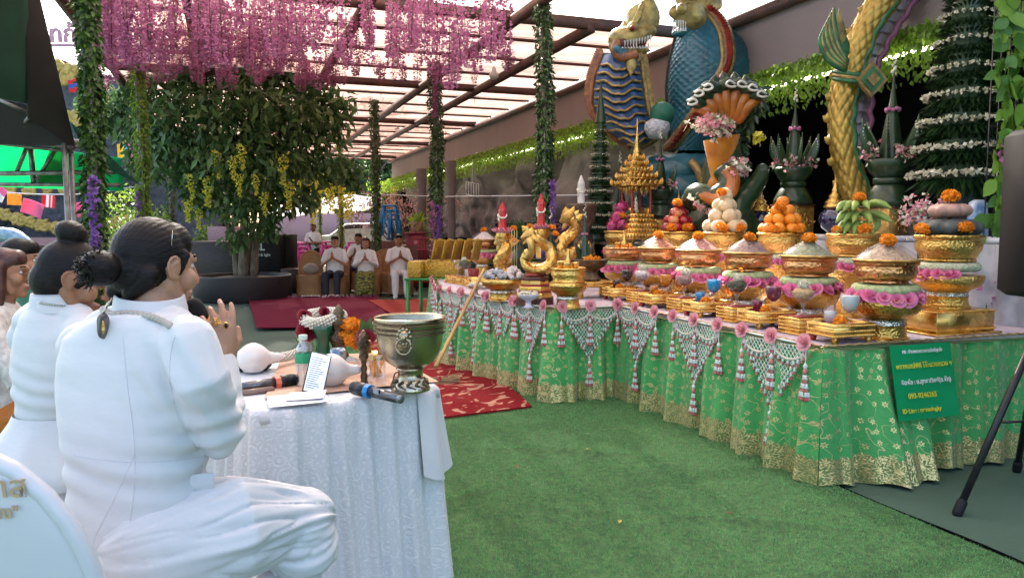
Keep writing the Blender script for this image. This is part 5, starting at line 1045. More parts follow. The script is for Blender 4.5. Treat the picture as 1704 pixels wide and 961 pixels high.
for k, (w, h) in enumerate(((.4, .075), (.32, .07), (.24, .065), (.17, .06), (.11, .055))):
    b = B(); b.box((0, 0, z + .012), (w, w, .022), 0, 0, 1, .004); b.box((0, 0, z + .04), (w * .78, w * .78, .05), 0, 0, .9)
    for f in range(4):
        for j in range(7):
            x = -w / 2 + w * j / 6; p_ = rotz(f * PI / 2) @ np.array((x, -w / 2, 0)); flame(b, p_ + (0, 0, z + .02), p_ * 1.04 + (0, 0, z + .02 + (.075 if j in (0, 6) else .05)), .02, .008, nrm=rotz(f * PI / 2) @ np.array((0, 1, 0)))
    b.obj('roof_tier', gold, pv_); z += h
B().lathe([(.06, z), (.045, z + .05), (.05, z + .06), (.03, z + .1), (.034, z + .11), (.02, z + .16), (.023, z + .17), (.012, z + .24), (.004, z + .42), (0, z + .43)], 16).obj('spire', gold_s, pv_)
# serpent statues behind the altar
teal = mat('teal_scales', (.03, .17, .22), (.012, .075, .11), rough=.36, sc=4, coat=.25, contrast=.5)
bluebelly = mat('blue_belly', (.035, .1, .24), (.012, .04, .11), rough=.35, sc=5, coat=.3, contrast=.5)
goldedge = mat('old_gold_edge', (.5, .34, .12), (.26, .16, .06), rough=.45, metal=.4, sc=20, bump=.004, bsc=60)
crestg = mat('crest_gold', (.52, .4, .13), (.2, .14, .05), rough=.42, metal=.35, sc=9, bump=.008, bsc=30)
orangerim = mat('orange_rim', (.42, .16, .06), (.2, .08, .05), rough=.5, sc=18)
tooth = mat('tooth', (.8, .78, .72), rough=.35); mouth = mat('mouth_red', (.16, .02, .02), (.06, .01, .01), rough=.5)
ygold = mat('yellow_gold_scales', (.62, .42, .1), (.36, .22, .045), rough=.36, metal=.55, sc=5, contrast=.5)
grn = mat('painted_green', (.05, .22, .08), (.02, .1, .04), rough=.4, sc=12); lil = mat('lilac_grey_belly', (.42, .36, .42), (.28, .22, .3), rough=.45, sc=6)
def Q(px, py, d, o): return P(px, py, d) - o
# -- left blue serpent with spread hood
d0 = 9.9; o = P(1050, 330, d0); nl = T('blue_serpent', 'blue hooded serpent statue with open jaws and gold crest, the left of two', 'serpent statue', o)
rows = [(88, 1003, 1063), (105, 996, 1067), (126, 988, 1070), (150, 984, 1074), (172, 983, 1077), (190, 989, 1081), (205, 999, 1088), (220, 1010, 1098), (234, 1030, 1086), (246, 1050, 1066)]
ys = np.array([r[0] for r in rows]); l_ = np.array([r[1] for r in rows]); r_ = np.array([r[2] for r in rows])
yy = np.linspace(88, 246, 44); LL = np.interp(yy, ys, l_); RR = np.interp(yy, ys, r_)
W_ = np.linspace(-1, 1, 25)
front = np.array([[Q((a + b_) / 2 + w * (b_ - a) / 2, y, d0 + .22 * w * w - .16, o) for w in W_] for y, a, b_ in zip(yy, LL, RR)])
back = np.array([[Q((a + b_) / 2 + w * (b_ - a) / 2, y, d0 + .22 * w * w + .3 * (1 - w * w) ** .5 + .0, o) for w in W_[::-1]] for y, a, b_ in zip(yy, LL, RR)])
ring = np.concatenate([front, back], 1); b = B(); b.grid(ring, 0, close_v=True); b.obj('hood', teal, nl)
nP = 11
for k in range(nP):
    t0, t1 = k / nP, (k + 1.25) / nP; G = []
    for t in np.linspace(t0, min(t1, 1), 7):
        G_ = []
        for w in np.linspace(-.88, .88, 17):
            yv = 92 + 150 * min(t + .07 * (1 - abs(w)) - .03 + .018 * math.sin(abs(w) * 9), 1); a, b_ = np.interp(yv, ys, l_), np.interp(yv, ys, r_); lift = .03 + .05 * (t - t0) * nP / 1.25
            G_.append(Q((a + b_) / 2 + w * (b_ - a) / 2, yv, d0 + .22 * w * w - .17 - lift, o))
        G.append(G_)
    b = B(); b.grid(np.array(G)); b.tube(np.array(G[-1]), .017, 6, 1, caps=True); b.obj('belly_plate', [bluebelly, goldedge], nl)
for side in (0, 1):
    X = (LL, RR)[side]; pts = [Q(x, y, d0 + .05, o) for x, y in zip(X, yy)]; b = B(); b.tube(pts, .04, 8); 
    for i in range(0, len(pts), 1): q = np.array(pts[i]); flame(b, q, q + np.array(((-1 if side == 0 else 1) * .09, 0, .05)), .03, .015, 5)
    b.obj('spiny_rim', orangerim if side == 0 else goldedge, nl)
b = B(); b.limb([Q(1032, 110, d0 - .05, o), Q(1036, 85, d0 - .1, o), Q(1042, 70, d0 - .12, o)], [.17, .13, .1], 16); b.obj('neck', teal, nl)
b = B(); b.limb([Q(1032, 66, d0 - .1, o), Q(1052, 62, d0 - .12, o), Q(1072, 57, d0 - .14, o), Q(1083, 52, d0 - .14, o)], [.15, .14, .1, .07], 16); b.ball(Q(1053, 47, d0 - .2, o), .075, 10, 8); b.obj('upper_jaw', crestg, nl)
b = B(); b.ball(Q(1052, 47, d0 - .27, o), .035, 10, 8); b.obj('eye', redlac, nl)
b = B(); b.limb([Q(1030, 76, d0 - .1, o), Q(1050, 82, d0 - .12, o), Q(1072, 83, d0 - .12, o)], [.13, .1, .05], 14); [flame(b, Q(1034 + 8 * k, 88, d0 - .15, o), Q(1026 + 9 * k, 104, d0 - .2, o), .035, .02) for k in range(5)]; b.obj('lower_jaw', crestg, nl)
b = B(); b.limb([Q(1036, 73, d0 - .16, o), Q(1068, 71, d0 - .16, o)], [.1, .06], 12); b.obj('mouth', mouth, nl)
b = B()
for x in np.linspace(1040, 1083, 10):
    f = (x - 1040) / 43; b.lathe([(.018, 0), (.0, -.085 - .05 * (0.3 < f < .5))], 6, Q(x, 68 - 9 * f, d0 - .25 + .05 * f, o)); b.lathe([(.016, 0), (.0, .075)], 6, Q(x - 4, 81 - 0 * f, d0 - .23 + .05 * f, o))
b.obj('teeth', tooth, nl)['kind'] = 'stuff'
b = B(); pts = [Q(1044, 78, d0 - .2, o)]; b.tube(spline([Q(1028, 70, d0 - .2, o), Q(1024, 85, d0 - .22, o), Q(1034, 95, d0 - .22, o), Q(1050, 93, d0 - .2, o), Q(1060, 88, d0 - .2, o)], 14), .06, 8); b.obj('gold_collar', orangerim, nl)
b = B(); b.limb([Q(1027, 83, d0 - .24, o), Q(1033, 92, d0 - .24, o)], [.06, .04], 10); b.obj('cheek', teal, nl)
b = B(); flame(b, Q(1050, 95, d0 - .2, o), Q(1050, 128, d0 - .28, o), .05, .03); b.obj('beard', crestg, nl)
b = B(); flame(b, Q(1052, 52, d0 - .05, o), Q(1077, -14, d0 - .05, o), .16, .09, 12, curl=-.06)
for k in range(9):
    f = k / 8; flame(b, Q(1046 - 12 * f, 54 + 26 * f, d0 - .08, o), Q(1038 - 22 * f, 34 + 34 * f, d0 + .02, o), .05, .03)
for k in range(6): f = k / 5; pts = spline([Q(1048 + 6 * f, 50 - 6 * f, d0 - .14, o), Q(1058 + 7 * f, 28, d0 - .15, o), Q(1068 + 3 * f, 4, d0 - .12, o)], 9); b.tube(pts, .018, 6)
b.obj('crest', crestg, nl)
# -- right blue serpent seen from behind
d1 = 10.2; o = P(1160, 330, d1); nr = T('blue_serpent', 'blue hooded serpent statue seen from behind with red ridge, the right of two', 'serpent statue', o)
ysr = [20, 40, 62, 80, 103, 126, 150, 172, 200, 225, 250]; lr = [1150, 1134, 1126, 1122, 1116, 1113, 1111, 1112, 1114, 1116, 1116]; rr_ = [1185, 1208, 1232, 1246, 1252, 1251, 1246, 1236, 1216, 1196, 1180]
nU, nV = 150, 120; yv = np.linspace(20, 250, nU); L2_ = np.interp(yv, ysr, lr); R2_ = np.interp(yv, ysr, rr_); G = np.zeros((nU, nV, 3))
for i in range(nU):
    c_ = (L2_[i] + R2_[i]) / 2; hw = (R2_[i] - L2_[i]) / 2; hd = hw / FPX * d1 * .62
    for j in range(nV):
        th = 2 * PI * j / nV; a_ = j / nV * 46; l_v = i / nU * 40; h = math.sqrt(abs(math.sin(PI * (a_ + l_v) / 2) * math.sin(PI * (a_ - l_v) / 2))); s_ = 1 + .05 * (h - .5)
        G[i, j] = Q(c_ + hw * math.cos(th) * s_, yv[i], d1 - hd * math.sin(th) * s_ , o)
b = B(); b.grid(G, 0, close_v=True); b.obj('scaled_body', teal, nr)
b = B(); b.grid(np.array([G[0]] * 1 + [G[0] * .0 + G[0].mean(0)]), 0, close_v=True); b.obj('top_cap', teal, nr)
path = [(1176, 12), (1197, 33), (1209, 56), (1213, 80), (1213, 103), (1204, 124), (1188, 148), (1165, 182), (1140, 215), (1114, 250)]
pp = np.array([(p_[0], p_[1]) for p_ in spline([(x, y, 0) for x, y in path], 50)])
def dface(x, y):
    c_ = (np.interp(y, ysr, lr) + np.interp(y, ysr, rr_)) / 2; hw = max((np.interp(y, ysr, rr_) - np.interp(y, ysr, lr)) / 2, 5); k = np.clip((x - c_) / hw, -1, 1); return d1 - hw / FPX * d1 * .62 * math.sqrt(max(1 - k * k, 0)) - .02
for off, w, m_ in ((-11, .03, goldedge), (-4.5, .05, orangerim), (4, .05, crestg)):
    b = B(); b.tube([Q(x + off, y - off * .1, dface(x + off, y), o) for x, y in pp], w, 8); b.obj('ridge_band', m_, nr)
b = B()
for i in range(1, 50): x, y = pp[i]; flame(b, Q(x - 2, y, dface(x, y) - .03, o), Q(x + 6, y - 7, dface(x, y) - .15, o), .03, .018, 5)
b.obj('ridge_spines', redlac, nr)['kind'] = 'stuff'
b = B()
for i in range(70): y = 22 + 3.2 * i; x = np.interp(y, ysr, lr); flame(b, Q(x + 1, y, d1, o), Q(x - 5, y - 4, d1, o), .02, .012, 4)
b.obj('hood_edge', black_m, nr)['kind'] = 'stuff'
b = B(); b.limb([Q(1150, 30, d1 - .1, o), Q(1136, 24, d1 - .15, o), Q(1124, 20, d1 - .15, o)], [.2, .16, .09], 14); b.ball(Q(1134, 15, d1 - .3, o), .07, 10, 8); b.obj('upper_jaw', crestg, nr)
b = B(); b.limb([Q(1146, 48, d1 - .1, o), Q(1130, 54, d1 - .15, o), Q(1123, 56, d1 - .15, o)], [.1, .06, .04], 12); b.obj('lower_jaw', teal, nr)
b = B()
for x in np.linspace(1121, 1141, 6): b.lathe([(.015, 0), (0, -.11)], 6, Q(x, 34, d1 - .25, o)); b.lathe([(.014, 0), (0, .1)], 6, Q(x, 52, d1 - .25, o))
b.obj('teeth', tooth, nr)['kind'] = 'stuff'
b = B()
for k in range(6): flame(b, Q(1136 + 9 * k, 12 + k, d1 - .1, o), Q(1142 + 11 * k, -26 + k * 2, d1 - .05, o), .09, .05)
b.obj('crest', crestg, nr)
for k, (cx, cy, rx_, ry_, tr_) in enumerate(((1136, 285, 46, 18, .3), (1140, 318, 56, 20, .32))):
    pts = [Q(cx + rx_ * math.cos(a), cy, d1 - .1 - rx_ / FPX * d1 * math.sin(a), o) for a in np.linspace(0, 2 * PI, 60)]; b = B(); scaletube(b, pts, tr_ * .72, 36, 16, amp=.05, caps=False); b.obj('coil', teal, nr)
b = B(); b.tube(spline([Q(1150, 268, d1 - .75, o), Q(1162, 285, d1 - .8, o), Q(1168, 305, d1 - .8, o)], 12), .05, 8); b.obj('coil_band', goldedge, nr)
b = B(); b.lathe([(.0, .0), (.1, .02), (.16, .12), (.15, .2), (0, .3)], 18); tag(b.obj('silver_mound', mat('foil_white', (.7, .7, .75), (.4, .4, .46), rough=.3, sc=30, bump=.03, bsc=30), loc=P(1093, 232, 9.6)), 'crumpled silvery white mound under the green globe', 'mound'); b = B(); b.ball((0, 0, 0), .15, 20, 14); tag(b.obj('green_globe', mat('green_ball', (.02, .16, .1), rough=.6), loc=P(1102, 190, 9.6)), 'round green globe between the two blue serpents', 'globe')
# -- golden serpent tail on the right
d2 = 7.6; o = P(1430, 345, d2); ng_ = T('golden_serpent_tail', 'huge golden scaled serpent body with lilac belly rising behind the bananas', 'serpent statue', o)
lx = [(-40, 1462), (0, 1446), (64, 1411), (134, 1386), (198, 1379), (265, 1386), (336, 1404), (380, 1416)]; rx2 = [(-40, 1520), (0, 1494), (46, 1462), (106, 1440), (141, 1430), (198, 1420), (265, 1427), (318, 1446), (380, 1470)]
yv = np.linspace(-40, 380, 70); Lx = np.interp(yv, *zip(*lx)); Rx = np.interp(yv, *zip(*rx2))
cx = (Lx + Rx) / 2; hw = (Rx - Lx) / 2 / FPX * d2; pts = np.array([Q(x, y, d2, o) for x, y in zip(cx, yv)]); k_ = 180; ti = np.linspace(0, 69, k_)
pts = np.stack([np.interp(ti, np.arange(70), pts[:, i]) for i in range(3)], -1); ks = np.ones(15) / 15
for i in range(3): pts[7:-7, i] = np.convolve(pts[:, i], ks, 'valid')
hw_ = np.interp(ti, np.arange(70), hw); b = B(); scaletube(b, pts, hw_ * 1.04, 96, 22, 34, amp=.055); b.obj('scaled_body', ygold, ng_)
bx = [(-40, 1548), (0, 1524), (60, 1484), (117, 1457), (170, 1450), (226, 1447), (262, 1444)]; yb = np.linspace(-40, 262, 17)
for i in range(16):
    y0, y1 = yb[i], yb[i + 1] + 1.2; G = []
    for y in np.linspace(y0, y1, 4):
        l = np.interp(y, *zip(*rx2)) - 6; r = np.interp(y, *zip(*bx)); G.append([Q(l + (r - l) * t, y + 5 * abs(t - .5) * 2 - 3, d2 - .05 - .05 * (y - y0) / (y1 - y0) + .1 * t + .06 * (2 * t - 1) ** 2, o) for t in np.linspace(0, 1, 7)])
    Gb = [[q + np.array((0, .08, 0)) for q in g_[::-1]] for g_ in G]; b = B(); b.grid(np.concatenate([np.array(G), np.array(Gb)], 1), 0, close_v=True); b.obj('belly_plate', lil, ng_)
for arr, dx, m_, w in ((bx, 0, mat('plum_trim', (.2, .06, .12), rough=.5), .028), (rx2, -2, grn, .03)):
    b = B(); yq = np.linspace(-40, 262 if arr is bx else 340, 60); b.tube([Q(np.interp(y, *zip(*arr)) + dx + 2.2 * math.sin(i * 1.1), y, d2 - .1, o) for i, y in enumerate(yq)], w, 8); b.obj('wavy_trim', m_, ng_)
b = B()
for i in range(9): y = 15 + i * 36; x = np.interp(y, *zip(*lx)); flame(b, Q(x + 3, y, d2, o), Q(x - 9, y - 5, d2, o), .035, .02, 6, curl=.02)
b.obj('back_spines', ygold, ng_)
b = B()
for k in range(7): f = k / 6; flame(b, Q(1402 - 10 * f, 92 + 10 * (1 - f), d2 - .15, o), Q(1366 + 32 * (1 - abs(f - .45)) * (1 if f > .4 else .5), 12 + 70 * abs(f - .5), d2 - .15, o), .05, .02, 10, curl=-.06 + .02 * k, m=k % 2)
for k in range(9): pts_ = spline([Q(1408, 118 - 2 * k, d2 - .2, o), Q(1378 + 2 * k, 100 - 4 * k, d2 - .2, o), Q(1364 + 3 * k, 70 - 5 * k, d2 - .2, o), Q(1372 + 2 * k, 45 - 4 * k, d2 - .2, o)], 12); b.tube(pts_, np.linspace(.03, .012, 12), 6, k % 2)
b.obj('tail_fin', [grn, crestg], ng_)
for dy, m_ in ((0, grn), (6, goldedge), (12, grn)):
    b = B(); b.tube([Q(1424 + 36 * math.cos(a), 124 + dy + 5 * math.cos(a), d2 - .23 * math.sin(a), o) for a in np.linspace(0, 2 * PI, 30)], .022, 8); b.obj('band', m_, ng_)
b = B(); c = Q(1450, 133, d2 - .24, o)
for s_, m_ in ((.15, 0), (.11, 1), (.06, 0)): b.raw([c + np.array((x * s_, -.02 - (.15 - s_) * .4, z * s_)) for x, z in ((-1, 0), (0, -1.1), (1, 0), (0, 1.1))] + [c + np.array((x * s_, .03, z * s_)) for x, z in ((-1, 0), (0, -1.1), (1, 0), (0, 1.1))], [(0, 1, 2, 3), (0, 4, 5, 1), (1, 5, 6, 2), (2, 6, 7, 3), (3, 7, 4, 0)], m_)
b.obj('emblem', [goldedge, grn], ng_, smooth=False)
# -- banana leaf serpent with orange cloth in the middle
d3 = 7.7; o = P(1210, 372, d3); gs = T('leaf_serpent', 'many headed green leaf serpent with orange draped chest and flowers', 'serpent offering', o)
orc = mat('orange_satin', (.75, .27, .015), (.5, .13, .005), rough=.32, sc=7, bump=.004, bsc=20, bstretch=(1, 1, 6), sheen=.3); orv = mat('orange_glaze', (.5, .16, .02), (.3, .08, .012), rough=.3, coat=.4)
b = B(); n_ = 30; G = []
for y in np.linspace(228, 302, 22):
    f = (y - 228) / 74; l = 1170 + 15 * f; r = 1232 - 17 * f; G.append([Q((l + r) / 2 + (r - l) / 2 * math.cos(a) * (1 + .015 * math.sin(y * 1.1)), y - 6 * math.cos(a), d3 - (r - l) / 2 / FPX * d3 * math.sin(a) * .9, o) for a in np.linspace(0, 2 * PI, n_, endpoint=False)])
b.grid(np.array(G), 0, close_v=True); b.obj('orange_drape', orc, gs)
b = B(); b.limb([Q(1195, 296, d3, o), Q(1187, 308, d3, o)], [.09, .06], 12); b.obj('drape_knot', orc, gs)
b = B(); G = []
for i, a in enumerate(np.linspace(-.62, .62, 22)):
    G.append([Q(1222 + (60 * t + 10) * math.sin(a * 1.2) + 4, 235 - (95 * t) * math.cos(a * 1.1) * (1 - .1 * math.sin(9 * a)), d3 + .22 - .1 * t + .12 * math.cos(a * 3), o) for t in np.linspace(-.3, 1, 10)])
G = np.array(G); b.grid(np.concatenate([G, G[:, ::-1] + np.array((0, .08, 0))], 1), 0, close_v=True); 
c = G[:, 1:].reshape(-1, 3); cc = np.repeat(c, 3, 0); b.leaves(cc, rng.normal(size=cc.shape) * .4 + np.array((0, 0, -.6)), rng.normal(size=cc.shape) * .3 + np.array((0, -1, 0)), .14, .045); b.obj('leaf_hood', leaf_b, gs)
b = B()
for k in range(7):
    a = -1.15 + k * 2.0 / 6; x0, y0 = 1212 + 24 * math.sin(a), 205 - 12 * math.cos(a); x1, y1 = 1215 + 58 * math.sin(a), 200 - 62 * math.cos(a * .9)
    b.limb([Q(x0, y0, d3 - .05, o), Q((x0 + x1) / 2, (y0 + y1) / 2, d3 - .14, o), Q(x1, y1 + 10, d3 - .12, o)], [.055, .06, .05], 10)
b.obj('throat_strips', orv, gs)
for k in range(7):
    a = -1.15 + k * 2.0 / 6; x1, y1 = 1215 + 58 * math.sin(a), 200 - 62 * math.cos(a * .9); hd = B(); sx = -1 if k < 3 else 1; 
    hd.limb([Q(x1 - 6 * sx, y1 + 6, d3 - .12, o), Q(x1 + 6 * sx, y1, d3 - .18, o), Q(x1 + 15 * sx, y1 + 1, d3 - .2, o)], [.065, .06, .03], 10); flame(hd, Q(x1, y1 - 2, d3 - .15, o), Q(x1 - 4 * sx, y1 - 20, d3 - .1, o), .035, .02)
    hd.tube(spline([Q(x1 + 17 * sx, y1 + 1, d3 - .25, o), Q(x1 + 8 * sx, y1 - 4, d3 - .27, o), Q(x1 + 2 * sx, y1 + 2, d3 - .27, o), Q(x1 + 10 * sx, y1 + 6, d3 - .27, o), Q(x1 + 18 * sx, y1 + 5, d3 - .25, o)], 14), .012, 5, 1); hd.obj('head', [leaf_b, tooth], gs)
for (cx_, cy_, n_, sp_) in ((1190, 218, 150, 30), (1165, 290 + 45, 50, 12), (1192, 336, 70, 16), (1226, 278, 70, 17)):
    b = B(); c = np.array([Q(cx_ + rng.normal() * sp_ * .5, cy_ + rng.normal() * 8 - (8 if cx_ == 1190 else 0), d3 - .3 + rng.normal() * .06, o) for _ in range(n_)])
    for mi, s_ in ((0, slice(0, n_ // 2)), (1, slice(n_ // 2, None))):
        cc = np.repeat(c[s_], 4, 0); b.leaves(cc, rng.normal(size=cc.shape), rng.normal(size=cc.shape) - (0, .6, 0), .045, .04, mi)
    b.leaves(c[::4], rng.normal(size=c[::4].shape), rng.normal(size=c[::4].shape), .1, .02, 2); b.obj('flower_bunch', [palerose, whitefl, leaf_d], gs)['kind'] = 'stuff'
b = B(); pts = spline([Q(1150, 336, d3 - .1, o), Q(1160, 322, d3 - .25, o), Q(1185, 328, d3 - .35, o), Q(1206, 318, d3 - .38, o), Q(1212, 297, d3 - .35, o), Q(1203, 282, d3 - .3, o)], 40); scaletube(b, pts, .1, 24, 10, amp=.05); b.obj('leaf_coil', leaf_b, gs)
b = B(); b.tube(pts + np.array((.02, -.07, -.02)), np.linspace(.06, .075, 40), 12); b.obj('orange_belly', orv, gs)
b = B(); pts = spline([Q(1270, 280, d3 - .1, o), Q(1262, 300, d3 - .2, o), Q(1240, 330, d3 - .3, o), Q(1222, 352, d3 - .35, o), Q(1205, 368, d3 - .3, o)], 30); scaletube(b, pts, np.linspace(.06, .15, 30), 24, 10, amp=.05); b.obj('leaf_tail', leaf_b, gs)
b = B(); b.lathe([(.42, -.25), (.4, .0), (.3, .15), (.2, .3), (.22, .55), (.14, .8)], 40, (0, .1, .0), mod=lambda z, th: 1 + .04 * np.abs(np.sin(11 * th))); b.obj('leaf_body', leaf_b, gs)
b = B(); c = Q(1259, 228, d3 - .2, o); b.leaves(np.repeat([c], 20, 0) + rng.normal(size=(20, 3)) * .03, rng.normal(size=(20, 3)), rng.normal(size=(20, 3)), .06, .05); b.obj('yellow_flower', yflow, gs)['kind'] = 'stuff'
# leafy grid panel at the right edge
q = P(1658, 545, 5.15); lp = T('leafy_trellis', 'wire grid panel covered in broad lime leaves with pink blossom at the right', 'leaf panel', (q[0], q[1], 0), AROT)
for x in np.linspace(-.12, .5, 9): B().bar((x, .03, .02), (x, .03, 3.1), .006).obj('wire', black_m, lp)
for z in np.linspace(.05, 3.1, 38): B().bar((-.12, .036, z), (.5, .036, z), .006).obj('wire', black_m, lp)
b = B(); L_ = 1.0; G = []
for t in np.linspace(0, 1, 7): ww = .36 * math.sin(PI * t ** .8) * (1 - .15 * t); G.append([(x * ww, -t * .15 * t - .12 * (1 - abs(x)) * -1 * .3 + .02 * math.sin(abs(x) * 14), -t) for x in (-1, -.5, 0, .5, 1)])
b.grid(np.array(G)); bl = b.mesh('leaf', leaf_big)
bls = [bl]; b = B(); b.grid(np.array(G), r=np.full((7, 5), .15)); bls.append(b.mesh('leaf', leaf_big)); b = B(); b.grid(np.array(G), r=np.full((7, 5), .95)); bls.append(b.mesh('leaf', leaf_big))
for k in range(300):
    o_ = bpy.data.objects.new('leaf', bls[int(rng.choice([0, 1, 2, 2]))]); COL.objects.link(o_); o_.parent = lp; x = rng.choice([rng.normal(-.08, .03), rng.normal(.07, .06), rng.uniform(-.1, .25)], p=[.45, .35, .2]); z = rng.uniform(.55, 3.1)
    o_.location = (x, -.02 - .06 * rng.random(), z); s = rng.uniform(.095, .15); o_.scale = (s, s, s); o_.rotation_euler = (rng.uniform(-.2, .5), rng.normal() * .8, rng.normal() * .5)
for (x, z0, z1) in ((-.06, 1.75, 1.95), (.02, .95, 1.45), (.1, .75, .95), (-.1, .8, 1.0)):
    b = B(); n = 60; c = np.stack([rng.normal(x, .025, n), rng.normal(-.1, .02, n), rng.uniform(z0, z1, n)], -1); b.leaves(c, rng.normal(size=(n, 3)), rng.normal(size=(n, 3)) - (0, 1, 0), .05, .045); b.obj('blossom_tail', wist, lp)['kind'] = 'stuff'
# loudspeaker on its tripod at the right edge
q = P(1592, 880, 3.6); fx = np.array(q) * np.array((1, 1, 0)); top = P(1740, 480, 3.75); 
sp = T('speaker_stand', 'black tripod speaker stand at the right border of the turf', 'speaker stand', (top[0], top[1], 0)); o = np.array((top[0], top[1], 0))
B().tube([(0, 0, .35), (0, 0, 1.2)], .02, 10).obj('pole', black_m, sp); hub = np.array((0, 0, .95))
for f in (fx - o + (0, 0, .012), P(1690, 818, 4.25) * np.array((1, 1, 0)) - o + (0, 0, .012), np.array((.5, -.15, .012))):
    d_ = f - hub; B().tube([hub + d_ * .02, f], .017, 10).obj('leg', black_m, sp); B().limb([f - d_ * .05, f], [.024, .024], 10).obj('rubber_foot', black_p, sp); B().bar(hub + d_ * .55, np.array((0, 0, .42)), .018, .008).obj('brace', black_m, sp)
qs = P(1683, 350, 3.7); ls = T('loudspeaker', 'black loudspeaker with red side seam cut by the right photo edge', 'loudspeaker', (qs[0] + .3, qs[1] + .1, 1.02), .1)
B().box((0, 0, .42), (.38, .34, .82), 0, 0, 1, .03).obj('cabinet', black_p, ls); B().box((-.195, -.12, .36), (.006, .012, .66)).obj('red_seam', mat('red_seam', (.45, .06, .03), rough=.5), ls); B().box((0, -.172, .36), (.33, .01, .62), 0, 0, 1, .004).obj('grille', black_m, ls)
B().limb([(-.08, -.18, .02), (-.14, -.2, .0), (0, -.22, -.01)], [.02, .02, .02], 8).obj('handle', black_p, ls)
# people
def skin(name, c, c2): return mat(name, c, c2, rough=.5, sc=14, sss=.12, bump=.0006, bsc=220, contrast=.6)
skinA = skin('skin_warm', (.5, .27, .17), (.4, .2, .12)); skinB = skin('skin_tan', (.37, .18, .1), (.29, .13, .07))
hairm = mat('black_hair', (.012, .009, .008), (.004, .003, .003), rough=.5, spec=.22, sc=30, bump=.0015, bsc=70, bstretch=(1, 1, 5), stretch=(1, 1, 6)); hairbr = mat('brown_hair', (.09, .03, .02), (.04, .012, .01), rough=.4, sc=30)
eyew = mat('eye_white', (.75, .73, .7), rough=.25); eyed = mat('eye_dark', (.02, .012, .01), rough=.2); lipm = mat('lip', (.42, .14, .11), rough=.45)
jacket_m = mat('white_jacket', (.67, .67, .675), (.61, .61, .62), rough=.7, sc=5, bump=.0012, bsc=24, bstretch=(1, 1, 2.5), sheen=.25, rvar=.04); silk = mat('white_satin', (.67, .67, .675), (.62, .62, .63), rough=.45, sc=4, bump=.001, bsc=16, bstretch=(1, 4, 1), sheen=.3, rvar=.05)
def head_into(b, M4, neck=.11, ear=True, ny=-.03):
    """head with face in its own frame: face +Y, up +Z, origin mid skull"""
    h = B(); h.ball((0, -.012, .012), (.076, .096, .1), 20, 14); h.limb([(0, .02, -.02), (0, .045, -.085)], [(.06, .056), (.04, .04)], 16); h.ball((0, .074, -.103), (.024, .02, .02), 12, 8)
    for s in (-1, 1):
        h.ball((s * .042, .055, -.03), (.028, .03, .03), 12, 8); h.limb([(s * .012, .087, .026), (s * .04, .074, .024)], [.01, .009], 8); h.ball((s * .012, .1, -.034), (.009, .01, .008), 8, 6)
        h.limb([(s * .055, .0, -.045), (s * .045, .04, -.09)], [.024, .02], 10)
        if ear:
            h.ball((s * .078, -.006, -.006), (.009, .021, .027), 12, 8); h.tube(spline([(s * .084, .006, .002), (s * .088, -.004, .008), (s * .087, -.012, -.002), (s * .085, -.004, -.014)], 8), .0035, 6); h.tube(spline([(s * .08, .008, -.028), (s * .086, -.012, -.03), (s * .092, -.028, -.008), (s * .091, -.026, .012), (s * .087, -.01, .023), (s * .081, .008, .014)], 16), .005, 7)
    h.limb([(0, .09, .018), (0, .104, -.01), (0, .112, -.03)], [.009, .01, .012], 10); h.limb([(-.02, .084, -.064), (0, .094, -.06), (.02, .084, -.064)], [.006, .008, .006], 8); h.limb([(-.016, .082, -.074), (0, .092, -.074), (.016, .082, -.074)], [.006, .009, .006], 8)
    if neck: h.limb([(0, -.02, -.06), (0, ny, -.06 - neck)], [(.054, .056), (.054, .054)], 16)
    b.merge(h, M4); return b
def face_parts(M4, t, glasses=False):
    e = B(); l = B()
    for s in (-1, 1): e.ball((s * .031, .0685, .006), (.013, .0105, .008), 10, 8, 0); e.ball((s * .031, .0755, .006), (.006, .0042, .0065), 8, 6, 1); e.tube([(s * .014, .086, .03), (s * .03, .083, .034), (s * .046, .07, .03)], .004, 6, 1)
    b = B(); b.merge(e, M4); b.obj('eyes', [eyew, hairm], t); l.limb([(-.018, .09, -.064), (0, .1, -.061), (.018, .09, -.064)], [.003, .005, .003], 8); l.limb([(-.016, .089, -.073), (0, .099, -.074), (.016, .089, -.073)], [.003, .006, .003], 8); b = B(); b.merge(l, M4); b.obj('lips', lipm, t)
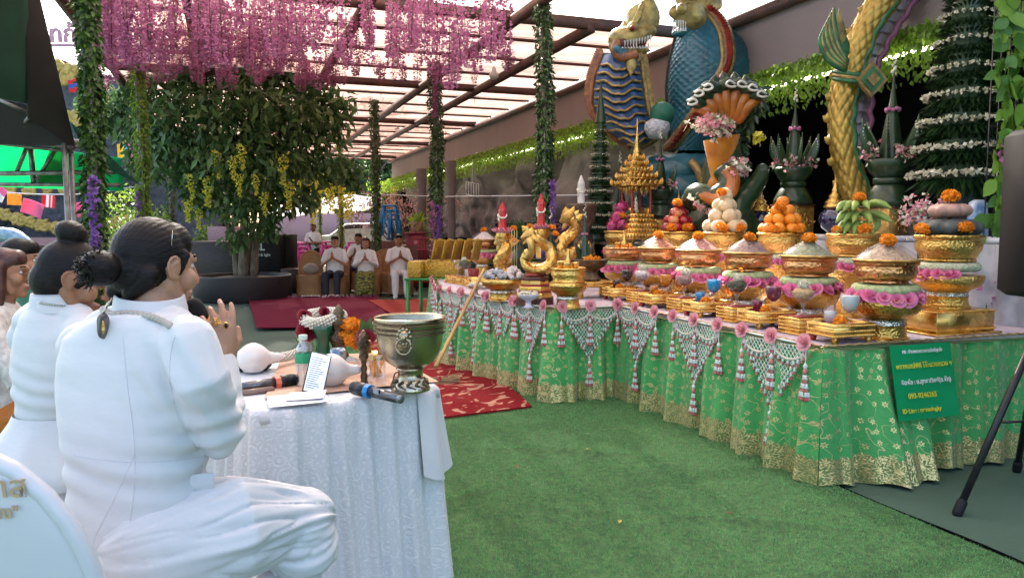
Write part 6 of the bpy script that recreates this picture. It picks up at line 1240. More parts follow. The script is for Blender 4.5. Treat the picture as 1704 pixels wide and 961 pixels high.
def hand_into(b, wrist, d, nrm, s=1.0, curl=(.15, .15, .12, .15), thumb=1, spread=1.0, tcurl=.5):
    """palm, four fingers of unequal length and a thumb on one side"""
    w = np.array(wrist, float); d = norm(np.array(d, float)); nrm = np.array(nrm, float); nrm = norm(nrm - d * (nrm @ d)); x = np.cross(d, nrm) * thumb
    b.limb([w - d * .02 * s, w + d * .02 * s], [.023 * s, .024 * s], 10); b.limb([w + d * .02 * s, w + d * .05 * s, w + d * .078 * s], [(.03 * s, .017 * s), (.038 * s, .016 * s), (.037 * s, .013 * s)], 14, ref=nrm)
    for i, (L, cu) in enumerate(zip((.068, .078, .072, .055), curl)):
        off = (1.5 - i) * .0195 * s; p = w + d * (.078 - .004 * abs(i - 1)) * s + x * off; dd = norm(d + x * (1.5 - i) * .05 * spread); pts = [p - d * .03 * s, p]; ang = 0; cur = p
        for k, fr in enumerate((.45, .3, .25)):
            ang += cu * (1 + .5 * k); v = dd * math.cos(ang) + nrm * math.sin(ang); cur = cur + v * L * fr * s; pts.append(cur)
        b.limb(pts, [.0095 * s, .0098 * s, .0088 * s, .0078 * s, .0064 * s], 10)
    p = w + d * .022 * s + x * .026 * s + nrm * .006 * s; v1 = norm(d * .75 + x * .6 + nrm * .25); q = p + v1 * .034 * s; v2 = norm(v1 + d * .5 - x * tcurl + nrm * .2); b.limb([p - v1 * .012 * s, p, q, q + v2 * .03 * s], [.015 * s, .0135 * s, .0105 * s, .0078 * s], 10)
def hM(c, az, pitch=0, roll=0, s=1.0): # head frame: az clockwise from +Y, pitch down positive
    return np.array(Matrix.Translation(Vector(c)) @ Matrix.Rotation(-az, 4, 'Z') @ Matrix.Rotation(-pitch, 4, 'X') @ Matrix.Rotation(roll, 4, 'Y') @ Matrix.Diagonal((s, s, s, 1)))
def hair_flow(v, nn, c, amp=.0025, f=55): q = v - c; a = np.arctan2(q[:, 2], np.abs(q[:, 0]) + .02); return amp * (np.sin(a * f + 3 * fbm(q, 12)) * .6 + fbm(q, 60) - .5)
# ============ man in white in the foreground
o = np.array(on(300, 1150, 0)); o = P(240, 900, 1.8); o[2] = 0; man = T('person', 'man in white jacket with hair tied back, hands joined around a microphone', 'person', o)
az = R(12); Rx = np.array((math.cos(az), -math.sin(az), 0)); Fw = np.array((math.sin(az), math.cos(az), 0))
def mQ(px, py, d): return P(px, py, d) - o
hc = mQ(262, 441, 1.9); HM = hM(hc, R(33), R(8), 0, .97)
body = B(); head_into(body, HM, .08); nk = mQ(250, 520, 1.87)
body.limb([nk + (0, 0, .03), nk - (0, 0, .05)], [.058, .06], 16); body.limb([mQ(240, 560, 1.83), mQ(235, 650, 1.8), mQ(235, 850, 1.78)], [(.06, .05), (.1, .06), (.1, .06)], 18, ref=Fw); body.limb([mQ(270, 600, 1.8), mQ(312, 600, 1.77), mQ(362, 715, 1.81), mQ(371, 618, 1.945)], [.03, .032, .03, .026], 12); body.limb([mQ(190, 600, 1.86), mQ(155, 600, 1.9), mQ(240, 700, 2.12), mQ(345, 615, 2.05)], [.03, .035, .03, .026], 12)
body.limb([mQ(270, 900, 1.76), mQ(500, 868, 1.94), mQ(500, 1000, 1.93), mQ(490, 1190, 1.92)], [.08, .06, .048, .04], 14); body.limb([mQ(180, 900, 1.95), mQ(400, 850, 2.25), mQ(400, 1080, 2.25)], [.08, .06, .045], 14)
wr = mQ(369, 600, 1.945); hdir = norm(mQ(364, 515, 1.965) - wr); hand_into(body, wr, hdir + (0, .0, 0), np.array((-.55, .75, .1)), 1.08, (.16, .2, .26, .34), -1, 1.5)
wl = mQ(344, 600, 2.04); hand_into(body, wl, norm(mQ(342, 520, 2.03) - wl), np.array((.45, -.8, .2)), 1.0, (.45, .5, .55, .6), 1, 1.0)
union(body, .0042, 5).obj('body', skinA, man)
face_parts(HM, man)
hb = B(); h0 = B(); h0.ball((0, -.022, .02), (.083, .098, .1), 22, 16); h0.ball((0, -.055, -.02), (.07, .07, .07), 16, 12); h0.ball((0, .03, .058), (.066, .046, .056), 16, 12); h0.limb([(.0, -.11, -.012), (0, -.15, -.02)], [.034, .03], 12); h0.ball((.01, -.152, -.022), (.05, .045, .044), 14, 10)
for s in (-1, 1): h0.limb([(s * .071, .03, .03), (s * .0735, .02, -.012)], [.011, .005], 8); h0.limb([(s * .06, -.06, -.03), (s * .035, -.085, -.075)], [.03, .02], 10)
hb.merge(h0, HM); hm_ = union(hb, .0042, 3, lambda v, nn: hair_flow(v, nn, hc + np.array((-.05, -.05, -.02)), .0009, 70))
for k in range(60): # loose strands at the knot
    a = rng.random() * 6.3; p0 = np.array((.01, -.158, -.022)); d_ = norm(rng.normal(size=3) * .8 + (0, -.7, -.3)); pts = spline([p0 + d_ * .025, p0 + d_ * .046 + rng.normal(size=3) * .004, p0 + d_ * .05 + np.cross(d_, (0, 0, 1.)) * .014 * (1 if k % 2 else -1) + np.array((0, 0, -.014 * rng.random()))], 6); q = B(); q.tube(pts, [.003, .0028, .0022, .0018, .001, .0004], 5); hm_.merge(q, HM)
hm_.obj('hair', hairm, man)
pin = B(); pin.tube([(.0, 0, 0), (.002, .0, .02), (.004, 0, .04)], .0012, 5); q = HM @ np.array((.083, -.02, .045, 1)); pin.obj('hairpin', silver, man, loc=q[:3])
# jacket
rows = [(520, 178, 292, .07), (534, 150, 306, .085), (560, 120, 326, .098), (600, 110, 334, .112), (650, 108, 336, .118), (700, 113, 335, .118), (750, 121, 333, .118), (800, 127, 337, .125), (850, 126, 352, .14), (900, 124, 380, .155), (935, 126, 400, .16)]
jb = B(); G = []; th = np.linspace(0, 2 * PI, 40, endpoint=False)
for y, l, r, hd in rows:
    d_ = 1.79 + .0 * y; c = mQ((l + r) / 2, y, d_); ap = (r - l) / 2 / FPX * d_; hw = math.sqrt(max(ap ** 2 - (hd * .6) ** 2, .002)) / .8; se = lambda t: np.sign(t) * np.abs(t) ** .82
    G.append(c + se(np.cos(th))[:, None] * hw * Rx + se(np.sin(th))[:, None] * hd * Fw)
G = np.array(G)[::-1]; n0 = jb.n; jb.grid(G, 0, close_v=True); k_ = len(G); jb.f.append((np.array([[n0 + 39 - j for j in range(40)]]), 0)); jb.f.append((np.array([[n0 + (k_ - 1) * 40 + j for j in range(40)]]), 0))
jb.limb([mQ(312, 572, 1.74), mQ(334, 630, 1.71), mQ(366, 722, 1.79)], [.066, .066, .056], 18); jb.limb([mQ(366, 722, 1.79), mQ(371, 665, 1.88), mQ(370, 608, 1.945)], [.056, .05, .038], 16)
jb.limb([mQ(143, 578, 1.88), mQ(170, 640, 2.0), mQ(240, 700, 2.12)], [.068, .062, .055], 16); jb.limb([mQ(240, 700, 2.12), mQ(345, 622, 2.05)], [.053, .04], 14); jb.limb([mQ(290, 545, 1.82), mQ(258, 528, 1.86), mQ(175, 545, 1.86)], [.05, .055, .05], 12)
def folds(v, nn):
    w = v + o; h = .008 * (fbm(v * np.array((1, 1, 1.3)), 4.5) - .5) + .005 * (fbm(v @ np.array(((.5, 0, .5), (0, .6, 0), (-.9, 0, 1.6))), 12) - .5)
    el = mQ(366, 722, 1.79); de = np.linalg.norm(v - el, axis=1); h = h + .008 * np.exp(-(de / .11) ** 2) * np.sin(v[:, 2] * 110 + 9 * fbm(v, 6))
    wa = np.exp(-((v[:, 2] - mQ(230, 770, 1.8)[2]) / .07) ** 2); h = h + .004 * wa * np.sin(v[:, 2] * 95 + v[:, 0] * 12 + 5 * fbm(v, 5))
    up = np.exp(-(np.linalg.norm(v - mQ(300, 620, 1.7), axis=1) / .1) ** 2); h = h + .007 * up * np.sin((v[:, 0] * .8 + v[:, 2] * .5) * 120); return h
jk = union(jb, .0048, 6, folds); jk.obj('jacket', jacket_m, man)
from mathutils.bvhtree import BVHTree
jv = np.concatenate(jk.v); jbv = BVHTree.FromPolygons([tuple(q) for q in jv], [tuple(int(i) for i in f) for fs, _ in jk.f for f in fs])
def onjacket(px, py):
    r = ray(px, py); h = jbv.ray_cast(Vector(CP - o), Vector(r)); return None if h[0] is None else np.array(h[0])
seamm = mat('seam_thread', (.62, .62, .64), (.57, .57, .59), rough=.85)
for path in ([(292, 556), (284, 590), (283, 630), (292, 680), (312, 725), (338, 757)], [(205, 560), (212, 640), (222, 720), (224, 800), (216, 870), (205, 930)], [(224, 755), (190, 830), (160, 890), (150, 940)], [(338, 757), (335, 800), (338, 850)], [(122, 757), (170, 764), (224, 768), (280, 766), (330, 760)]):
    pq_ = [onjacket(*q[:2]) for q in spline([(x, y, 0) for x, y in path], 40)]; pq_ = [q for q in pq_ if q is not None]
    if len(pq_) > 4: sb_ = B(); sb_.tube(np.array(pq_), .0011, 5); sb_.obj('seam', seamm, man)
cb = B(); cc = mQ(250, 512, 1.86); G = []
for zz, rr, tl in ((-.03, .088, 0), (.0, .082, 0), (.03, .077, 0), (.034, .074, 0), (.03, .069, 0), (-.02, .072, 0)): G.append([cc + rr * 1.03 * math.cos(t) * Rx + rr * math.sin(t) * Fw + np.array((0, 0, zz + .012 * math.cos(t - PI * .75 - PI) * -1)) for t in np.linspace(-PI * 1.42, PI * .4, 40)])
cb.grid(np.array(G)); cb.obj('collar', jacket_m, man)
def seamline(pts, name='seam', m=None, w=.0016): b = B(); b.tube(spline(pts, 24), w, 5); b.obj(name, m or mat('seam_shadow', (.5, .5, .53), rough=.8), man)
# beads and pendant
bd = mat('grey_bead', (.5, .45, .38), (.33, .28, .24), rough=.35, sc=60)
for q_ in spline([(170, 512, 0), (176, 519, 0), (190, 523, 0), (210, 521, 0), (235, 523, 0), (255, 528, 0), (272, 535, 0), (282, 541, 0)], 22):
    c = onjacket(q_[0], q_[1])
    if c is not None: b = B(); b.ball((0, 0, 0), .0085, 10, 8); b.obj('bead', bd, man, loc=c - norm(ray(q_[0], q_[1])) * .006)
pq = onjacket(172, 542); pq = (mQ(171, 541, 1.745) if pq is None else pq - norm(ray(172, 542)) * .014); pb = T('pendant', None, None, pq, 0); del_ = pb; pb.parent = man
B().limb([(0, 0, -.012), (0, 0, .012)], [.017, .017], 14, ell=.35, ref=(1, .0, 0)).obj('frame', mat('dark_silver', (.22, .2, .18), rough=.35, metal=.9), pb); b = B(); b.ball((0, -.006, -.002), (.011, .004, .018), 12, 10); b.obj('amulet', gold_d, pb); B().tube([(0, 0, .025), (.003, .01, .045), (.008, .02, .06)], .003, 6).obj('bail', silver, pb); pb.rotation_euler = (0, 0, R(-18))
# trousers
tb = B(); tb.limb([mQ(262, 905, 1.74), mQ(400, 875, 1.8), mQ(508, 858, 1.95)], [.135, .118, .075], 20); tb.tube([mQ(470, 850, 1.9), mQ(490, 880, 1.92), mQ(500, 912, 1.93), mQ(503, 938, 1.93)], [.08, .098, .096, .088], 22); tb.limb([mQ(180, 905, 1.9), mQ(300, 870, 2.05), mQ(400, 845, 2.22)], [.13, .11, .09], 18); tb.limb([mQ(400, 845, 2.22), mQ(405, 950, 2.22)], [.09, .085], 14); tb.ball(mQ(235, 930, 1.82), (.2, .18, .13), 18, 12)
def tf(v, nn): q = v - mQ(505, 862, 1.94); r_ = np.linalg.norm(q, axis=1); a = np.arctan2(q[:, 2], -q[:, 0]); ax_ = mQ(262, 905, 1.74); t_ = norm(mQ(505, 866, 1.94) - ax_); w_ = v - ax_; al = w_ @ t_; pr = w_ - al[:, None] * t_; s1 = norm(np.cross(t_, (0, 0, 1.))); an = np.arctan2(pr[:, 2], pr @ s1); L_ = np.linalg.norm(mQ(505, 866, 1.94) - ax_); k_ = np.clip((al - .05) / .2, 0, 1) * np.clip((L_ + .07 - al) / .06, 0, 1); qa = np.stack([al * 2.2 + an * .35, an * 2.6 - al * 2.5, 0 * al], -1); n1 = fbm(qa, 1.25, 3); return (.034 * (n1 - .5) - .012 * np.exp(-np.abs(fbm(qa + 5, 1.5, 2) - .5) / .035)) * np.clip((al - .0) / .15, .25, 1) + .004 * (fbm(v, 14) - .5)
union(tb, .0055, 4, tf).obj('trousers', silk, man)
B().limb([mQ(505, 925, 1.93), mQ(496, 1040, 1.92), mQ(492, 1195, 1.92)], [.052, .046, .04], 14).obj('sock', whitecl, man); B().limb([mQ(490, 1215, 1.93) * (1, 1, 0) + (0, 0, .05), mQ(530, 1215, 2.08) * (1, 1, 0) + (0, 0, .04)], [.042, .038], 12).obj('shoe', black_p, man)
fl = B(); fl.box((0, 0, 0), (.1, .006, .04), .25, 0, 1, .002); fq_ = onjacket(318, 803); fl.obj('pocket_flap', jacket_m, man, loc=(mQ(322, 798, 1.66) if fq_ is None else fq_))
# bracelets and rings
wv = norm(hdir); b = B(); b.tube([wr - wv * .02 + .034 * (math.cos(a) * np.cross(wv, (0, 1, 0)) + math.sin(a) * np.cross(wv, np.cross(wv, (0, 1, 0)))) for a in np.linspace(0, 2 * PI, 24)], .008, 8); b.obj('bracelet', mat('dark_red_beads', (.12, .03, .02), (.05, .015, .01), rough=.4, sc=120, bump=.004, bsc=120), man)
for k in range(16): a = k * PI / 8; b = B(); b.ball((0, 0, 0), .0045, 8, 6); b.obj('coral_bead', mat('coral', (.6, .12, .05), rough=.4) if k == 0 else bpy.data.materials['coral'], man, loc=wr - wv * .008 + .034 * (math.cos(a) * np.cross(wv, (0, 1, 0)) + math.sin(a) * np.cross(wv, np.cross(wv, (0, 1, 0)))))
for px, py, nm, m2 in ((361, 537, 'gold_ring', None), (376, 541, 'stone_ring', 1)):
    q = mQ(px, py, 1.94); b = B(); 
    if m2 is None: [b.limb([rng.normal(size=3) * .005, rng.normal(size=3) * .006], [.002, .002], 6) for _ in range(14)]; b.obj(nm, gold_s, man, loc=q)
    else: b.ball((0, 0, 0), (.007, .006, .009), 12, 8); b.ball((.002, -.005, 0), (.0045, .004, .007), 10, 8, 1); b.obj(nm, [gold_s, black_p], man, loc=q)
# microphone in his hands
m0, m1 = P(318, 506, 2.0), P(352, 560, 2.03); mc = T('microphone', 'black microphone with orange band held at the mouth by joined hands', 'microphone', m0); dm = m1 - m0; un = norm(dm)
B().limb([np.zeros(3) + un * .012, un * .035], [.027, .026], 18).obj('foam_head', mat('black_foam', (.01, .01, .011), rough=.95, sc=80, bump=.002, bsc=300), mc); B().limb([un * .05, un * .17], [.016, .013], 14).obj('handle', black_p, mc); b = B(); ax = norm(np.cross(un, (0, 1, 0))); ay = np.cross(un, ax); b.tube([un * .058 + .022 * (math.cos(a) * ax + math.sin(a) * ay) for a in np.linspace(0, 2 * PI, 20)], .008, 8); b.limb([un * .058 + ax * .02, un * .05 + ax * .04], [.006, .005], 8); b.obj('orange_band', mat('orange_rubber', (.9, .3, .03), rough=.5), mc)
# ============ woman in white beside him
ow = P(95, 900, 2.25); ow[2] = 0; wm = T('person', 'woman in white peplum jacket with black hair in a high bun, head bowed', 'person', ow)
def wQ(px, py, d): return P(px, py, d) - ow
azw = R(24); Rx2 = np.array((math.cos(azw), -math.sin(azw), 0)); Fw2 = np.array((math.sin(azw), math.cos(azw), 0)); hcw = wQ(122, 462, 2.26); HW = hM(hcw, R(62), R(22), 0, .9)
body = B(); head_into(body, HW, .035, ny=.0); body.limb([wQ(112, 490, 2.27), wQ(98, 515, 2.26), wQ(88, 545, 2.26)], [.044, .046, .046], 14); body.limb([wQ(84, 560, 2.26), wQ(85, 620, 2.25), wQ(85, 860, 2.22)], [(.05, .04), (.07, .05), (.1, .07)], 16, ref=Fw2); body.limb([wQ(90, 570, 2.24), wQ(130, 572, 2.2), wQ(160, 685, 2.32), wQ(240, 640, 2.45)], [.025, .028, .026, .022], 12); body.limb([wQ(60, 575, 2.34), wQ(130, 685, 2.5), wQ(235, 640, 2.5)], [.026, .026, .022], 12)
body.limb([wQ(110, 880, 2.18), wQ(260, 860, 2.4), wQ(260, 1050, 2.4)], [.08, .06, .04], 12)
for s, px in ((1, 240), (-1, 236)): w0 = wQ(px, 640, 2.47 + .02 * s); hand_into(body, w0, (.2, .25, 1), (s * -.6, .3 * -s, 0), .9, (.08,) * 4, 1)
union(body, .0045, 5).obj('body', skinB, wm); face_parts(HW, wm)
hb = B(); h0 = B(); h0.ball((0, -.02, .022), (.084, .1, .1), 22, 16); h0.ball((0, -.05, -.025), (.072, .072, .07), 16, 12); h0.ball((0, .035, .055), (.066, .044, .052), 14, 10); h0.ball((0, -.055, .135), (.05, .05, .04), 18, 12); h0.ball((0, -.04, .105), (.035, .035, .03), 12, 8); h0.limb([(.075, .03, .02), (.074, .02, -.015)], [.012, .007], 8)
hb.merge(h0, HW); union(hb, .0045, 3, lambda v, nn: hair_flow(v, nn, hcw, .0008, 70)).obj('hair', hairm, wm)
rows = [(490, 74, 124, .062), (500, 68, 126, .066), (512, 56, 130, .07), (524, 40, 140, .08), (555, 28, 160, .095), (600, 22, 166, .105), (650, 26, 158, .1), (690, 34, 148, .095)]; jb = B(); G = []
for y, l, r, hd in rows:
    c = wQ((l + r) / 2, y, 2.25); ap = (r - l) / 2 / FPX * 2.25; hw = math.sqrt(max(ap ** 2 - (hd * .7) ** 2, .002)) / .72; G.append(c + np.cos(th)[:, None] * hw * Rx2 + np.sin(th)[:, None] * hd * Fw2)
G = np.array(G)[::-1]; n0 = jb.n; jb.grid(G, 0, close_v=True); k_ = len(G); jb.f.append((np.array([[n0 + 39 - j for j in range(40)]]), 0)); jb.f.append((np.array([[n0 + (k_ - 1) * 40 + j for j in range(40)]]), 0))
jb.limb([wQ(104, 500, 2.26), wQ(95, 515, 2.26), wQ(86, 545, 2.26)], [.062, .072, .09], 14); jb.limb([wQ(130, 532, 2.22), wQ(84, 518, 2.26), wQ(50, 535, 2.32)], [.05, .058, .05], 12); jb.limb([wQ(140, 560, 2.18), wQ(155, 610, 2.18), wQ(168, 692, 2.3)], [.066, .064, .05], 16); jb.limb([wQ(168, 692, 2.3), wQ(236, 648, 2.44)], [.05, .036], 14); jb.limb([wQ(48, 560, 2.34), wQ(90, 640, 2.45), wQ(140, 690, 2.5)], [.06, .055, .05], 14); jb.limb([wQ(140, 690, 2.5), wQ(232, 648, 2.5)], [.048, .036], 12)
def wf(v, nn): wa = np.exp(-((v[:, 2] - wQ(90, 655, 2.2)[2]) / .08) ** 2); return .004 * wa * np.sin(v[:, 2] * 120 + v[:, 0] * 25 + 6 * fbm(v, 6)) + .005 * (fbm(v, 9) - .5)
union(jb, .0065, 6, wf).obj('jacket', jacket_m, wm)
b = B(); G = []; t2 = np.linspace(0, 2 * PI, 80, endpoint=False)
for y, hw, hd in ((686, .118, .095), (700, .13, .105), (730, .165, .14), (760, .195, .17), (786, .215, .19), (787, .21, .186), (740, .17, .145)): G.append(wQ(88, y, 2.25) + (np.cos(t2) * hw * (1 + .05 * np.sin(9 * t2) * (y - 686) / 100))[:, None] * Rx2 + (np.sin(t2) * hd * (1 + .05 * np.sin(9 * t2) * (y - 686) / 100))[:, None] * Fw2)
b.grid(np.array(G)[::-1], 0, close_v=True); b.obj('peplum', jacket_m, wm)
b = B(); cw = wQ(100, 500, 2.26); b.grid(np.array([[cw + rr * math.cos(t) * Rx2 + rr * math.sin(t) * Fw2 + np.array((0, 0, z - .0)) for t in np.linspace(-PI * 1.42, PI * .4, 36)] for z, rr in ((-.03, .084), (.012, .076), (.024, .073), (.02, .069), (-.01, .07))])); b.obj('collar', jacket_m, wm)
for t in np.linspace(-PI * .1, -PI * .9, 30)[:12]: b = B(); b.ball((0, 0, 0), (.005, .003, .004), 6, 5); b.obj('chain_link', silver, wm, loc=cw + .079 * math.cos(t) * Rx2 + .079 * math.sin(t) * Fw2 + np.array((0, 0, .008 - .02 * math.cos(t))))
tb = B(); tb.limb([wQ(100, 850, 2.2), wQ(180, 850, 2.28), wQ(265, 850, 2.42)], [.14, .12, .1], 18); tb.limb([wQ(265, 860, 2.42), wQ(265, 1090, 2.42)], [.1, .1], 16); tb.ball(wQ(85, 840, 2.25), (.17, .17, .13), 16, 12); union(tb, .01, 5).obj('skirt', silk, wm)
# ============ generic seated or standing people
def person(label, loc, rz, s, sk, shirt, legs, hair, pose='wai', lean=0, long_=False, shoes=whitecl, stand=False, glasses=False, vox=.009, hands=True, tilt=0, female=False):
    t = T('person', label, 'person', loc, rz, None, s); body = B(); zs = .98 if not stand else 1.36; hz = .48 if not stand else .86
    HMx = hM((0, .02 + lean * .5, zs + .2), tilt, R(6), 0, 1.0); head_into(body, HMx); sh = .17 if female else .19
    body.limb([(0, .0 + lean * .5, zs + .1), (0, -.005 + lean * .4, zs)], [.05, .055], 12); body.limb([(0, -.01 + lean * .4, zs - .02), (0, 0, zs - .2), (0, -.02, hz + .02)], [(.08, .05), (.1, .06), (.1, .07)], 14, ref=(0, 1, 0)); wz = zs - .13
    for q in (-1, 1):
        shd = np.array((q * sh, -.01 + lean * .4, zs - .035))
        if pose == 'wai': el, wr_ = np.array((q * (sh + .06), .1, zs - .3)), np.array((q * .022, .3, wz - .02))
        else: el, wr_ = np.array((q * (sh + .05), .02, zs - .3)), np.array((-q * .06, .2, zs - .26))
        body.limb([shd, el, wr_], [.043, .038, .026], 12)
        hand_into(body, wr_, (q * -.08, .1, 1) if pose == 'wai' else (-q, .1, .05), (-q, .0, 0) if pose == 'wai' else (0, -1, 0), .95, (.05,) * 4, 1 if q < 0 else -1, .3)
        if not stand: body.limb([(q * .09, 0, hz), (q * .12, .42, hz + .02), (q * .12, .41, .1)], [.07, .055, .04], 12); body.limb([(q * .12, .4, .05), (q * .13, .52, .04)], [.036, .03], 10)
        else: body.limb([(q * .08, 0, hz), (q * .09, .02, .46), (q * .1, 0, .09)], [.08, .055, .038], 12); body.limb([(q * .1, 0, .05), (q * .11, .14, .04)], [.036, .03], 10)
    union(body, vox * .62, 3).obj('body', sk, t); face_parts(HMx, t)
    sb = B(); sb.limb([(0, -.01 + lean * .4, zs - .01), (0, .0, zs - .2), (0, -.02, hz + .08)], [(.15 if female else .165, .08), (.165, .115), (.175, .135)], 20, ref=(0, 1, 0))
    for q in (-1, 1):
        shd = np.array((q * (sh - .02), -.01 + lean * .4, zs - .04)); el = np.array((q * (sh + .06), .1, zs - .3)) if pose == 'wai' else np.array((q * (sh + .05), .02, zs - .3)); wr_ = np.array((q * .03, .29, wz - .02))
        if long_: sb.limb([shd, el, el * .25 + wr_ * .75], [.064, .055, .042], 12)
        else: sb.limb([shd, shd * .35 + el * .65], [.066, .064], 12)
    union(sb, vox, 3, lambda v, nn: .012 * (fbm(v, 12) - .5)).obj('shirt', shirt, t)
    pb = B()
    for q in (-1, 1):
        if legs is None: continue
        if not stand: pb.limb([(q * .08, -.02, hz + .0), (q * .115, .41, hz + .02), (q * .115, .42, .12)], [.105, .08, .062], 14)
        else: pb.limb([(q * .07, -.01, hz + .05), (q * .085, .0, .52)], [.11, .085], 14)
    if female: pb.limb([(0, .1, hz - .02), (0, .41, hz - .02), (0, .42, .2)], [(.17, .1), (.17, .1), (.15, .09)], 16, ref=(0, 0, 1))
    union(pb, vox, 3, lambda v, nn: .012 * (fbm(v, 10) - .5)).obj('skirt' if female else 'shorts' if stand else 'trousers', legs, t)
    for q in (-1, 1):
        if not stand: B().limb([(q * .115, .4, .055), (q * .13, .53, .045)], [.05, .044], 12).obj('shoe', shoes, t)
    hb = B(); h0 = B(); h0.ball((0, -.026, .026), (.082, .094, .092), 16, 12); h0.ball((0, -.05, -.015), (.07, .065, .065), 14, 10); h0.ball((0, .035, .064), (.066, .048, .05), 14, 10); h0.ball((0, .0, .05), (.08, .07, .065), 14, 10)
    if female:
        for q in (-1, 1): h0.limb([(q * .07, -.01, .03), (q * .078, .0, -.09), (q * .075, .0, -.16)], [.03, .028, .02], 10)
    hb.merge(h0, HMx); union(hb, .007, 2).obj('hair', hair, t)
    if glasses:
        b = B(); [b.tube([(q * .031 + .022 * math.cos(a), .096, .005 + .015 * math.sin(a)) for a in np.linspace(0, 2 * PI, 12)], .002, 4) for q in (-1, 1)]; bb_ = B(); bb_.merge(b, HMx); bb_.obj('glasses', black_m, t)
    return t
shirt_w = mat('white_shirt', (.78, .76, .75), (.68, .66, .66), rough=.8, sc=7, bump=.002, bsc=30); navy = mat('navy_trousers', (.015, .02, .04), (.01, .012, .025), rough=.7); wtr = mat('white_trousers', (.74, .72, .72), (.64, .62, .63), rough=.75, bump=.003, bsc=22); blackc = mat('black_cotton', (.012, .012, .013), rough=.8)
batik = mat('green_gold_batik', (.26, .24, .03), (.015, .035, .015), rough=.7, sc=22, contrast=.12, stretch=(1, 1, 2.2))
def gp(px, py=498): q = on(px, py, 0); return q
far_rz = PI + .12
q = gp(552, 497); person('seated man in long white shirt and navy trousers with glasses, palms joined', q + (0, .35, 0), far_rz - .1, .92, skinA, shirt_w, navy, hairm, glasses=True, tilt=.1)
q = gp(578, 493); person('man in white shirt seated a row behind, hands raised at his mouth', q + (0, 1.2, 0), far_rz - .2, .95, skinB, shirt_w, navy, hairm, tilt=-.2, shoes=black_p)
q = gp(604, 497); person('woman with brown hair in long sleeved white top and patterned green skirt', q + (0, .35, 0), far_rz, .9, skinA, shirt_w, batik, hairbr, long_=True, female=True, shoes=black_p)
q = gp(660, 497); person('man all in white with short black hair, palms joined, right of the woman', q + (0, .35, 0), far_rz + .12, .94, skinB, shirt_w, wtr, hairm)
q = on(523, 464, 0); stp = person('standing man in white t-shirt and black shorts with crossbody strap', q, PI - .15, .86, skinB, shirt_w, blackc, hairbr, pose='fold', stand=True, vox=.01)
b = B(); b.tube(spline([(.15, -.05, 1.33), (.06, .12, 1.22), (-.06, .125, 1.08), (-.15, .08, .98)], 14), .022, 6, ell=.3); b.obj('strap', blackc, stp)
teal_c = mat('teal_shawl', (.06, .28, .2), (.03, .16, .12), rough=.8); cream = mat('cream_lace', (.7, .66, .6), (.5, .46, .42), rough=.8, sc=30, contrast=.2); orange_c = mat('orange_cloth', (.6, .2, .02), (.4, .1, .01), rough=.7)
for px, py, d, lb, sk, sh_, hr, fm in ((4, 452, 3.7, 'woman at the far left edge in cream lace with joined hands, nearest of the onlookers', skinB, cream, hairbr, True), (30, 432, 4.3, 'dark haired onlooker with teal shawl between two others at far left', skinB, teal_c, hairm, False), (52, 436, 4.9, 'onlooker in pale shirt half hidden beside the bun haired woman', skinB, shirt_w, hairm, False)):
    q = P(px, py, d); sc_ = q[2] / 1.18; person(lb, (q[0], q[1], 0), -R(75), sc_, sk, sh_, orange_c if fm else navy, hr, long_=fm, female=fm, vox=.011)
# chairs
def plastic_chair(label, loc, rz, s, m, back_h=.92, name='plastic_chair', skirt=False, group=None):
    t = T(name, label, 'chair', loc, rz, group, s); G = []
    for z in np.linspace(.44, back_h, 12):
        f = (z - .44) / (back_h - .44); w = .225 * math.sqrt(max(1 - max(0, (f - .35) / .66) ** 2.4, .0)) + .004; G.append([(x * w, -.2 - .09 * f + .07 * (x * x) * w / .225, z) for x in np.linspace(-1, 1, 17)])
    G = np.array(G); Gb = G + np.array((0, -.022, 0)); b = B(); b.grid(np.concatenate([G, Gb[:, ::-1]], 1), 0, close_v=True); b.obj('backrest', m, t); b = B(); rim = np.concatenate([G[:, 0], G[-1, 1:-1], G[::-1, -1]]) + np.array((0, -.011, 0)); b.tube(rim, .016, 8); b.obj('rim', m, t)
    b = B(); b.box((0, .01, .43), (.44, .42, .03), 0, 0, 1, .012); b.obj('seat', m, t)
    for x in (-1, 1):
        for y in (-1, 1): B().bar((x * .2, y * .17 + .01, .415), (x * .22, y * .2 + .01, .0), .034).obj('leg', m, t)
    if skirt:
        b = B(); th = np.linspace(0, 2 * PI, 120, endpoint=False); b.grid(np.array([[(.25 * np.sign(math.cos(a)) * abs(math.cos(a)) ** .5 * (1 + .03 * (1 - z / .43) * math.sin(26 * a)), .01 + .24 * np.sign(math.sin(a)) * abs(math.sin(a)) ** .5 * (1 + .03 * (1 - z / .43) * math.sin(26 * a)), z) for a in th] for z in (.06, .2, .35, .448)]), 0, close_v=True); b.obj('seat_cover', m, t)
    return t
wc = P(-52, 745, 1.42); ch = plastic_chair('white plastic chair at the bottom left corner with gold Thai lettering on its back', (wc[0] + .09, wc[1] + .25, 0), -R(22), 1.07, white_p, .92)
gtxt = mat('gold_print', (.72, .5, .3), rough=.5)
bpy.context.view_layer.update(); bk_ = [c for c in ch.children if c.name.startswith('backrest')][0]; mi_ = ch.matrix_world.inverted()
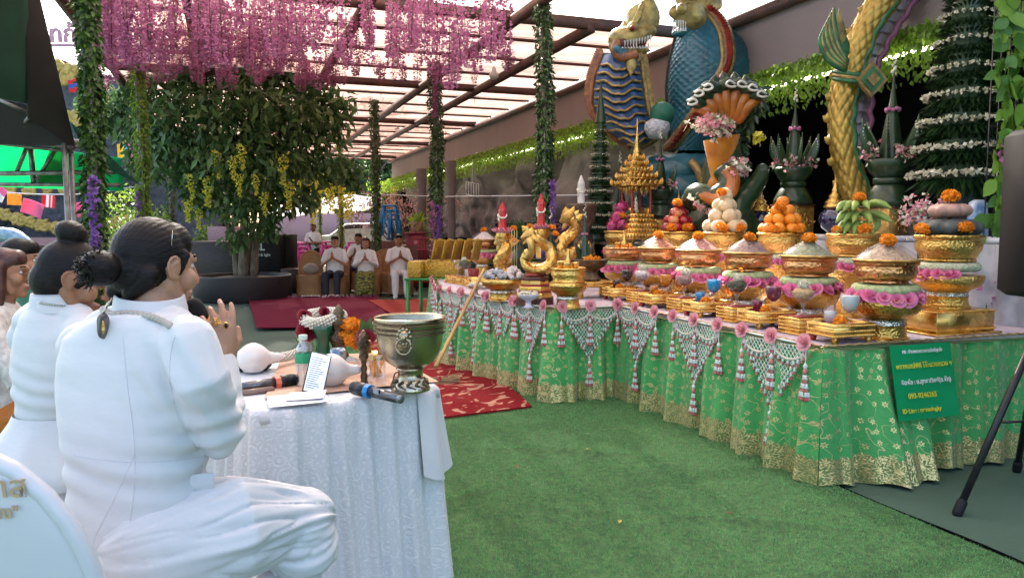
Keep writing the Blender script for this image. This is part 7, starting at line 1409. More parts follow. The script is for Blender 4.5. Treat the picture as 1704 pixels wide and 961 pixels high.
for s_, px_, py_, sz_ in (('าส', 20, 826, .054), ('าง"', 12, 862, .032)):
    lo_ = mi_ @ Vector(CP); ld_ = (mi_.to_3x3() @ Vector(ray(px_, py_))).normalized(); h_ = bk_.ray_cast(lo_, ld_)
    if h_[0]: nrm_ = h_[1]; to9 = text('lettering', s_, gtxt, sz_, h_[1] and tuple(h_[1] - ld_ * .006), ch, None, PI / 2, 0, .0008, 'CENTER', .0006); to9.rotation_euler = (R(90 + 8), 0, math.atan2(h_[2].x * (-1 if h_[2].y > 0 else 1), abs(h_[2].y)))
tan = mat('tan_chair_cover', (.36, .19, .08), (.25, .125, .05), rough=.65, sc=4, bump=.004, bsc=20); q = P(15, 640, 3.0); plastic_chair('beige plastic chair behind the woman in the peplum jacket', (q[0] - .05, q[1], 0), -R(60), .95, mat('beige_plastic', (.55, .5, .44), rough=.5), .92)
mq = P(235, 960, 1.75); plastic_chair('white plastic chair under the man in the foreground', (mq[0], mq[1] + .05, 0), -R(20), 1.15, white_p, .5); mq = P(90, 900, 2.2); plastic_chair('white plastic chair under the woman in the peplum jacket', (mq[0], mq[1] + .05, 0), -R(30), 1.12, white_p, .5)
for px, py, lb, ry in ((508, 497, 'empty tan covered chair with a grey bag left of the guests', PI + .15), (552, 496, 'tan covered chair under the man with glasses', PI), (607, 496, 'tan covered chair under the woman in green skirt', PI), (662, 495, 'tan covered chair under the man all in white', PI), (578, 488, 'tan covered chair a row behind the guests', PI), (632, 492, 'empty tan covered chair between woman and man in white', PI)):
    q = gp(px, py); plastic_chair(lb, q + (0, .38, 0), ry, .98, tan, .9, 'covered_chair', True, 'tan covered guest chairs')
q = gp(512, 497) + (0, .3, .45); b = B(); b.ball((0, 0, .1), (.16, .1, .1), 16, 10); v = b.v[0]; b.v[0] = v * (1 + .3 * (fbm(v, 9)[:, None] - .5)); tag(b.obj('cloth_bag', mat('grey_bag', (.32, .27, .22), rough=.8, bump=.01, bsc=20), loc=q), 'crumpled grey cloth bag on the empty tan chair', 'bag')
# white draped table in the foreground
TT = .75
def lacemat():
    m, n, l, p = newmat('white_lace'); tc = n.new('ShaderNodeTexCoord'); u = tc.outputs['UV']
    def vor(sc, lo, hi, rnd=.8):
        v = n.new('ShaderNodeTexVoronoi'); v.voronoi_dimensions = '2D'; v.inputs['Scale'].default_value = sc; v.inputs['Randomness'].default_value = rnd; l.new(u, v.inputs[0]); s = n.new('ShaderNodeMath'); s.operation = 'SINE'; k = n.new('ShaderNodeMath'); k.operation = 'MULTIPLY'; k.inputs[1].default_value = 16; l.new(v.outputs[0], k.inputs[0]); l.new(k.outputs[0], s.inputs[0]); return s.outputs[0]
    a = vor(26, 0, 1); nz = n.new('ShaderNodeTexNoise'); nz.inputs['Scale'].default_value = 38; nz.inputs['Distortion'].default_value = 2.5; nz.inputs['Detail'].default_value = 1; l.new(u, nz.inputs[0])
    g = n.new('ShaderNodeMath'); g.operation = 'GREATER_THAN'; g.inputs[1].default_value = .5; l.new(nz.outputs[0], g.inputs[0]); ml = n.new('ShaderNodeMath'); ml.operation = 'MULTIPLY'; l.new(a, ml.inputs[0]); l.new(g.outputs[0], ml.inputs[1])
    rp = n.new('ShaderNodeValToRGB'); e = rp.color_ramp.elements; e[0].position = .0; e[1].position = .35; e[0].color = (.66, .67, .69, 1); e[1].color = (.77, .77, .78, 1); l.new(ml.outputs[0], rp.inputs[0]); l.new(rp.outputs[0], p.inputs['Base Color']); p.inputs['Roughness'].default_value = .8; p.inputs['Sheen Weight'].default_value = .3
    b = n.new('ShaderNodeBump'); b.inputs['Distance'].default_value = .0007; l.new(ml.outputs[0], b.inputs['Height']); l.new(b.outputs[0], p.inputs['Normal']); return m
lace = lacemat()
cA_ = on(432, 690, TT); cB_ = on(738, 645, TT); tdx = norm((cB_ - cA_) * (1, 1, 0)); tdy = np.array((-tdx[1], tdx[0], 0)); wT = np.linalg.norm((cB_ - cA_)[:2]); dT = .95
o = np.array((cA_[0], cA_[1], 0)); ct = T('draped_table', 'white lace draped table in front of the praying man', 'table', o)
rzT = math.atan2(tdx[1], tdx[0])
def tp(x, y, z=TT): return o + tdx * x + tdy * y + np.array((0, 0, z))
B().box((tdx * wT / 2 + tdy * dT / 2 + np.array((0, 0, TT - .022)))[:3], (wT - .02, dT - .02, .03), rzT).obj('table_top', white_p, ct)
for x in (.08, wT - .08):
    for y in (.08, dT - .08): q = tdx * x + tdy * y; B().bar(q + (0, 0, 0), q + np.array((0, 0, TT - .04)), .035).obj('leg', steel, ct)
# cloth: rounded rectangle rings from the centre out and down
def rrect(hx, hy, r, n):
    out = []; 
    for cx, cy, a0 in ((hx - r, hy - r, 0), (-hx + r, hy - r, PI / 2), (-hx + r, -hy + r, PI), (hx - r, -hy + r, 1.5 * PI)):
        out += [(cx + r * math.cos(a), cy + r * math.sin(a)) for a in np.linspace(a0, a0 + PI / 2, 10)]
    out = np.array(out + out[:1]); s = np.concatenate([[0], np.cumsum(np.linalg.norm(np.diff(out, axis=0), axis=1))]); t = np.linspace(0, s[-1], n, endpoint=False); return np.stack([np.interp(t, s, out[:, 0]), np.interp(t, s, out[:, 1])], -1), t
n = 420; base, arc = rrect(wT / 2, dT / 2, .1, n); nrm2 = np.roll(base, -1, 0) - np.roll(base, 1, 0); nrm2 = norm(np.stack([nrm2[:, 1], -nrm2[:, 0]], -1)); ce = tdx * wT / 2 + tdy * dT / 2
def cloth(prof, amp, freq, uv0=0, seed=0, hem=0):
    ph = arc * freq + 3.5 * vnoise(np.stack([arc * 2.2 + seed, arc * 0, arc * 0], -1)); G = []; UVs = []
    for (off, z, k, sc) in prof:
        w = (np.sin(ph) + .5 * np.sin(ph * 1.73 + z * 3) + .9 * (vnoise(np.stack([arc * 6 + seed, arc * 0 + z * 2, arc * 0], -1)) - .5)) * amp * k
        q = base * sc + nrm2 * (off + w)[:, None]; G.append(ce + q[:, :1] * tdx + q[:, 1:] * tdy + np.stack([0 * arc, 0 * arc, z + hem * k * np.sin(ph * .5) * .02], -1)); UVs.append(np.stack([arc, np.full(n, z)], -1))
    return np.array(G), np.array(UVs)
prof = [(0, TT + .004, 0, s) for s in (.05, .4, .75, .95)] + [(0, TT + .004, .05, 1), (.006, TT - .005, .2, 1)] + [(.012 + .065 * f ** 1.3, TT - .02 - .722 * f, .3 + .7 * f ** .7, 1) for f in np.linspace(0, 1, 14)]
G, Um = cloth(prof, .016, 62); b = B(); b.grid(G[::-1], 0, close_v=True, uv=Um[::-1]); b.obj('lace_skirt', lace, ct)
prof = [(0, TT + .008, 0, s) for s in (.05, .4, .75, .95)] + [(.002, TT + .007, .05, 1), (.014, TT - .006, .2, 1)] + [(.022 + .045 * f, TT - .02 - .3 * f, .4 + .6 * f, 1) for f in np.linspace(0, 1, 9)]
G, Um = cloth(prof, .012, 58, seed=5, hem=1)
# the short overlay hangs only round the far right half
keep = (base[:, 0] > wT / 2 - .13) ; b = B(); idx = np.where(keep)[0]; brk = np.where(np.diff(idx) > 1)[0]; idx = np.concatenate([idx[brk[0] + 1:], idx[:brk[0] + 1]]) if len(brk) else idx
b.grid(G[::-1][:, idx], 0, uv=Um[::-1][:, idx]); b.obj('overlay_cloth', whitecl, ct)
peach = mat('peach_cloth', (.62, .4, .29), (.5, .31, .22), rough=.8, bump=.004, bsc=30); b = B(); xs = np.linspace(0, 1, 24); ys = np.linspace(0, 1, 20)
def onT(px, py, dz=.0): return on(px, py, TT + dz)
z0 = .012; Gp = np.array([[(onT(440, 668) * (1 - x) + onT(730, 640) * x) * (1 - y) + (onT(470, 596) * (1 - x) + onT(640, 590) * x) * y + np.array((0, 0, z0 + .006 * (vnoise(np.array((x * 9, y * 6, 1.))) - .3))) for x in xs] for y in ys]); b.grid(Gp - Gp[0, 0]); tag(b.obj('peach_cloth', peach, loc=Gp[0, 0]), 'wrinkled peach cloth spread on the white table under the ritual things', 'cloth')
# big bronze bowl on its pierced foot
q = onT(683, 648, .02); sc_ = q[1] / FPX; bw = T('bronze_bowl', 'large engraved brass bowl on a pierced foot with lion mask ring', 'bowl', q, rzT)
rB = 117 / 2 * sc_; hB = (648 - 527) * sc_ * 1.02
B().lathe([(0, 0), (rB * .56, 0), (rB * .57, .008), (rB * .52, hB * .07), (rB * .46, hB * .13), (rB * .4, hB * .16)], 40).obj('foot_ring', brass, bw); b = B()
for k in range(12): a = k * PI / 6; c_ = np.array((math.cos(a), math.sin(a), 0)) * rB * .5; s_ = np.array((-math.sin(a), math.cos(a), 0)); b.tube(spline([c_ + s_ * .02 + (0, 0, .012), c_ + (0, 0, .022), c_ - s_ * .012 + (0, 0, .03), c_ * .92 + s_ * .006 + (0, 0, .042)], 10), .0045, 6)
b.obj('foot_scrolls', bronze, bw)
B().lathe([(rB * .4, hB * .16), (rB * .37, hB * .18), (rB * .35, hB * .27), (rB * .42, hB * .3), (rB * .36, hB * .32)], 40).obj('stem', brass, bw)
pr = [(rB * .3, hB * .315), (rB * .5, hB * .34), (rB * .7, hB * .41), (rB * .84, hB * .52), (rB * .92, hB * .65), (rB * .965, hB * .8), (rB * .99, hB * .95), (rB * 1.03, hB), (rB * 1.0, hB * 1.01), (rB * .96, hB * .98), (rB * .93, hB * .85), (rB * .6, hB * .6), (0, hB * .55)]; B().lathe(pr, 64).obj('basin', brass, bw)
for z in (.80, .86, .93): b = B(); b.tube([(rB * (.945 + .35 * (z - .7)) * 1.0 * math.cos(a) * 1.02, rB * (.945 + .35 * (z - .7)) * 1.02 * math.sin(a), hB * z) for a in np.linspace(0, 2 * PI, 60)], .0025, 5); b.obj('engraved_line', bronze, bw)
af = math.atan2(-q[1], -q[0]) - rzT - .15; md = np.array((math.cos(af), math.sin(af), 0)); b = B(); cM = md * rB * 1.0 + (0, 0, hB * .8); b.ball(cM, (.022, .022, .026), 14, 10); sx_ = np.array((-md[1], md[0], 0)); b.ball(cM + md * .018 + (0, 0, -.004), .011, 10, 8); [b.ball(cM + sx_ * .016 * math.cos(a) * 1.4 + np.array((0, 0, .026 * math.sin(a))) + md * .006, .008, 8, 6) for a in np.linspace(0, 2 * PI, 12)[:-1]]; b.tube([cM + md * .016 + sx_ * .026 * math.cos(a) + np.array((0, 0, -.034 + .028 * math.sin(a))) for a in np.linspace(0, 2 * PI, 24)], .004, 8); b.obj('lion_mask', brass, bw)
# conch shells
shellm = mat('conch_shell', (.78, .74, .7), (.68, .6, .55), rough=.4, sc=8, bump=.0015, bsc=50, coat=.2, stretch=(1, 1, 3))
def conch(px, py, L, az_, label, tip_up=.1):
    q = onT(px, py, .0); t = T('conch_shell', label, 'conch shell', q + (0, 0, .012), az_); d = np.array((1, 0, tip_up)); d = norm(d); f = np.linspace(0, 1, 40); rr = L * .42 * np.array([math.sin(PI * min(x * 1.25 + .08, 1)) ** .75 * (1 if x < .7 else 1 - .25 * (x - .7) / .3) if x < .74 else (1 - x) * 1.4 + .05 for x in f]) * .8; rr = np.convolve(np.pad(rr, 3, 'edge'), np.ones(7) / 7, 'valid'); rr[0] = .003; rr[-1] = .002
    ridge = 1 + .03 * np.sin(f[:, None] * 60 + np.linspace(0, 2 * PI, 32, endpoint=False)[None]) * (f[:, None] > .62); c = [(x * L - L / 2, 0, L * .36 * .8 + 0 * x) for x in f]; b = B(); b.tube(c, rr, 32, disp=ridge); v = b.v[0]; v[:, 2] = np.maximum(v[:, 2], .0); b.obj('shell', shellm, t); return t
conch(436, 622, .2, .35, 'large white conch shell behind the left microphone'); conch(566, 645, .2, .2, 'smooth white conch shell behind the phone', .0)
# phone leaning on the shell
ph = T('phone', 'smartphone with a lit page of text leaning on the conch shell', 'phone', onT(520, 654, .016), rzT - .55); ph.rotation_euler = (R(62), R(16), rzT - .35); ph.rotation_mode = 'XYZ'
B().box((0, .078, 0), (.078, .16, .008), 0, 0, 1, .002).obj('case', black_p, ph); B().box((0, .078, .0055), (.07, .15, .002)).obj('screen', mat('lit_screen', (.62, .7, .82), (.55, .63, .78), rough=.15, emis=.25), ph); b = B()
for k in range(15):
    w = .03 + .026 * rng.random(); b.box((-.031 + w / 2, .018 + k * .0083, .0072), (w, .0026, .0006))
b.obj('text_lines', mat('screen_text', (.12, .15, .22), rough=.4), ph)['kind'] = 'stuff'
# papers
papm = mat('white_paper', (.8, .8, .84), (.75, .75, .8), rough=.7)
for px, py, az_, w, d, dz, lb in ((495, 664, .35, .2, .15, .021, 'larger loose white sheet lying on the table edge'), (510, 658, .12, .13, .1, .028, 'smaller folded white paper on top of the larger sheet')):
    q = onT(px, py, dz); b = B(); xs = np.linspace(-.5, .5, 10); b.grid([[(x * w, y * d, .006 * (x + .5) ** 2 + .004 * math.sin(y * 4)) for x in xs] for y in xs]); b.grid([[(x * w, y * d, -.0012 + .006 * (x + .5) ** 2 + .004 * math.sin(y * 4)) for x in xs[::-1]] for y in xs]); tag(b.obj('paper', papm, loc=q, rz=az_), lb, 'paper')
# microphones on the table
mgrey = mat('gunmetal', (.2, .2, .21), (.13, .13, .14), rough=.28, metal=.85, sc=10)
def mic(a, c, label, band, r=.021):
    t = T('microphone', label, 'microphone', a, 0, 'microphones lying on the white table'); d = np.array(c) - a; L = np.linalg.norm(d); u = d / L; B().tube([u * .0, u * .05, u * .06], [.0255, .026, .02], 20).obj('grille_head', black_m, t); b = B(); b.ball(u * .0, .0258, 18, 12); b.obj('grille_ball', mat('mic_mesh', (.05, .05, .055), (.01, .01, .012), rough=.4, metal=.6, sc=200) if 'mic_mesh' not in bpy.data.materials else bpy.data.materials['mic_mesh'], t)
    B().tube([u * .06, u * (L - .012)], [.02, .0165], 20).obj('handle', mgrey, t); B().tube([u * (L - .012), u * L], [.0165, .0155], 18).obj('end_cap', mat('cap_grey', (.3, .3, .32), rough=.3, metal=.7) if 'cap_grey' not in bpy.data.materials else bpy.data.materials['cap_grey'], t); b = B(); b.tube([u * .055, u * .075], [.027, .026], 8); b.obj('grip_ring', band, t, smooth=False)
    return t, u
t, u_ = mic(onT(592, 645, .04), onT(668, 664, .026), 'grey microphone with blue ring and small display at the table edge', mat('blue_rubber', (.02, .25, .6), rough=.5)); b = B(); b.box((0, 0, 0), (.042, .003, .016), math.atan2(u_[1], u_[0])); ob = b.obj('display', black_p, t, loc=u_ * .105 + np.array((.0, -.0185, .0095)))
for k in range(2): text('lettering', '5880', bpy.data.materials.get('lcd_white') or mat('lcd_white', (.8, .8, .85), rough=.4), .011, u_ * .105 + np.array((0, -.0206, .0115 - .009 * k)), t, .026, PI / 2, math.atan2(u_[1], u_[0]))
mic(onT(487, 632, .03), onT(392, 645, .03), 'long grey microphone with coral ring lying left of the water bottle', mat('coral_rubber', (.85, .2, .12), rough=.5))
cl = B(); a, c = onT(455, 648, .012), onT(385, 656, .012); cl.bar(a * 0, c - a, .035, .016); tag(cl.obj('clipboard_tray', mat('brown_tray', (.3, .2, .16), rough=.4), loc=a + (0, 0, .004)), 'flat brown tray edge under the left microphone', 'tray')
cl = B(); cl.box((0, 0, .02), (.22, .1, .035), 0, 0, 1, .006); tag(cl.obj('black_case', black_p, loc=onT(405, 615, .008), rz=.1), 'flat black case behind the left conch shell', 'case')
# water bottle
q = onT(506, 640, .014); wb = T('water_bottle', 'clear water bottle with green label beside the phone', 'bottle', q); plast = glassmat('clear_plastic', (.97, .98, .99), .06, .55)
B().lathe([(0, 0), (.028, 0), (.031, .008), (.03, .03), (.027, .05), (.031, .075), (.031, .13), (.026, .15), (.014, .168), (.013, .18)], 24, mod=lambda z, t_: 1 + .012 * np.sin(8 * t_)).obj('body', plast, wb); B().lathe([(.0316, .088), (.0318, .09), (.0318, .124), (.0316, .126)], 24).obj('label', mat('green_label', (.02, .3, .13), (.04, .42, .2), rough=.35, sc=20), wb); B().lathe([(.0165, .178), (.0165, .196), (0, .197)], 18).obj('cap', mat('pale_cap', (.62, .75, .62), rough=.4), wb); B().lathe([(0, .002), (.027, .003), (.0285, .03), (.0255, .05), (.0285, .075), (.0285, .1), (0, .1)], 20).obj('water', glassmat('water_fill', (.86, .92, .95), .02, .8), wb)
# flowers and garlands on the left and middle
def jas_garland(pts, r, label, extra=None):
    o_ = np.array(pts[0]); t = T('jasmine_garland', label, 'garland', o_); pp_ = spline(np.array(pts) - o_, 46); b = B(); b.tube(pp_, r * .7, 8, 0, r=.6); tg = np.gradient(pp_, axis=0)
    for i in range(len(pp_)):
        ax = norm(np.cross(tg[i], (.1, .2, 1))); ay = np.cross(norm(tg[i]), ax)
        for k in range(9): a = k * 2 * PI / 9 + i * .5; c_ = pp_[i] + (ax * math.cos(a) + ay * math.sin(a)) * r; b.ball(c_, r * .33, 6, 4, rr=rng.uniform(.5, 1))
    b.obj('jasmine', whitefl, t)['kind'] = 'stuff'
    for i, (c_, m_, s_) in enumerate(extra or []): o2 = bpy.data.objects.new('rose', rred if m_ == 'r' else mg_mesh[0]); COL.objects.link(o2); o2.parent = t; o2.location = tuple(np.array(c_) - o_); o2.scale = (s_,) * 3; o2.rotation_euler = (0, 0, .4)
    return t
def rmesh2(): b = B(); rose(b, np.array((0, 0, 0.)), .045, 0, 5, 11, up=(0, -.7, .6)); return b.mesh('rose', redrose)
rred = rmesh2()
dv = lambda px, py, d: P(px, py, d)
D0 = onT(560, 600)[1]
jas_garland([onT(405, 612, .03), onT(425, 604, .045), onT(455, 596, .05), onT(480, 592, .05), onT(500, 585, .06)], .017, 'white jasmine garland with a marigold draped behind the left conch shell', [(onT(418, 600, .05), 'm', .8)])
gv = T('green_vase', 'small dark green glass vase under the white jasmine garland', 'vase', onT(538, 600, .01)); B().lathe([(0, 0), (.04, 0), (.035, .03), (.028, .08), (.036, .12), (.05, .16), (.045, .165), (.02, .14), (0, .14)], 24).obj('vase_body', mat('green_glass', (.01, .12, .045), (.006, .06, .03), rough=.15, coat=.6), gv)
c0 = P(538, 530, D0); jas_garland([c0 + np.array(q) for q in ((-.07, -.04, -.01), (-.02, -.07, -.015), (.05, -.05, .0), (.085, .0, .01), (.05, .05, .02), (-.02, .06, .02), (-.08, .02, .01), (-.075, -.035, -.005))], .022, 'thick ring of white jasmine garland resting on the green vase', [(c0 + (-.08, -.03, .02), 'r', .7), (c0 + (-.0, .03, .03), 'r', .6)])
jas_garland([P(507, 540, D0), P(503, 556, D0 - .03), P(512, 575, D0 - .04), P(503, 590, D0 - .04)], .02, 'hanging end of jasmine garland with a dark red rose above the water bottle', [(P(511, 552, D0 - .06), 'r', 1.1)])
for k, (px, py, h) in enumerate(((565, 598, .2),)):
    t = T('silver_urn', 'stacked silver and bronze ritual urn behind the marigolds', 'urn', onT(px, py, .012)); B().lathe([(0, 0), (.035, 0), (.045, .02), (.028, .05), (.04, .08), (.05, .11), (.03, .13), (.036, .16), (.046, .175), (.02, .2), (.028, .22), (.008, .25), (0, .26)], 22, mod=emb(10, .04)).obj('urn_body', bronze, t)
t = T('drink_can', 'silver can with blue and green print behind the phone', 'can', onT(563, 625, .012)); B().lathe([(0, 0), (.03, 0), (.033, .006), (.033, .105), (.028, .115), (.027, .112), (0, .112)], 26).obj('can_wall', mat('can_print', (.5, .55, .6), (.12, .2, .3), rough=.25, metal=.7, sc=24, contrast=.15), t)
for px, py, dz, s in ((585, 545, 0, 1.35), (603, 556, 0, 1.2), (585, 572, -.02, 1.3), (572, 562, 0, 1.1), (596, 575, -.02, 1.0)): marigold(P(px, py + 6, D0 - .05 + dz), f'orange marigold in the cluster left of the brass bowl, {["top left", "top right", "lower left", "far left", "lower right"][[585.545, 603.556, 585.572, 572.562, 596.575].index(px + py / 1000)]}', .033 * s)
t = T('red_rose', 'dark red rose beside the marigolds by the brass bowl', 'rose', P(609, 560, D0 - .1)); o2 = bpy.data.objects.new('bloom', rred); COL.objects.link(o2); o2.parent = t; o2.scale = (1.05,) * 3
b = B(); b.leaves([(0, .02, 0)] * 4, [(.5, 0, .8), (-.3, 0, 1), (.9, 0, .3), (.2, .2, 1)], (0, -1, .2), .09, .045); b.obj('leaf', leaf_g, t)
jas_garland([P(618, 545, D0), P(628, 552, D0 - .02), P(624, 565, D0 - .03)], .018, 'short white jasmine string between red rose and brass bowl'); jas_garland([P(580, 598, D0 - .06), P(588, 605, D0 - .07), P(594, 600, D0 - .06)], .016, 'small jasmine tuft in front of the glass bottles')
t = T('gold_cup', 'small gold cup with orange tapers behind the glass bottles', 'cup', onT(625, 625, .012)); B().lathe([(0, 0), (.03, 0), (.022, .03), (.04, .06), (.045, .1), (.03, .1), (0, .09)], 22).obj('cup', gold_s, t)
for px, py in ((614, 612), (634, 615)): t = T('glass_bottle', f'tall square glass bottle with orange cap, {"left" if px < 620 else "right"} of the pair', 'bottle', onT(px, py + 25, .012)); B().box((0, 0, .06), (.03, .03, .12), .5, 0, 1, .003).obj('bottle_wall', plast, t); B().box((0, 0, .145), (.02, .02, .05), .5, 0, 1, .002).obj('cap', mat('orange_cap', (.6, .25, .06), rough=.4) if px < 620 else bpy.data.materials['orange_cap'], t)
t = T('ritual_sceptre', 'small dark bronze sceptre standing among the flowers', 'sceptre', onT(606, 640, .012)); B().lathe([(0, 0), (.018, 0), (.012, .02), (.014, .035), (.009, .05), (.013, .065), (.009, .08), (.012, .095), (.02, .11), (.014, .13), (.02, .145), (.028, .16), (.016, .18), (.02, .19), (.004, .215), (0, .216)], 14, mod=emb(6, .15)).obj('shaft', bronze, t)
t = T('tiny_pot', 'tiny round bronze pot with handle before the brass bowl', 'pot', onT(663, 652, .014)); B().lathe([(0, 0), (.02, 0), (.028, .012), (.03, .03), (.018, .046), (.02, .052), (0, .05)], 20).obj('pot_body', mat('aged_bronze', (.26, .18, .1), (.14, .1, .06), rough=.35, metal=.8), t); B().tube(spline([(-.018, 0, .05), (-.012, 0, .07), (0, 0, .075), (.012, 0, .07), (.018, 0, .05)], 12), .0025, 6).obj('handle', bronze, t)
t = T('small_mirror', 'round silver lid leaning behind the water bottle', 'lid', onT(530, 615, .03)); b = B(); b.lathe([(0, 0), (.035, .0), (.037, .004), (.03, .01), (0, .012)], 24); ob = b.obj('disc', silver, t); ob.rotation_euler = (R(75), 0, .4)
# broom and stick behind the table
q = on(745, 632, .05); br = T('straw_broom', 'bundle of straw broom twigs lying on the red carpet behind the bowl', 'broom', q); d_ = norm(on(745, 632, 0) - on(640, 640, 0)); b = B()
for k in range(150): a_ = rng.normal(size=3) * (.0, .035, .02); b.tube([-d_ * rng.uniform(.35, .5) + a_ * .4, a_ * .7, d_ * rng.uniform(.02, .12) + a_ * 1.5], .0025, 3, r=rng.random())
b.obj('straw', mat('straw', (.5, .36, .2), (.28, .18, .09), rough=.9, attr=True), br)['kind'] = 'stuff'; B().tube([-d_ * .1 - (0, 0, .0), -d_ * .07], .045, 12).obj('binding', redlac, br)
a, c = P(727, 606, 4.9), P(806, 447, 5.6); st = T('bamboo_stick', 'long bamboo stick leaning against the garlanded table', 'stick', a); k_ = 24; pp_ = np.array([(c - a) * t_ for t_ in np.linspace(-.02, 1, k_)]); B().tube(pp_, [.014 + .002 * (i % 5 == 0) - .004 * i / k_ for i in range(k_)], 8).obj('cane', mat('bamboo', (.55, .33, .1), (.36, .2, .06), rough=.4, sc=8, coat=.2), st)
# potted tree
def leafcloud(b, centres, radii, n, L, Wd, droop=.6, rmul=1.0, m=0, rbase=None):
    c = []; 
    for ce, ra in zip(centres, radii):
        k = max(int(n * ra ** 2 / sum(r ** 2 for r in radii)), 1); d = norm(rng.normal(size=(k, 3))); q = rng.random(k) ** .45; c.append(np.array(ce) + d * (q * ra)[:, None] * np.array((1, 1, .85)))
    c = np.concatenate(c); k = len(c); dd = rng.normal(size=(k, 3)) * .7 + np.array((0, 0, -droop)); nn = rng.normal(size=(k, 3)) * .5 + np.array((0, 0, 1)) + np.array((0, -.3, 0))
    b.leaves(c, dd, nn, L * rng.uniform(.7, 1.2, k), Wd * rng.uniform(.8, 1.15, k), m, r=np.clip(rng.random(k) ** 1.4, 0, 1)); return c
tg_ = on(405, 506, 0); R_pl = 78 / FPX * (tg_[1] + .9); pc_ = np.array(((404 - 852) / FPX * (tg_[1] + R_pl), tg_[1] + R_pl, 0)); pl_h = (506 - 462) / FPX * tg_[1]
tree = T('ficus_tree', 'big leafy ficus tree hung with yellow blossom, growing in the round black planter', 'tree', pc_)
plant = T('planter', 'wide round black planter at the foot of the ficus tree', 'planter', pc_); B().lathe([(R_pl * .97, 0), (R_pl, .03), (R_pl, pl_h - .03), (R_pl * .99, pl_h), (R_pl * .93, pl_h), (R_pl * .92, pl_h - .1)], 56).obj('wall', mat('black_planter', (.022, .018, .02), (.012, .01, .012), rough=.6, sc=3), plant); B().lathe([(R_pl * .925, pl_h - .09), (R_pl * .5, pl_h - .03), (0, pl_h)], 40).obj('soil', soil, plant)
tops = []
for k, (dx, dy, r0, lean) in enumerate(((.0, 0, .1, (.15, .1)), (.16, .08, .08, (.6, .2)), (-.12, .06, .075, (-.7, .1)), (.05, .14, .07, (.1, .8)))):
    pts = spline([(dx, dy, pl_h - .06), (dx + lean[0] * .12, dy + lean[1] * .2, 1.1), (dx + lean[0] * .5, dy + lean[1] * .6, 1.9), (dx + lean[0] * 1.1, dy + lean[1] * 1.1, 3.0), (dx + lean[0] * 1.6, dy + lean[1] * 1.4, 3.9)], 18); B().tube(pts, np.linspace(r0, .022, 18) * (1 + .06 * np.sin(np.arange(18) * 1.7)), 12).obj('trunk', bark, tree); tops.append(pts)
twig = B(); cents, rads = [], []
def toW(px, py, dy): return P(px, py, pc_[1] + dy) - pc_
for px, py, dy, ra in ((210, 170, .3, .62), (275, 130, .2, .7), (350, 110, .0, .75), (430, 120, -.1, .75), (510, 140, .1, .6), (250, 220, -.2, .6), (320, 190, -.6, .75), (400, 190, -.9, .8), (470, 200, -.6, .75), (535, 210, .0, .55), (565, 175, .2, .35), (245, 270, .1, .45), (310, 265, -.5, .6), (380, 265, -.9, .6), (450, 270, -.8, .6), (520, 275, -.2, .5), (575, 280, .1, .32), (335, 325, -.5, .42), (400, 340, -.8, .45), (465, 330, -.6, .42), (180, 200, .2, .35), (150, 165, .3, .28), (395, 395, -.6, .25), (445, 375, -.4, .3), (510, 330, .0, .3), (590, 300, .2, .2), (340, 60, .6, .5), (440, 70, .6, .5)):
    c = toW(px, py, dy); cents.append(c); rads.append(ra); t_ = tops[int(rng.integers(4))]; s = t_[int(rng.integers(6, 16))]; twig.tube(spline([s, (s + c) / 2 + (0, 0, .15), c], 8), np.linspace(.025, .008, 8), 6)
    for _ in range(4): e = c + norm(rng.normal(size=3)) * ra * .8; twig.tube(spline([c, (c + e) / 2 + (0, 0, .05), e], 5), np.linspace(.01, .004, 5), 4)
twig.obj('branches', bark, tree)
b = B(); leafcloud(b, cents, rads, 9000, .21, .085, .75); b.obj('crown', leaf_fic, tree)['kind'] = 'stuff'
lm = []
for k, rv in enumerate((.15, .5, .85, 1.0)): b = B(); b.leaves([(0, 0, 0)], [(0, .2, -1)], [(0, -1, .2)], 1.0, .4, r=[rv]); lm.append(b.mesh('leaf', leaf_fic))
for k in range(300):
    i = int(rng.integers(len(cents))); d_ = norm(rng.normal(size=3) + np.array((0, -1.6, 0))); c = cents[i] + d_ * rads[i] * np.array((1, 1, .85)) * rng.uniform(.9, 1.05); o_ = bpy.data.objects.new('leaf', lm[int(rng.integers(4))]); COL.objects.link(o_); o_.parent = tree; o_.location = tuple(c); s = rng.uniform(.17, .26); o_.scale = (s, s, s); o_.rotation_euler = (rng.normal() * .5, rng.normal() * .6, rng.random() * 6)
# yellow blossom bunches hung in the tree and beyond
yb = []
for k in range(3):
    n = 110; t_ = rng.random(n); b = B(); a = rng.random(n) * 6.3; rr = .1 * (1 - t_) ** .5 * rng.random(n) ** .5 + .01; b.leaves(np.stack([rr * np.cos(a), rr * np.sin(a), -t_ * .55], -1), rng.normal(size=(n, 3)), rng.normal(size=(n, 3)), .055, .05); yb.append(b.mesh('blossom_tail', yflow))
for px, py, dy in ((318, 290, -1.0), (312, 330, -1.0), (345, 290, -1.1), (362, 250, -1.3), (388, 260, -1.5), (402, 240, -1.5), (398, 290, -1.5), (425, 290, -1.4), (470, 255, -1.2), (480, 300, -1.1), (330, 345, -.9), (440, 320, -1.2), (405, 170, -1.5), (500, 250, -.9), (455, 395, -.7), (352, 305, -1.1))[::1][:12]:
    o_ = bpy.data.objects.new('yellow_blossom', yb[int(rng.integers(3))]); COL.objects.link(o_); o_.parent = tree; o_.location = tuple(toW(px, py, dy)); s = rng.uniform(.6, 1.0); o_.scale = (s, s, s)
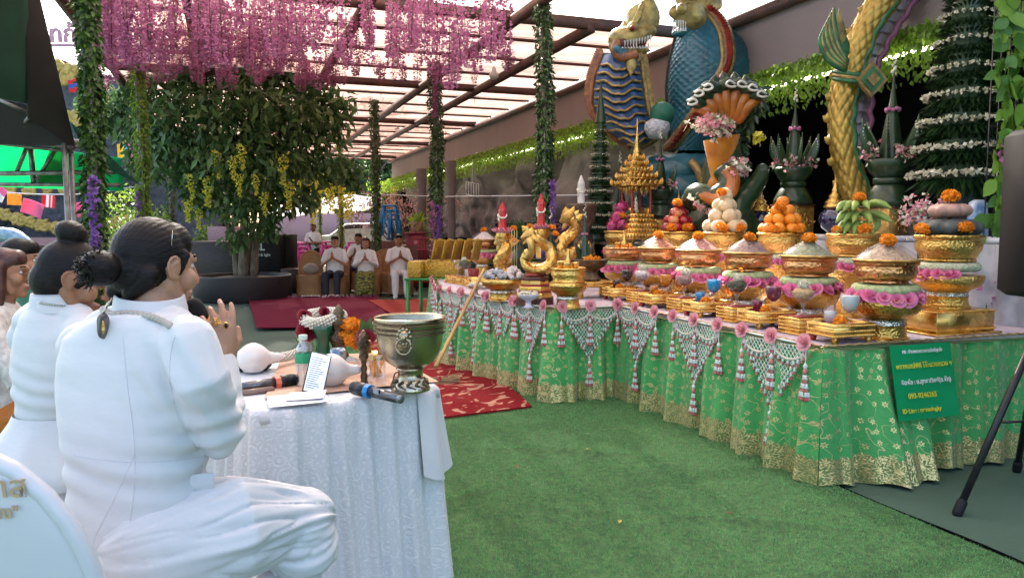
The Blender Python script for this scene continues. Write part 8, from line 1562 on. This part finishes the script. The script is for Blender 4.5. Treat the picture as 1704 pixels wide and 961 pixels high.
for px, py, d in ((512, 285, 19), (530, 290, 20), (522, 300, 19), (545, 290, 22), (552, 300, 22), (575, 310, 21), (583, 320, 22), (654, 310, 29), (497, 275, 19), (520, 315, 19.5)):
    q = P(px, py, d); o_ = bpy.data.objects.new('yellow_blossom', yb[int(rng.integers(3))]); COL.objects.link(o_); o_.location = tuple(q); s = 1.4; o_.scale = (s, s, s * 1.1); tag(o_, 'yellow artificial blossom tail hanging from the far end of the canopy', 'blossom', 'yellow blossom tails at the far canopy')
# things around the planter
def bxthing(name, label, cat, px, py, d, dims, m, z=None, rz=0, part='body', extra=None):
    q = P(px, py, d); t = T(name, label, cat, (q[0], q[1], z if z is not None else 0), rz); B().box((0, 0, dims[2] / 2), dims, 0, 0, 1, min(dims) * .05).obj(part, m, t); return t
wood = mat('brown_wood', (.3, .17, .1), (.18, .1, .06), rough=.7, sc=10, stretch=(1, 1, 8)); dkwood = mat('dark_wood', (.05, .035, .03), (.03, .02, .018), rough=.6, sc=8, stretch=(1, 1, 6))
fc = bxthing('equipment_case', 'black equipment case with wooden end panels left of the ficus trunk', 'case', 372, 455, pc_[1] + 2.2, (1.1, .6, 1.05), dkwood); 
for k in range(2): B().box((-.555, 0, .26 + .52 * k), (.02, .58, .48), 0, 0, 1, .004).obj('end_panel', wood, fc)
sq = P(445, 455, pc_[1] + 1.9); spk = T('pa_cabinet', 'black stage speaker cabinet with white SL print right of the trunk', 'speaker', (sq[0], sq[1], .35)); B().box((0, 0, .42), (.75, .55, .84), 0, 0, 1, .01).obj('cabinet', black_p, spk); text('lettering', 'SL', swht, .2, (-.05, -.282, .52), spk, None, bold=.006); text('lettering', 'sound & light', swht, .075, (-.05, -.282, .4), spk, .42, bold=.001)
q = P(478, 455, pc_[1] + 2.1); s2 = T('pa_cabinet', 'plain black stage speaker cabinet left of the empty tan chair', 'speaker', (q[0], q[1], .35)); B().box((0, 0, .42), (.32, .5, .84), 0, 0, 1, .01).obj('cabinet', black_p, s2); q = P(487, 470, pc_[1] + 1.5); s3 = T('bass_bin', 'low black bass cabinet beside the planter', 'speaker', (q[0], q[1], 0)); B().box((0, 0, .25), (.35, .45, .5), 0, 0, 1, .01).obj('cabinet', dkwood, s3)
q = P(375, 410, 21); cr = T('pink_crate', 'pale pink perforated crate on a stack behind the ficus', 'crate', (q[0], q[1], .75)); B().box((0, 0, .3), (.75, .5, .6), 0, 0, 1, .01).obj('crate_body', mat('crate_pink', (.5, .33, .38), (.2, .12, .15), rough=.6, sc=60, contrast=.1), cr); B().box((0, 0, -.375), (.8, .55, .75)).obj('stack_base', dkwood, cr)
# pink stools stacked behind the guests
pinkp = mat('magenta_plastic', (.75, .08, .42), (.6, .05, .34), rough=.4)
def stool(loc, lab, m=pinkp, s=1.0):
    t = T('stool', lab, 'stool', loc, rng.random(), 'plastic stools stacked behind the guests', s); B().box((0, 0, .44), (.3, .3, .03), 0, 0, 1, .01).obj('seat', m, t)
    for a in range(4): x, y = (.12, .15)[a % 2 * 0] * (1 if a < 2 else -1), .12 * (1 if a % 2 else -1); B().bar((x, y, .425), (x * 1.35, y * 1.35, 0), .04).obj('leg', m, t)
    return t
nm = ['leftmost', 'second', 'third', 'fourth', 'fifth', 'sixth', 'rightmost']
for k, (px, d) in enumerate(((478, 20.5), (492, 21), (505, 20), (540, 21.5), (592, 21), (615, 20.5), (356, 19))):
    q = P(px, 460, d); q[2] = 0
    for j in range(4): stool(q + (0, 0, .11 * j), f'magenta plastic stool, {["lowest", "second lowest", "second highest", "highest"][j]} of the {nm[k] if px != 356 else "separate left"} stack', s=1.35)
bluep = mat('blue_plastic', (.03, .3, .65), (.02, .2, .5), rough=.4); q = P(650, 430, 20); q[2] = 1.0
for j in range(4): stool(q + (0, 0, .12 * j), f'bright blue plastic stool in the tall stack behind the man in white, level {["lowest", "second", "third", "topmost"][j]}', bluep, 1.2)
bb = T('low_cabinet', 'dark red low cabinet carrying the blue stools', 'cabinet', P(650, 470, 20) * (1, 1, 0)); B().box((0, 0, .495), (1.3, .6, .99), 0, 0, 1, .01).obj('body', darkred, bb)
# red boxes and altar furniture behind
maroon = mat('maroon_lacquer', (.32, .03, .05), (.2, .02, .03), rough=.45); q = P(693, 440, 17.5); rx = T('offering_box', 'red donation box with a small white emblem beside the white pot', 'box', (q[0], q[1], .62)); B().box((0, 0, .33), (.42, .42, .5), 0, 0, 1, .01).obj('body', maroon, rx); B().box((0, 0, .59), (.5, .5, .03)).obj('lid', maroon, rx); b = B(); b.ball((.02, -.215, .38), (.05, .008, .05), 12, 8); b.obj('emblem', palerose, rx); B().box((0, 0, -.15), (.9, .6, .94), 0, 0, 1, .01).obj('stand', darkred, rx)
q = P(705, 455, 15.6); mt = T('red_table', 'carved red table behind the green folding table', 'table', (q[0], q[1], 0)); B().box((0, 0, .5), (1.1, .6, .05), 0, 0, 1, .01).obj('table_top', maroon, mt)
for x in (-.5, .5):
    for y in (-.25, .25): B().lathe([(.04, 0), (.03, .1), (.05, .3), (.03, .48)], 10, (x, y, 0)).obj('leg', maroon, mt)
B().box((0, -.27, .36), (1.0, .03, .22), 0, 0, 1, .005).obj('apron', redlac, mt)
q = P(712, 440, 16.6); mc2 = T('red_chair', 'dark red slatted chair behind the gold basket boxes', 'chair', (q[0], q[1], 0)); B().box((0, 0, .45), (.5, .5, .05)).obj('seat', maroon, mc2)
for x in np.linspace(-.22, .22, 8): B().box((x, .24, .85), (.035, .03, .55)).obj('slat', maroon, mc2)
for z in (.6, .85, 1.1): B().box((0, .243, z), (.52, .04, .05)).obj('rail', maroon, mc2)
for x in (-.22, .22):
    for y in (-.22, .24): B().bar((x, y, 0), (x, y, .43), .045).obj('leg', maroon, mc2)
# green folding table with gold basket boxes
gt_ = on(715, 462, .74); gf = T('green_folding_table', 'green metal folding table carrying woven gold boxes at the far end of the altar', 'table', (gt_[0] + .12, gt_[1], 0), -.25); gm_ = mat('green_enamel', (.05, .3, .07), (.03, .2, .05), rough=.4)
B().box((0, 0, .735), (.72, .5, .03), 0, 0, 1, .006).obj('table_top', gm_, gf)
for x in (-.33, .33):
    for y in (-.22, .22): B().bar((x, y, 0), (x, y, .72), .035).obj('leg', gm_, gf)
B().bar((-.33, -.22, .2), (.33, -.22, .2), .022).obj('cross_bar', mat('yellowed_metal', (.3, .3, .06), rough=.5), gf)
wick = mat('woven_gold', (.62, .38, .05), (.4, .22, .02), rough=.5, sc=40, bump=.012, bsc=55, btype='voronoi', metal=.2)
for k, (x, y, w) in enumerate(((-.25, -.05, .17), (.07, -.02, .42))): 
    t = T('woven_box', f'woven gold box with flat sides, {["small left one", "large right one"][k]} on the green table', 'box', gt_ + np.array((.12 + x, y, .013)), -.25); t.location[2] = .752; B().box((0, 0, .1), (w, .3, .2), 0, 0, 1, .01).obj('box_wall', wick, t)
for k in range(5): q = gt_ + np.array((-.05 + .12 * k + .12, .0, 0)); t = T('box_lid', f'open woven gold lid standing on edge on the boxes, {["first", "second", "third", "fourth", "fifth"][k]} from left', 'lid', (q[0], q[1], .955), -.25); B().box((0, 0, .13), (.018, .3, .25), 0, 0, 1, .004).obj('lid_panel', wick, t); t.rotation_euler = (0, .22, -.25); b = B(); [b.bar((0, s * .15, 0), (-.05, s * .15, 0), .02) for s in (-1, 1)]; b.bar((-.01, -.15, .25), (-.07, -.15, .25), .015); b.bar((-.01, .15, .25), (-.07, .15, .25), .015); b.obj('lid_rim', wick, t)
# dried pink flower tree, flower pot
dq = P(668, 440, 22); dt = T('pink_feather_tree', 'bare branched tree with pale pink feathery blossom behind the guests', 'tree', dq * (1, 1, 0)); b = B(); b2 = B()
for k in range(40): e = np.array((rng.normal() * .7, rng.normal() * .5, rng.uniform(1.5, 2.3))); b.tube(spline([(0, 0, .0), (e[0] * .3, e[1] * .3, 1.0), e], 8), np.linspace(.03, .008, 8), 5); b2.leaves(np.repeat([e], 30, 0) + rng.normal(size=(30, 3)) * .16, rng.normal(size=(30, 3)), rng.normal(size=(30, 3)), .12, .04)
b.obj('branches', bark, dt); b2.obj('blossom', mat('pale_feather', (.75, .48, .45), (.55, .3, .3), rough=.8, attr=True), dt)['kind'] = 'stuff'
q = P(694, 400, 17.5); q[2] = 1.24; ft = T('flower_pot', 'pale pot of yellow green leaves on the red donation box', 'pot', q); B().lathe([(0, 0), (.12, 0), (.16, .22), (.15, .22), (0, .2)], 16).obj('pot', mat('terracotta', (.5, .3, .22), rough=.7), ft); b = B(); b.leaves(np.repeat([(0, 0, .2)], 40, 0), rng.normal(size=(40, 3)) + (0, 0, 1), rng.normal(size=(40, 3)), .3, .08); b.obj('leaves', leaf_y, ft)['kind'] = 'stuff'
# far end: wall, car, sheds, trees
pinkw = mat('pink_wall', (.55, .3, .29), (.45, .23, .22), rough=.85, sc=1.5); b = B(); q0, q1 = P(440, 400, 40), P(720, 400, 40); b.box(((q0[0] + q1[0]) / 2, 40, 1.0), (q1[0] - q0[0], .25, 2.0)); fw = b.obj('pink_wall', pinkw); tag(fw, 'low pink boundary wall beyond the guests', 'wall')
cq = P(612, 440, 31); car = T('parked_car', 'white parked car seen between two ivy posts', 'car', (cq[0], cq[1], 0), .15)
prof = [(-2.2, .35), (-2.25, .7), (-2.1, .95), (-1.4, 1.02), (-.8, 1.45), (.6, 1.5), (1.35, 1.08), (2.1, .95), (2.25, .7), (2.2, .35)]; b = B(); G = []
for y, k in ((-.85, .94), (-.8, 1), (.8, 1), (.85, .94)): G.append([(x * (1 if k == 1 else .99), y * (1 if z < 1.1 else .86), .35 + (z - .35) * (1 if k == 1 else .98)) for x, z in prof])
b.grid(np.array(G)); b.poly(G[0][::1]); b.poly(G[-1][::-1]); b.obj('body', mat('white_car_paint', (.75, .76, .78), rough=.2, coat=.6), car, auto=35)
gl = mat('dark_glass', (.03, .04, .05), rough=.08, spec=.7)
for x0, x1 in ((-1.15, -.15), (-.05, .95)): b = B(); b.raw([(x0, -.78, 1.06), (x1, -.78, 1.06), (min(x1, .62), -.735, 1.42), (max(x0 + .12, -.75), -.735, 1.42)], [(0, 1, 2, 3)]); b.v[0][:, 1] -= .03; b.obj('window', gl, car)
b = B(); b.raw([(-1.36, -.66, 1.05), (-1.36, .66, 1.05), (-.84, .6, 1.44), (-.84, -.6, 1.44)], [(0, 1, 2, 3)]); b.v[0][:, 0] -= .03; b.v[0][:, 2] += .02; b.obj('windscreen', gl, car)
for x in (-1.4, 1.4):
    for y in (-.8, .8): w = T('wheel', None, None, (x, y, .33)); w.parent = car; b = B(); th = np.linspace(0, 2 * PI, 25)[:-1]; b.grid(np.array([[(r * math.cos(a), yy, r * math.sin(a)) for a in th] for r, yy in ((.2, -.1), (.32, -.1), (.33, 0), (.32, .1), (.2, .1))]), 0, close_v=True); b.obj('tyre', black_p, w); b = B(); b.grid(np.array([[(r * math.cos(a), yy, r * math.sin(a)) for a in th] for r, yy in ((.001, -.09), (.2, -.095), (.2, .095), (.001, .09))]), 0, close_v=True); b.obj('rim', steel, w)
for y in (-.6, .6): b = B(); b.ball((-2.18, y, .75), (.06, .16, .09), 12, 8); b.obj('headlight', glass, car)
# grey net shed
sh1 = T('grey_net_shed', 'low shed roof under grey netting near the hall end', 'shed', P(640, 340, 34) * (1, 1, 0)); greyn = mat('grey_netting', (.2, .19, .2), (.1, .1, .1), rough=.9, sc=3, bump=.03, bsc=3); b = B(); xs = np.linspace(-5, 4.5, 30); b.grid([[(x, y, 2.0 + .5 * (1 - abs(x) / 6) + .12 * math.sin(x * 2.3) + y * .18) for x in xs] for y in (-2, -1, 0, 1, 2)]); b.obj('net_roof', greyn, sh1)
for x in (-4.6, 0, 4.2): B().bar((x, -1.8, 0), (x, -1.8, 2.0), .08).obj('post', steel, sh1)
sh2 = T('green_roof_shed', 'small green metal roofed shed beside the grey pillar', 'shed', P(690, 330, 33) * (1, 1, 0)); b = B(); b.grid([[(x, y, 2.55 + .28 * (1 - abs(x) / 1.6) - .0 * y) for x in (-1.6, 0, 1.6)] for y in (-2, 2)]); b.obj('roof', mat('green_tin', (.2, .3, .27), rough=.4, metal=.4), sh2); [B().bar((x, -1.9, 0), (x, -1.9, 2.55), .09).obj('post', steel, sh2) for x in (-1.4, 1.4)]; [B().bar((x, y, 2.5), (x, y + .01, 2.82 - .17 * abs(x)), .05).obj('rafter', steel, sh2) for x in (-.8, 0, .8) for y in (-1.9,)]
leaf_far = mat('leaf_far', (.15, .24, .06), (.03, .07, .02), rough=.6, attr=True, sc=2, trans=.3)
def bgtree(x, y, h, r, label, seed, n=2600, L=.5):
    t = T('broadleaf_tree', label, 'tree', (x, y, 0), 0, 'trees beyond the canopy'); B().tube(spline([(0, 0, 0), (.1, 0, h * .3), (0, .1, h * .6)], 10), np.linspace(.28, .12, 10), 10).obj('trunk', bark, t); br = B(); cs, rs = [], []
    for k in range(11): a = rng.random() * 6.3; zc = h * rng.uniform(.35, .88); q = r * rng.uniform(.15, .75) * (1 - abs(zc / h - .55) * .7); c = np.array((q * math.cos(a), q * math.sin(a), zc)); cs.append(c); rs.append(r * rng.uniform(.35, .55)); br.tube(spline([(0, 0, h * .35), c * (.5, .5, .85), c], 7), np.linspace(.1, .03, 7), 6)
    br.obj('branches', bark, t); b = B(); leafcloud(b, cs, rs, n, L, L * .45, .3); b.obj('crown', leaf_far, t)['kind'] = 'stuff'; return t
for i, (px, d, h, r, lb) in enumerate(((470, 46, 9, 4, 'leafy tree beyond the canopy behind the standing man'), (560, 52, 10, 4.5, 'tall leafy tree beyond the pink wall, left of the green post'), (610, 44, 8, 3.4, 'leafy tree above the white car'), (665, 47, 8.5, 3.6, 'leafy tree behind the netted shed'), (700, 58, 9, 4, 'farthest leafy tree beside the hall end'), (390, 48, 9, 4, 'leafy tree behind the ficus, right of its trunk'), (300, 44, 7.5, 3.4, 'leafy tree behind the ficus, left of its trunk'), (225, 40, 6.5, 2.6, 'bushy tree between the two left ivy posts'))): q = P(px, 400, d); bgtree(q[0], q[1], h, r, lb, i)
for px, py, d, s, lb in ((345, 405, 22, .9, 'lime bush behind the equipment case'), (250, 400, 17, 1.2, 'bush behind the head of the praying man'), (705, 420, 26, .9, 'bush between the grey pillar and the feather tree'), (205, 360, 20, 1.6, 'sunlit pale bush between the left ivy posts')):
    q = P(px, py, d); t = T('shrub', lb, 'shrub', (q[0], q[1], 0)); b = B(); leafcloud(b, [(0, 0, s * .5), (.3 * s, 0, s * .8), (-.3 * s, 0, s * .7), (0, 0, s * 1.2)], [s * .55, s * .4, s * .4, s * .4], 900, .16, .06, -.2); b.obj('foliage', leaf_y, t)['kind'] = 'stuff'; B().tube([(0, 0, 0), (0, 0, s * .6)], .04, 8).obj('stem', bark, t)
# left: mural wall, flags, sign, tents
dm = 24.0; o = P(60, 400, dm); o[2] = 0; mw = T('sculpted_wall', 'dark grey sculpted wall with rows of yellow scroll ornaments far left', 'wall', o); stone_d = mat('dark_slate', (.13, .125, .14), (.07, .07, .085), rough=.9, sc=5, bump=.05, bsc=6, btype='voronoi')
def mP(px, py, dd=0): return P(px, py, dm + dd) - o
top = [(-200, 40), (0, 70), (80, 92), (130, 108), (190, 130), (260, 175), (330, 260), (370, 340)]; xs = np.linspace(-200, 370, 60); b = B(); G = []
for f in np.linspace(0, 1, 16): G.append([mP(x, np.interp(x, *zip(*top)) * (1 - f) + 440 * f, .4 * math.sin(x * .03) + .25 * vnoise(np.array((x * .05, f * 6, 0)))) for x in xs])
G = np.array(G); Gb = G + np.array((0, .6, 0)); b.grid(G[:, ::-1]); b.grid(Gb); b.grid(np.array([G[0], Gb[0]])); b.obj('wall_body', stone_d, mw)
yel = mat('yellow_ornament', (.68, .45, .12), (.5, .3, .07), rough=.7, sc=6, bump=.02, bsc=9)
def orn(px, py, s, rot, sc2=1.0):
    c = mP(px, py, -.35); b = B(); r = s / FPX * dm
    for k in range(3): a0 = rot + k * 2.1; b.tube(spline([c + np.array((math.cos(a0 + t * 3.6) * r * .5 * (1 - t * .75), -.02 * k, math.sin(a0 + t * 3.6) * r * .5 * sc2 * (1 - t * .75))) for t in np.linspace(0, 1, 8)], 16), np.linspace(r * .22, r * .1, 16), 8)
    b.ball(c, (r * .4, .1, r * .35), 10, 8); b.obj('ornament', yel, mw)
for k, x in enumerate(np.linspace(-150, 140, 22)): orn(x, np.interp(x, *zip(*top)) + 12, 17, k)
for px, py in ((128, 195), (152, 215), (175, 175), (205, 195), (215, 235), (112, 130), (232, 260)): orn(px, py, 26, px)
for k, x in enumerate(np.linspace(-40, 235, 22)): orn(x, 348 + 34 * math.sin(min(max((x + 20) / 160, 0), 1) * PI * .5) - 26 * max((x - 150) / 90, 0), 18, k * 1.3)
for k in range(6): orn(20 + 30 * k, 312 + 3 * (k % 2), 20, k)
pk = B(); Gp = np.array([[mP(x, (395 + 0 * x) * (1 - f) + 470 * f, -.5) for x in np.linspace(-200, 250, 20)] for f in np.linspace(0, 1, 4)]); pk.grid(Gp[:, ::-1]); pk.grid(Gp + (0, .1, 0)); pk.obj('pink_base', pinkw, mw)
# pink letters on a white signboard above the wall
sgq = P(82, 72, 30); ls_ = T('rooftop_sign', 'pink Thai letters on a rail above the far left wall', 'sign', sgq); pinkl = mat('pink_letter', (.6, .32, .4), rough=.5); text('lettering', 'ทก้าวโ', pinkl, 1.25, (0, 0, .05), ls_, 2.1, ext=.06, align='LEFT', bold=.03); B().bar((-2, 0, -.08), (3, 0, -.08), .12, .1).obj('rail', pinkl, ls_)
# flags
def flag(px, py, w, h, d, cols, label, rot=0, vert=False):
    q = P(px, py, d); s = d / FPX; t = T('flag', label, 'flag', q, 0, 'festival flags strung at the left'); n = len(cols)
    for k, m in enumerate(cols):
        b = B(); x0, x1 = (k / n, (k + 1) / n) if vert else (0, 1); z0, z1 = (0, 1) if vert else (k / n, (k + 1) / n); g_ = [[((x0 + (x1 - x0) * x - .5) * w * s, .05 * math.sin(5 * (x0 + (x1 - x0) * x)), -(z0 + (z1 - z0) * z) * h * s) for x in np.linspace(0, 1, 8)] for z in np.linspace(0, 1, 6)]; b.grid(g_); b.grid(np.array(g_)[:, ::-1] + (0, .006, 0)); b.obj('stripe', m, t)
    t.rotation_euler = (0, rot, 0); return t
fcol = {k: mat('flag_' + k, c, tuple(x * .85 for x in c), rough=.7, trans=.3) for k, c in dict(pink=(.75, .18, .38), orange=(.85, .4, .05), red=(.6, .04, .06), white=(.75, .75, .75), blue=(.1, .15, .45), yellow=(.8, .6, .05), cyan=(.15, .5, .6)).items()}
flag(58, 335, 38, 24, 15, [fcol['pink']], 'plain pink flag under the green tent curtain', .3); flag(25, 323, 26, 18, 14.8, [fcol['orange']], 'orange flag left of the pink flag', .05); flag(82, 325, 24, 20, 15.2, [fcol['red'], fcol['white'], fcol['red'], fcol['white'], fcol['red']], 'red and white striped flag beside the pink flag', .1, True); flag(138, 335, 30, 24, 15.3, [fcol['pink'], fcol['white'], fcol['blue']], 'pink white and blue flag behind the tent poles', -.2, True); flag(4, 312, 24, 22, 14.5, [fcol['pink'], fcol['white']], 'pink and white flag at the far left edge', .5); flag(120, 132, 16, 20, 20, [fcol['red'], fcol['blue'], fcol['red']], 'small red and blue striped flag high on the left', -.15); flag(208, 240, 26, 22, 18, [fcol['yellow'], fcol['cyan'], fcol['pink']], 'yellow cyan and pink flag between ivy posts', .0, True)
b = B(); b.tube(spline([P(-20, 318, 14.6), P(60, 323, 15), P(150, 322, 15.4), P(230, 310, 16)], 30) - P(-20, 318, 14.6), .012, 5); tag(b.obj('flag_line', white_p, loc=P(-20, 318, 14.6)), 'white line carrying the flags at the left', 'line')
# blue and white serpent coil at the left edge
q = P(8, 422, 18); b = B(); scaletube(b, spline([np.array((.55 * math.cos(a), 0, .45 * math.sin(a))) for a in np.linspace(-.4, 3.5, 12)], 40), .16, 24, 10, amp=.08); tag(b.obj('serpent_coil', mat('pale_blue_scales', (.45, .55, .6), (.2, .32, .42), rough=.5, sc=9), loc=q), 'pale blue scaled serpent coil behind the onlookers', 'sculpture')
# tent at the left
tn = T('green_tent', 'dark green party tent with steel frame over the left onlookers', 'tent', P(126, 400, 6.4) * (1, 1, 0)); to = np.array(tn.location)
tcan = mat('tent_brown', (.03, .022, .02), (.02, .015, .014), rough=.85, sc=5); tgr = mat('tent_green', (.02, .085, .05), (.012, .05, .03), rough=.7, sc=3, trans=.15); tcur = mat('green_curtain', (.03, .42, .2), (.02, .32, .15), rough=.6, sc=3, trans=.75, tcol=(.05, .62, .32))
def tq(px, py, d): return P(px, py, d) - to
def slab(name, pts, m, th=.012, n=10, wav=0):
    p = [np.array(q, float) for q in pts]; a = np.linspace(0, 1, n)[:, None, None]; c = np.linspace(0, 1, n)[None, :, None]; G = (p[0] * (1 - c) + p[1] * c) * (1 - a) + (p[3] * (1 - c) + p[2] * c) * a; nr = norm(np.cross(p[1] - p[0], p[3] - p[0])); G = G + nr * (wav * (fbm(G, 1.6) - .5))[..., None] if wav else G; b = B(); b.grid(np.concatenate([G, (G + nr * th)[:, ::-1]], 1), 0, close_v=True); return b.obj(name, m, tn)
slab('roof_panel', [tq(45, 195, 6.0), tq(126, 246, 6.4), tq(60, -30, 5.6), tq(38, -30, 5.4)], tcan, wav=.05)
slab('roof_panel', [tq(-60, 150, 5.2), tq(47, 172, 6.0), tq(44, -30, 5.42), tq(-60, -30, 4.8)], tgr, wav=.08)
slab('ceiling_panel', [tq(-80, 190, 6.5), tq(124, 244, 6.42), tq(160, 236, 10.5), tq(-80, 225, 10.5)], tcan, wav=.1)
slab('side_panel', [tq(-80, 150, 6.2), tq(48, 176, 6.25), tq(122, 242, 6.42), tq(-80, 240, 6.42)], tcan, wav=.06)
slab('curtain', [tq(-80, 228, 10.6), tq(200, 262, 10.6), tq(205, 318, 10.6), tq(-80, 308, 10.6)], tcur, wav=.25, n=24)
slab('curtain_fold', [tq(88, 238, 10.5), tq(102, 240, 10.4), tq(108, 306, 10.4), tq(58, 306, 10.4)], mat('green_curtain_deep', (.02, .3, .1), rough=.6, trans=.6, tcol=(.03, .42, .14)), wav=.05)
slab('eave_strip', [tq(122, 205, 8.2), tq(150, 232, 8.8), tq(236, 308, 11), tq(150, 268, 8.8)], mat('teal_tarpaulin', (.02, .2, .14), (.015, .13, .1), rough=.5, trans=.3), wav=.05)
for px, d in ((122, 6.4), (132, 6.55)): B().tube([P(px, 560, d) * (1, 1, 0) - to, P(px, 560, d) * (1, 1, 0) - to + (0, 0, P(px, 238, d)[2])], .02, 12).obj('pole', steel, tn)
for a, c, w in (((-80, 214, 6.5), (122, 246, 6.42), .035), ((-80, 230, 6.6), (120, 252, 6.5), .03), ((-80, 290, 10.3), (190, 286, 10.3), .06), ((-80, 306, 10.3), (200, 308, 10.3), .05), ((50, 232, 10.3), (56, 306, 10.3), .05), ((50, 232, 10.3), (28, 286, 10.3), .04), ((100, 238, 10.3), (60, 300, 10.3), .035), ((-20, 158, 6.1), (48, 188, 6.2), .025), ((0, 225, 7), (60, 170, 6.2), .02), ((10, 240, 7), (48, 195, 6.2), .02), ((90, 190, 6.3), (124, 240, 6.42), .025)): B().bar(tq(*a), tq(*c), w).obj('frame_bar', steel, tn)
# string lights cable across the hall and small cage lamp
b = B(); a, c = P(600, 322, 20), P(1010, 324, 9.6); b.tube([a * 0, (c - a) * .5 + (0, 0, -.05), c - a], .008, 5); tag(b.obj('cable', white_p, loc=a), 'thin pale cable stretched in front of the rock wall', 'cable')
q = P(786, 314, 13.5); t = T('cage_lamp', 'small white wire cage hanging in front of the rock wall', 'lamp', q); b = B()
for k in range(6): x = -.11 + .044 * k; b.bar((x, 0, -.12 - .2 * x), (x, 0, .1 - .2 * x), .008)
for z in (-.12, .1): b.bar((-.11, 0, z + .022), (.11, 0, z - .022), .014)
b.obj('cage', white_p, t); B().bar((0, 0, .1), (0, 0, .5), .006).obj('cord', white_p, t)
# small litter on the turf
petm = mat('fallen_petal_yellow', (.6, .5, .08), rough=.7); petb = mat('fallen_leaf_brown', (.24, .12, .06), rough=.8)
for px, py, m, lb in ((983, 747, petm, 'yellow fallen leaf on the turf before the jutting table corner'), (1206, 853, petb, 'small brown dead leaf on the turf near the right table'), (1105, 708, petb, 'tiny brown scrap on the turf below the blue drink'), (860, 778, petb, 'dry twig scrap on the turf right of the white table'), (1030, 870, petm, 'pale petal on the nearest turf')):
    q = on(px, py, .03); b = B(); b.leaves([(0, 0, 0)], [(1, .3, .1)], [(0, 0, 1)], .04, .02); tag(b.obj('fallen_leaf', m, loc=q, rz=rng.random() * 6), lb, 'leaf', 'litter on the turf')
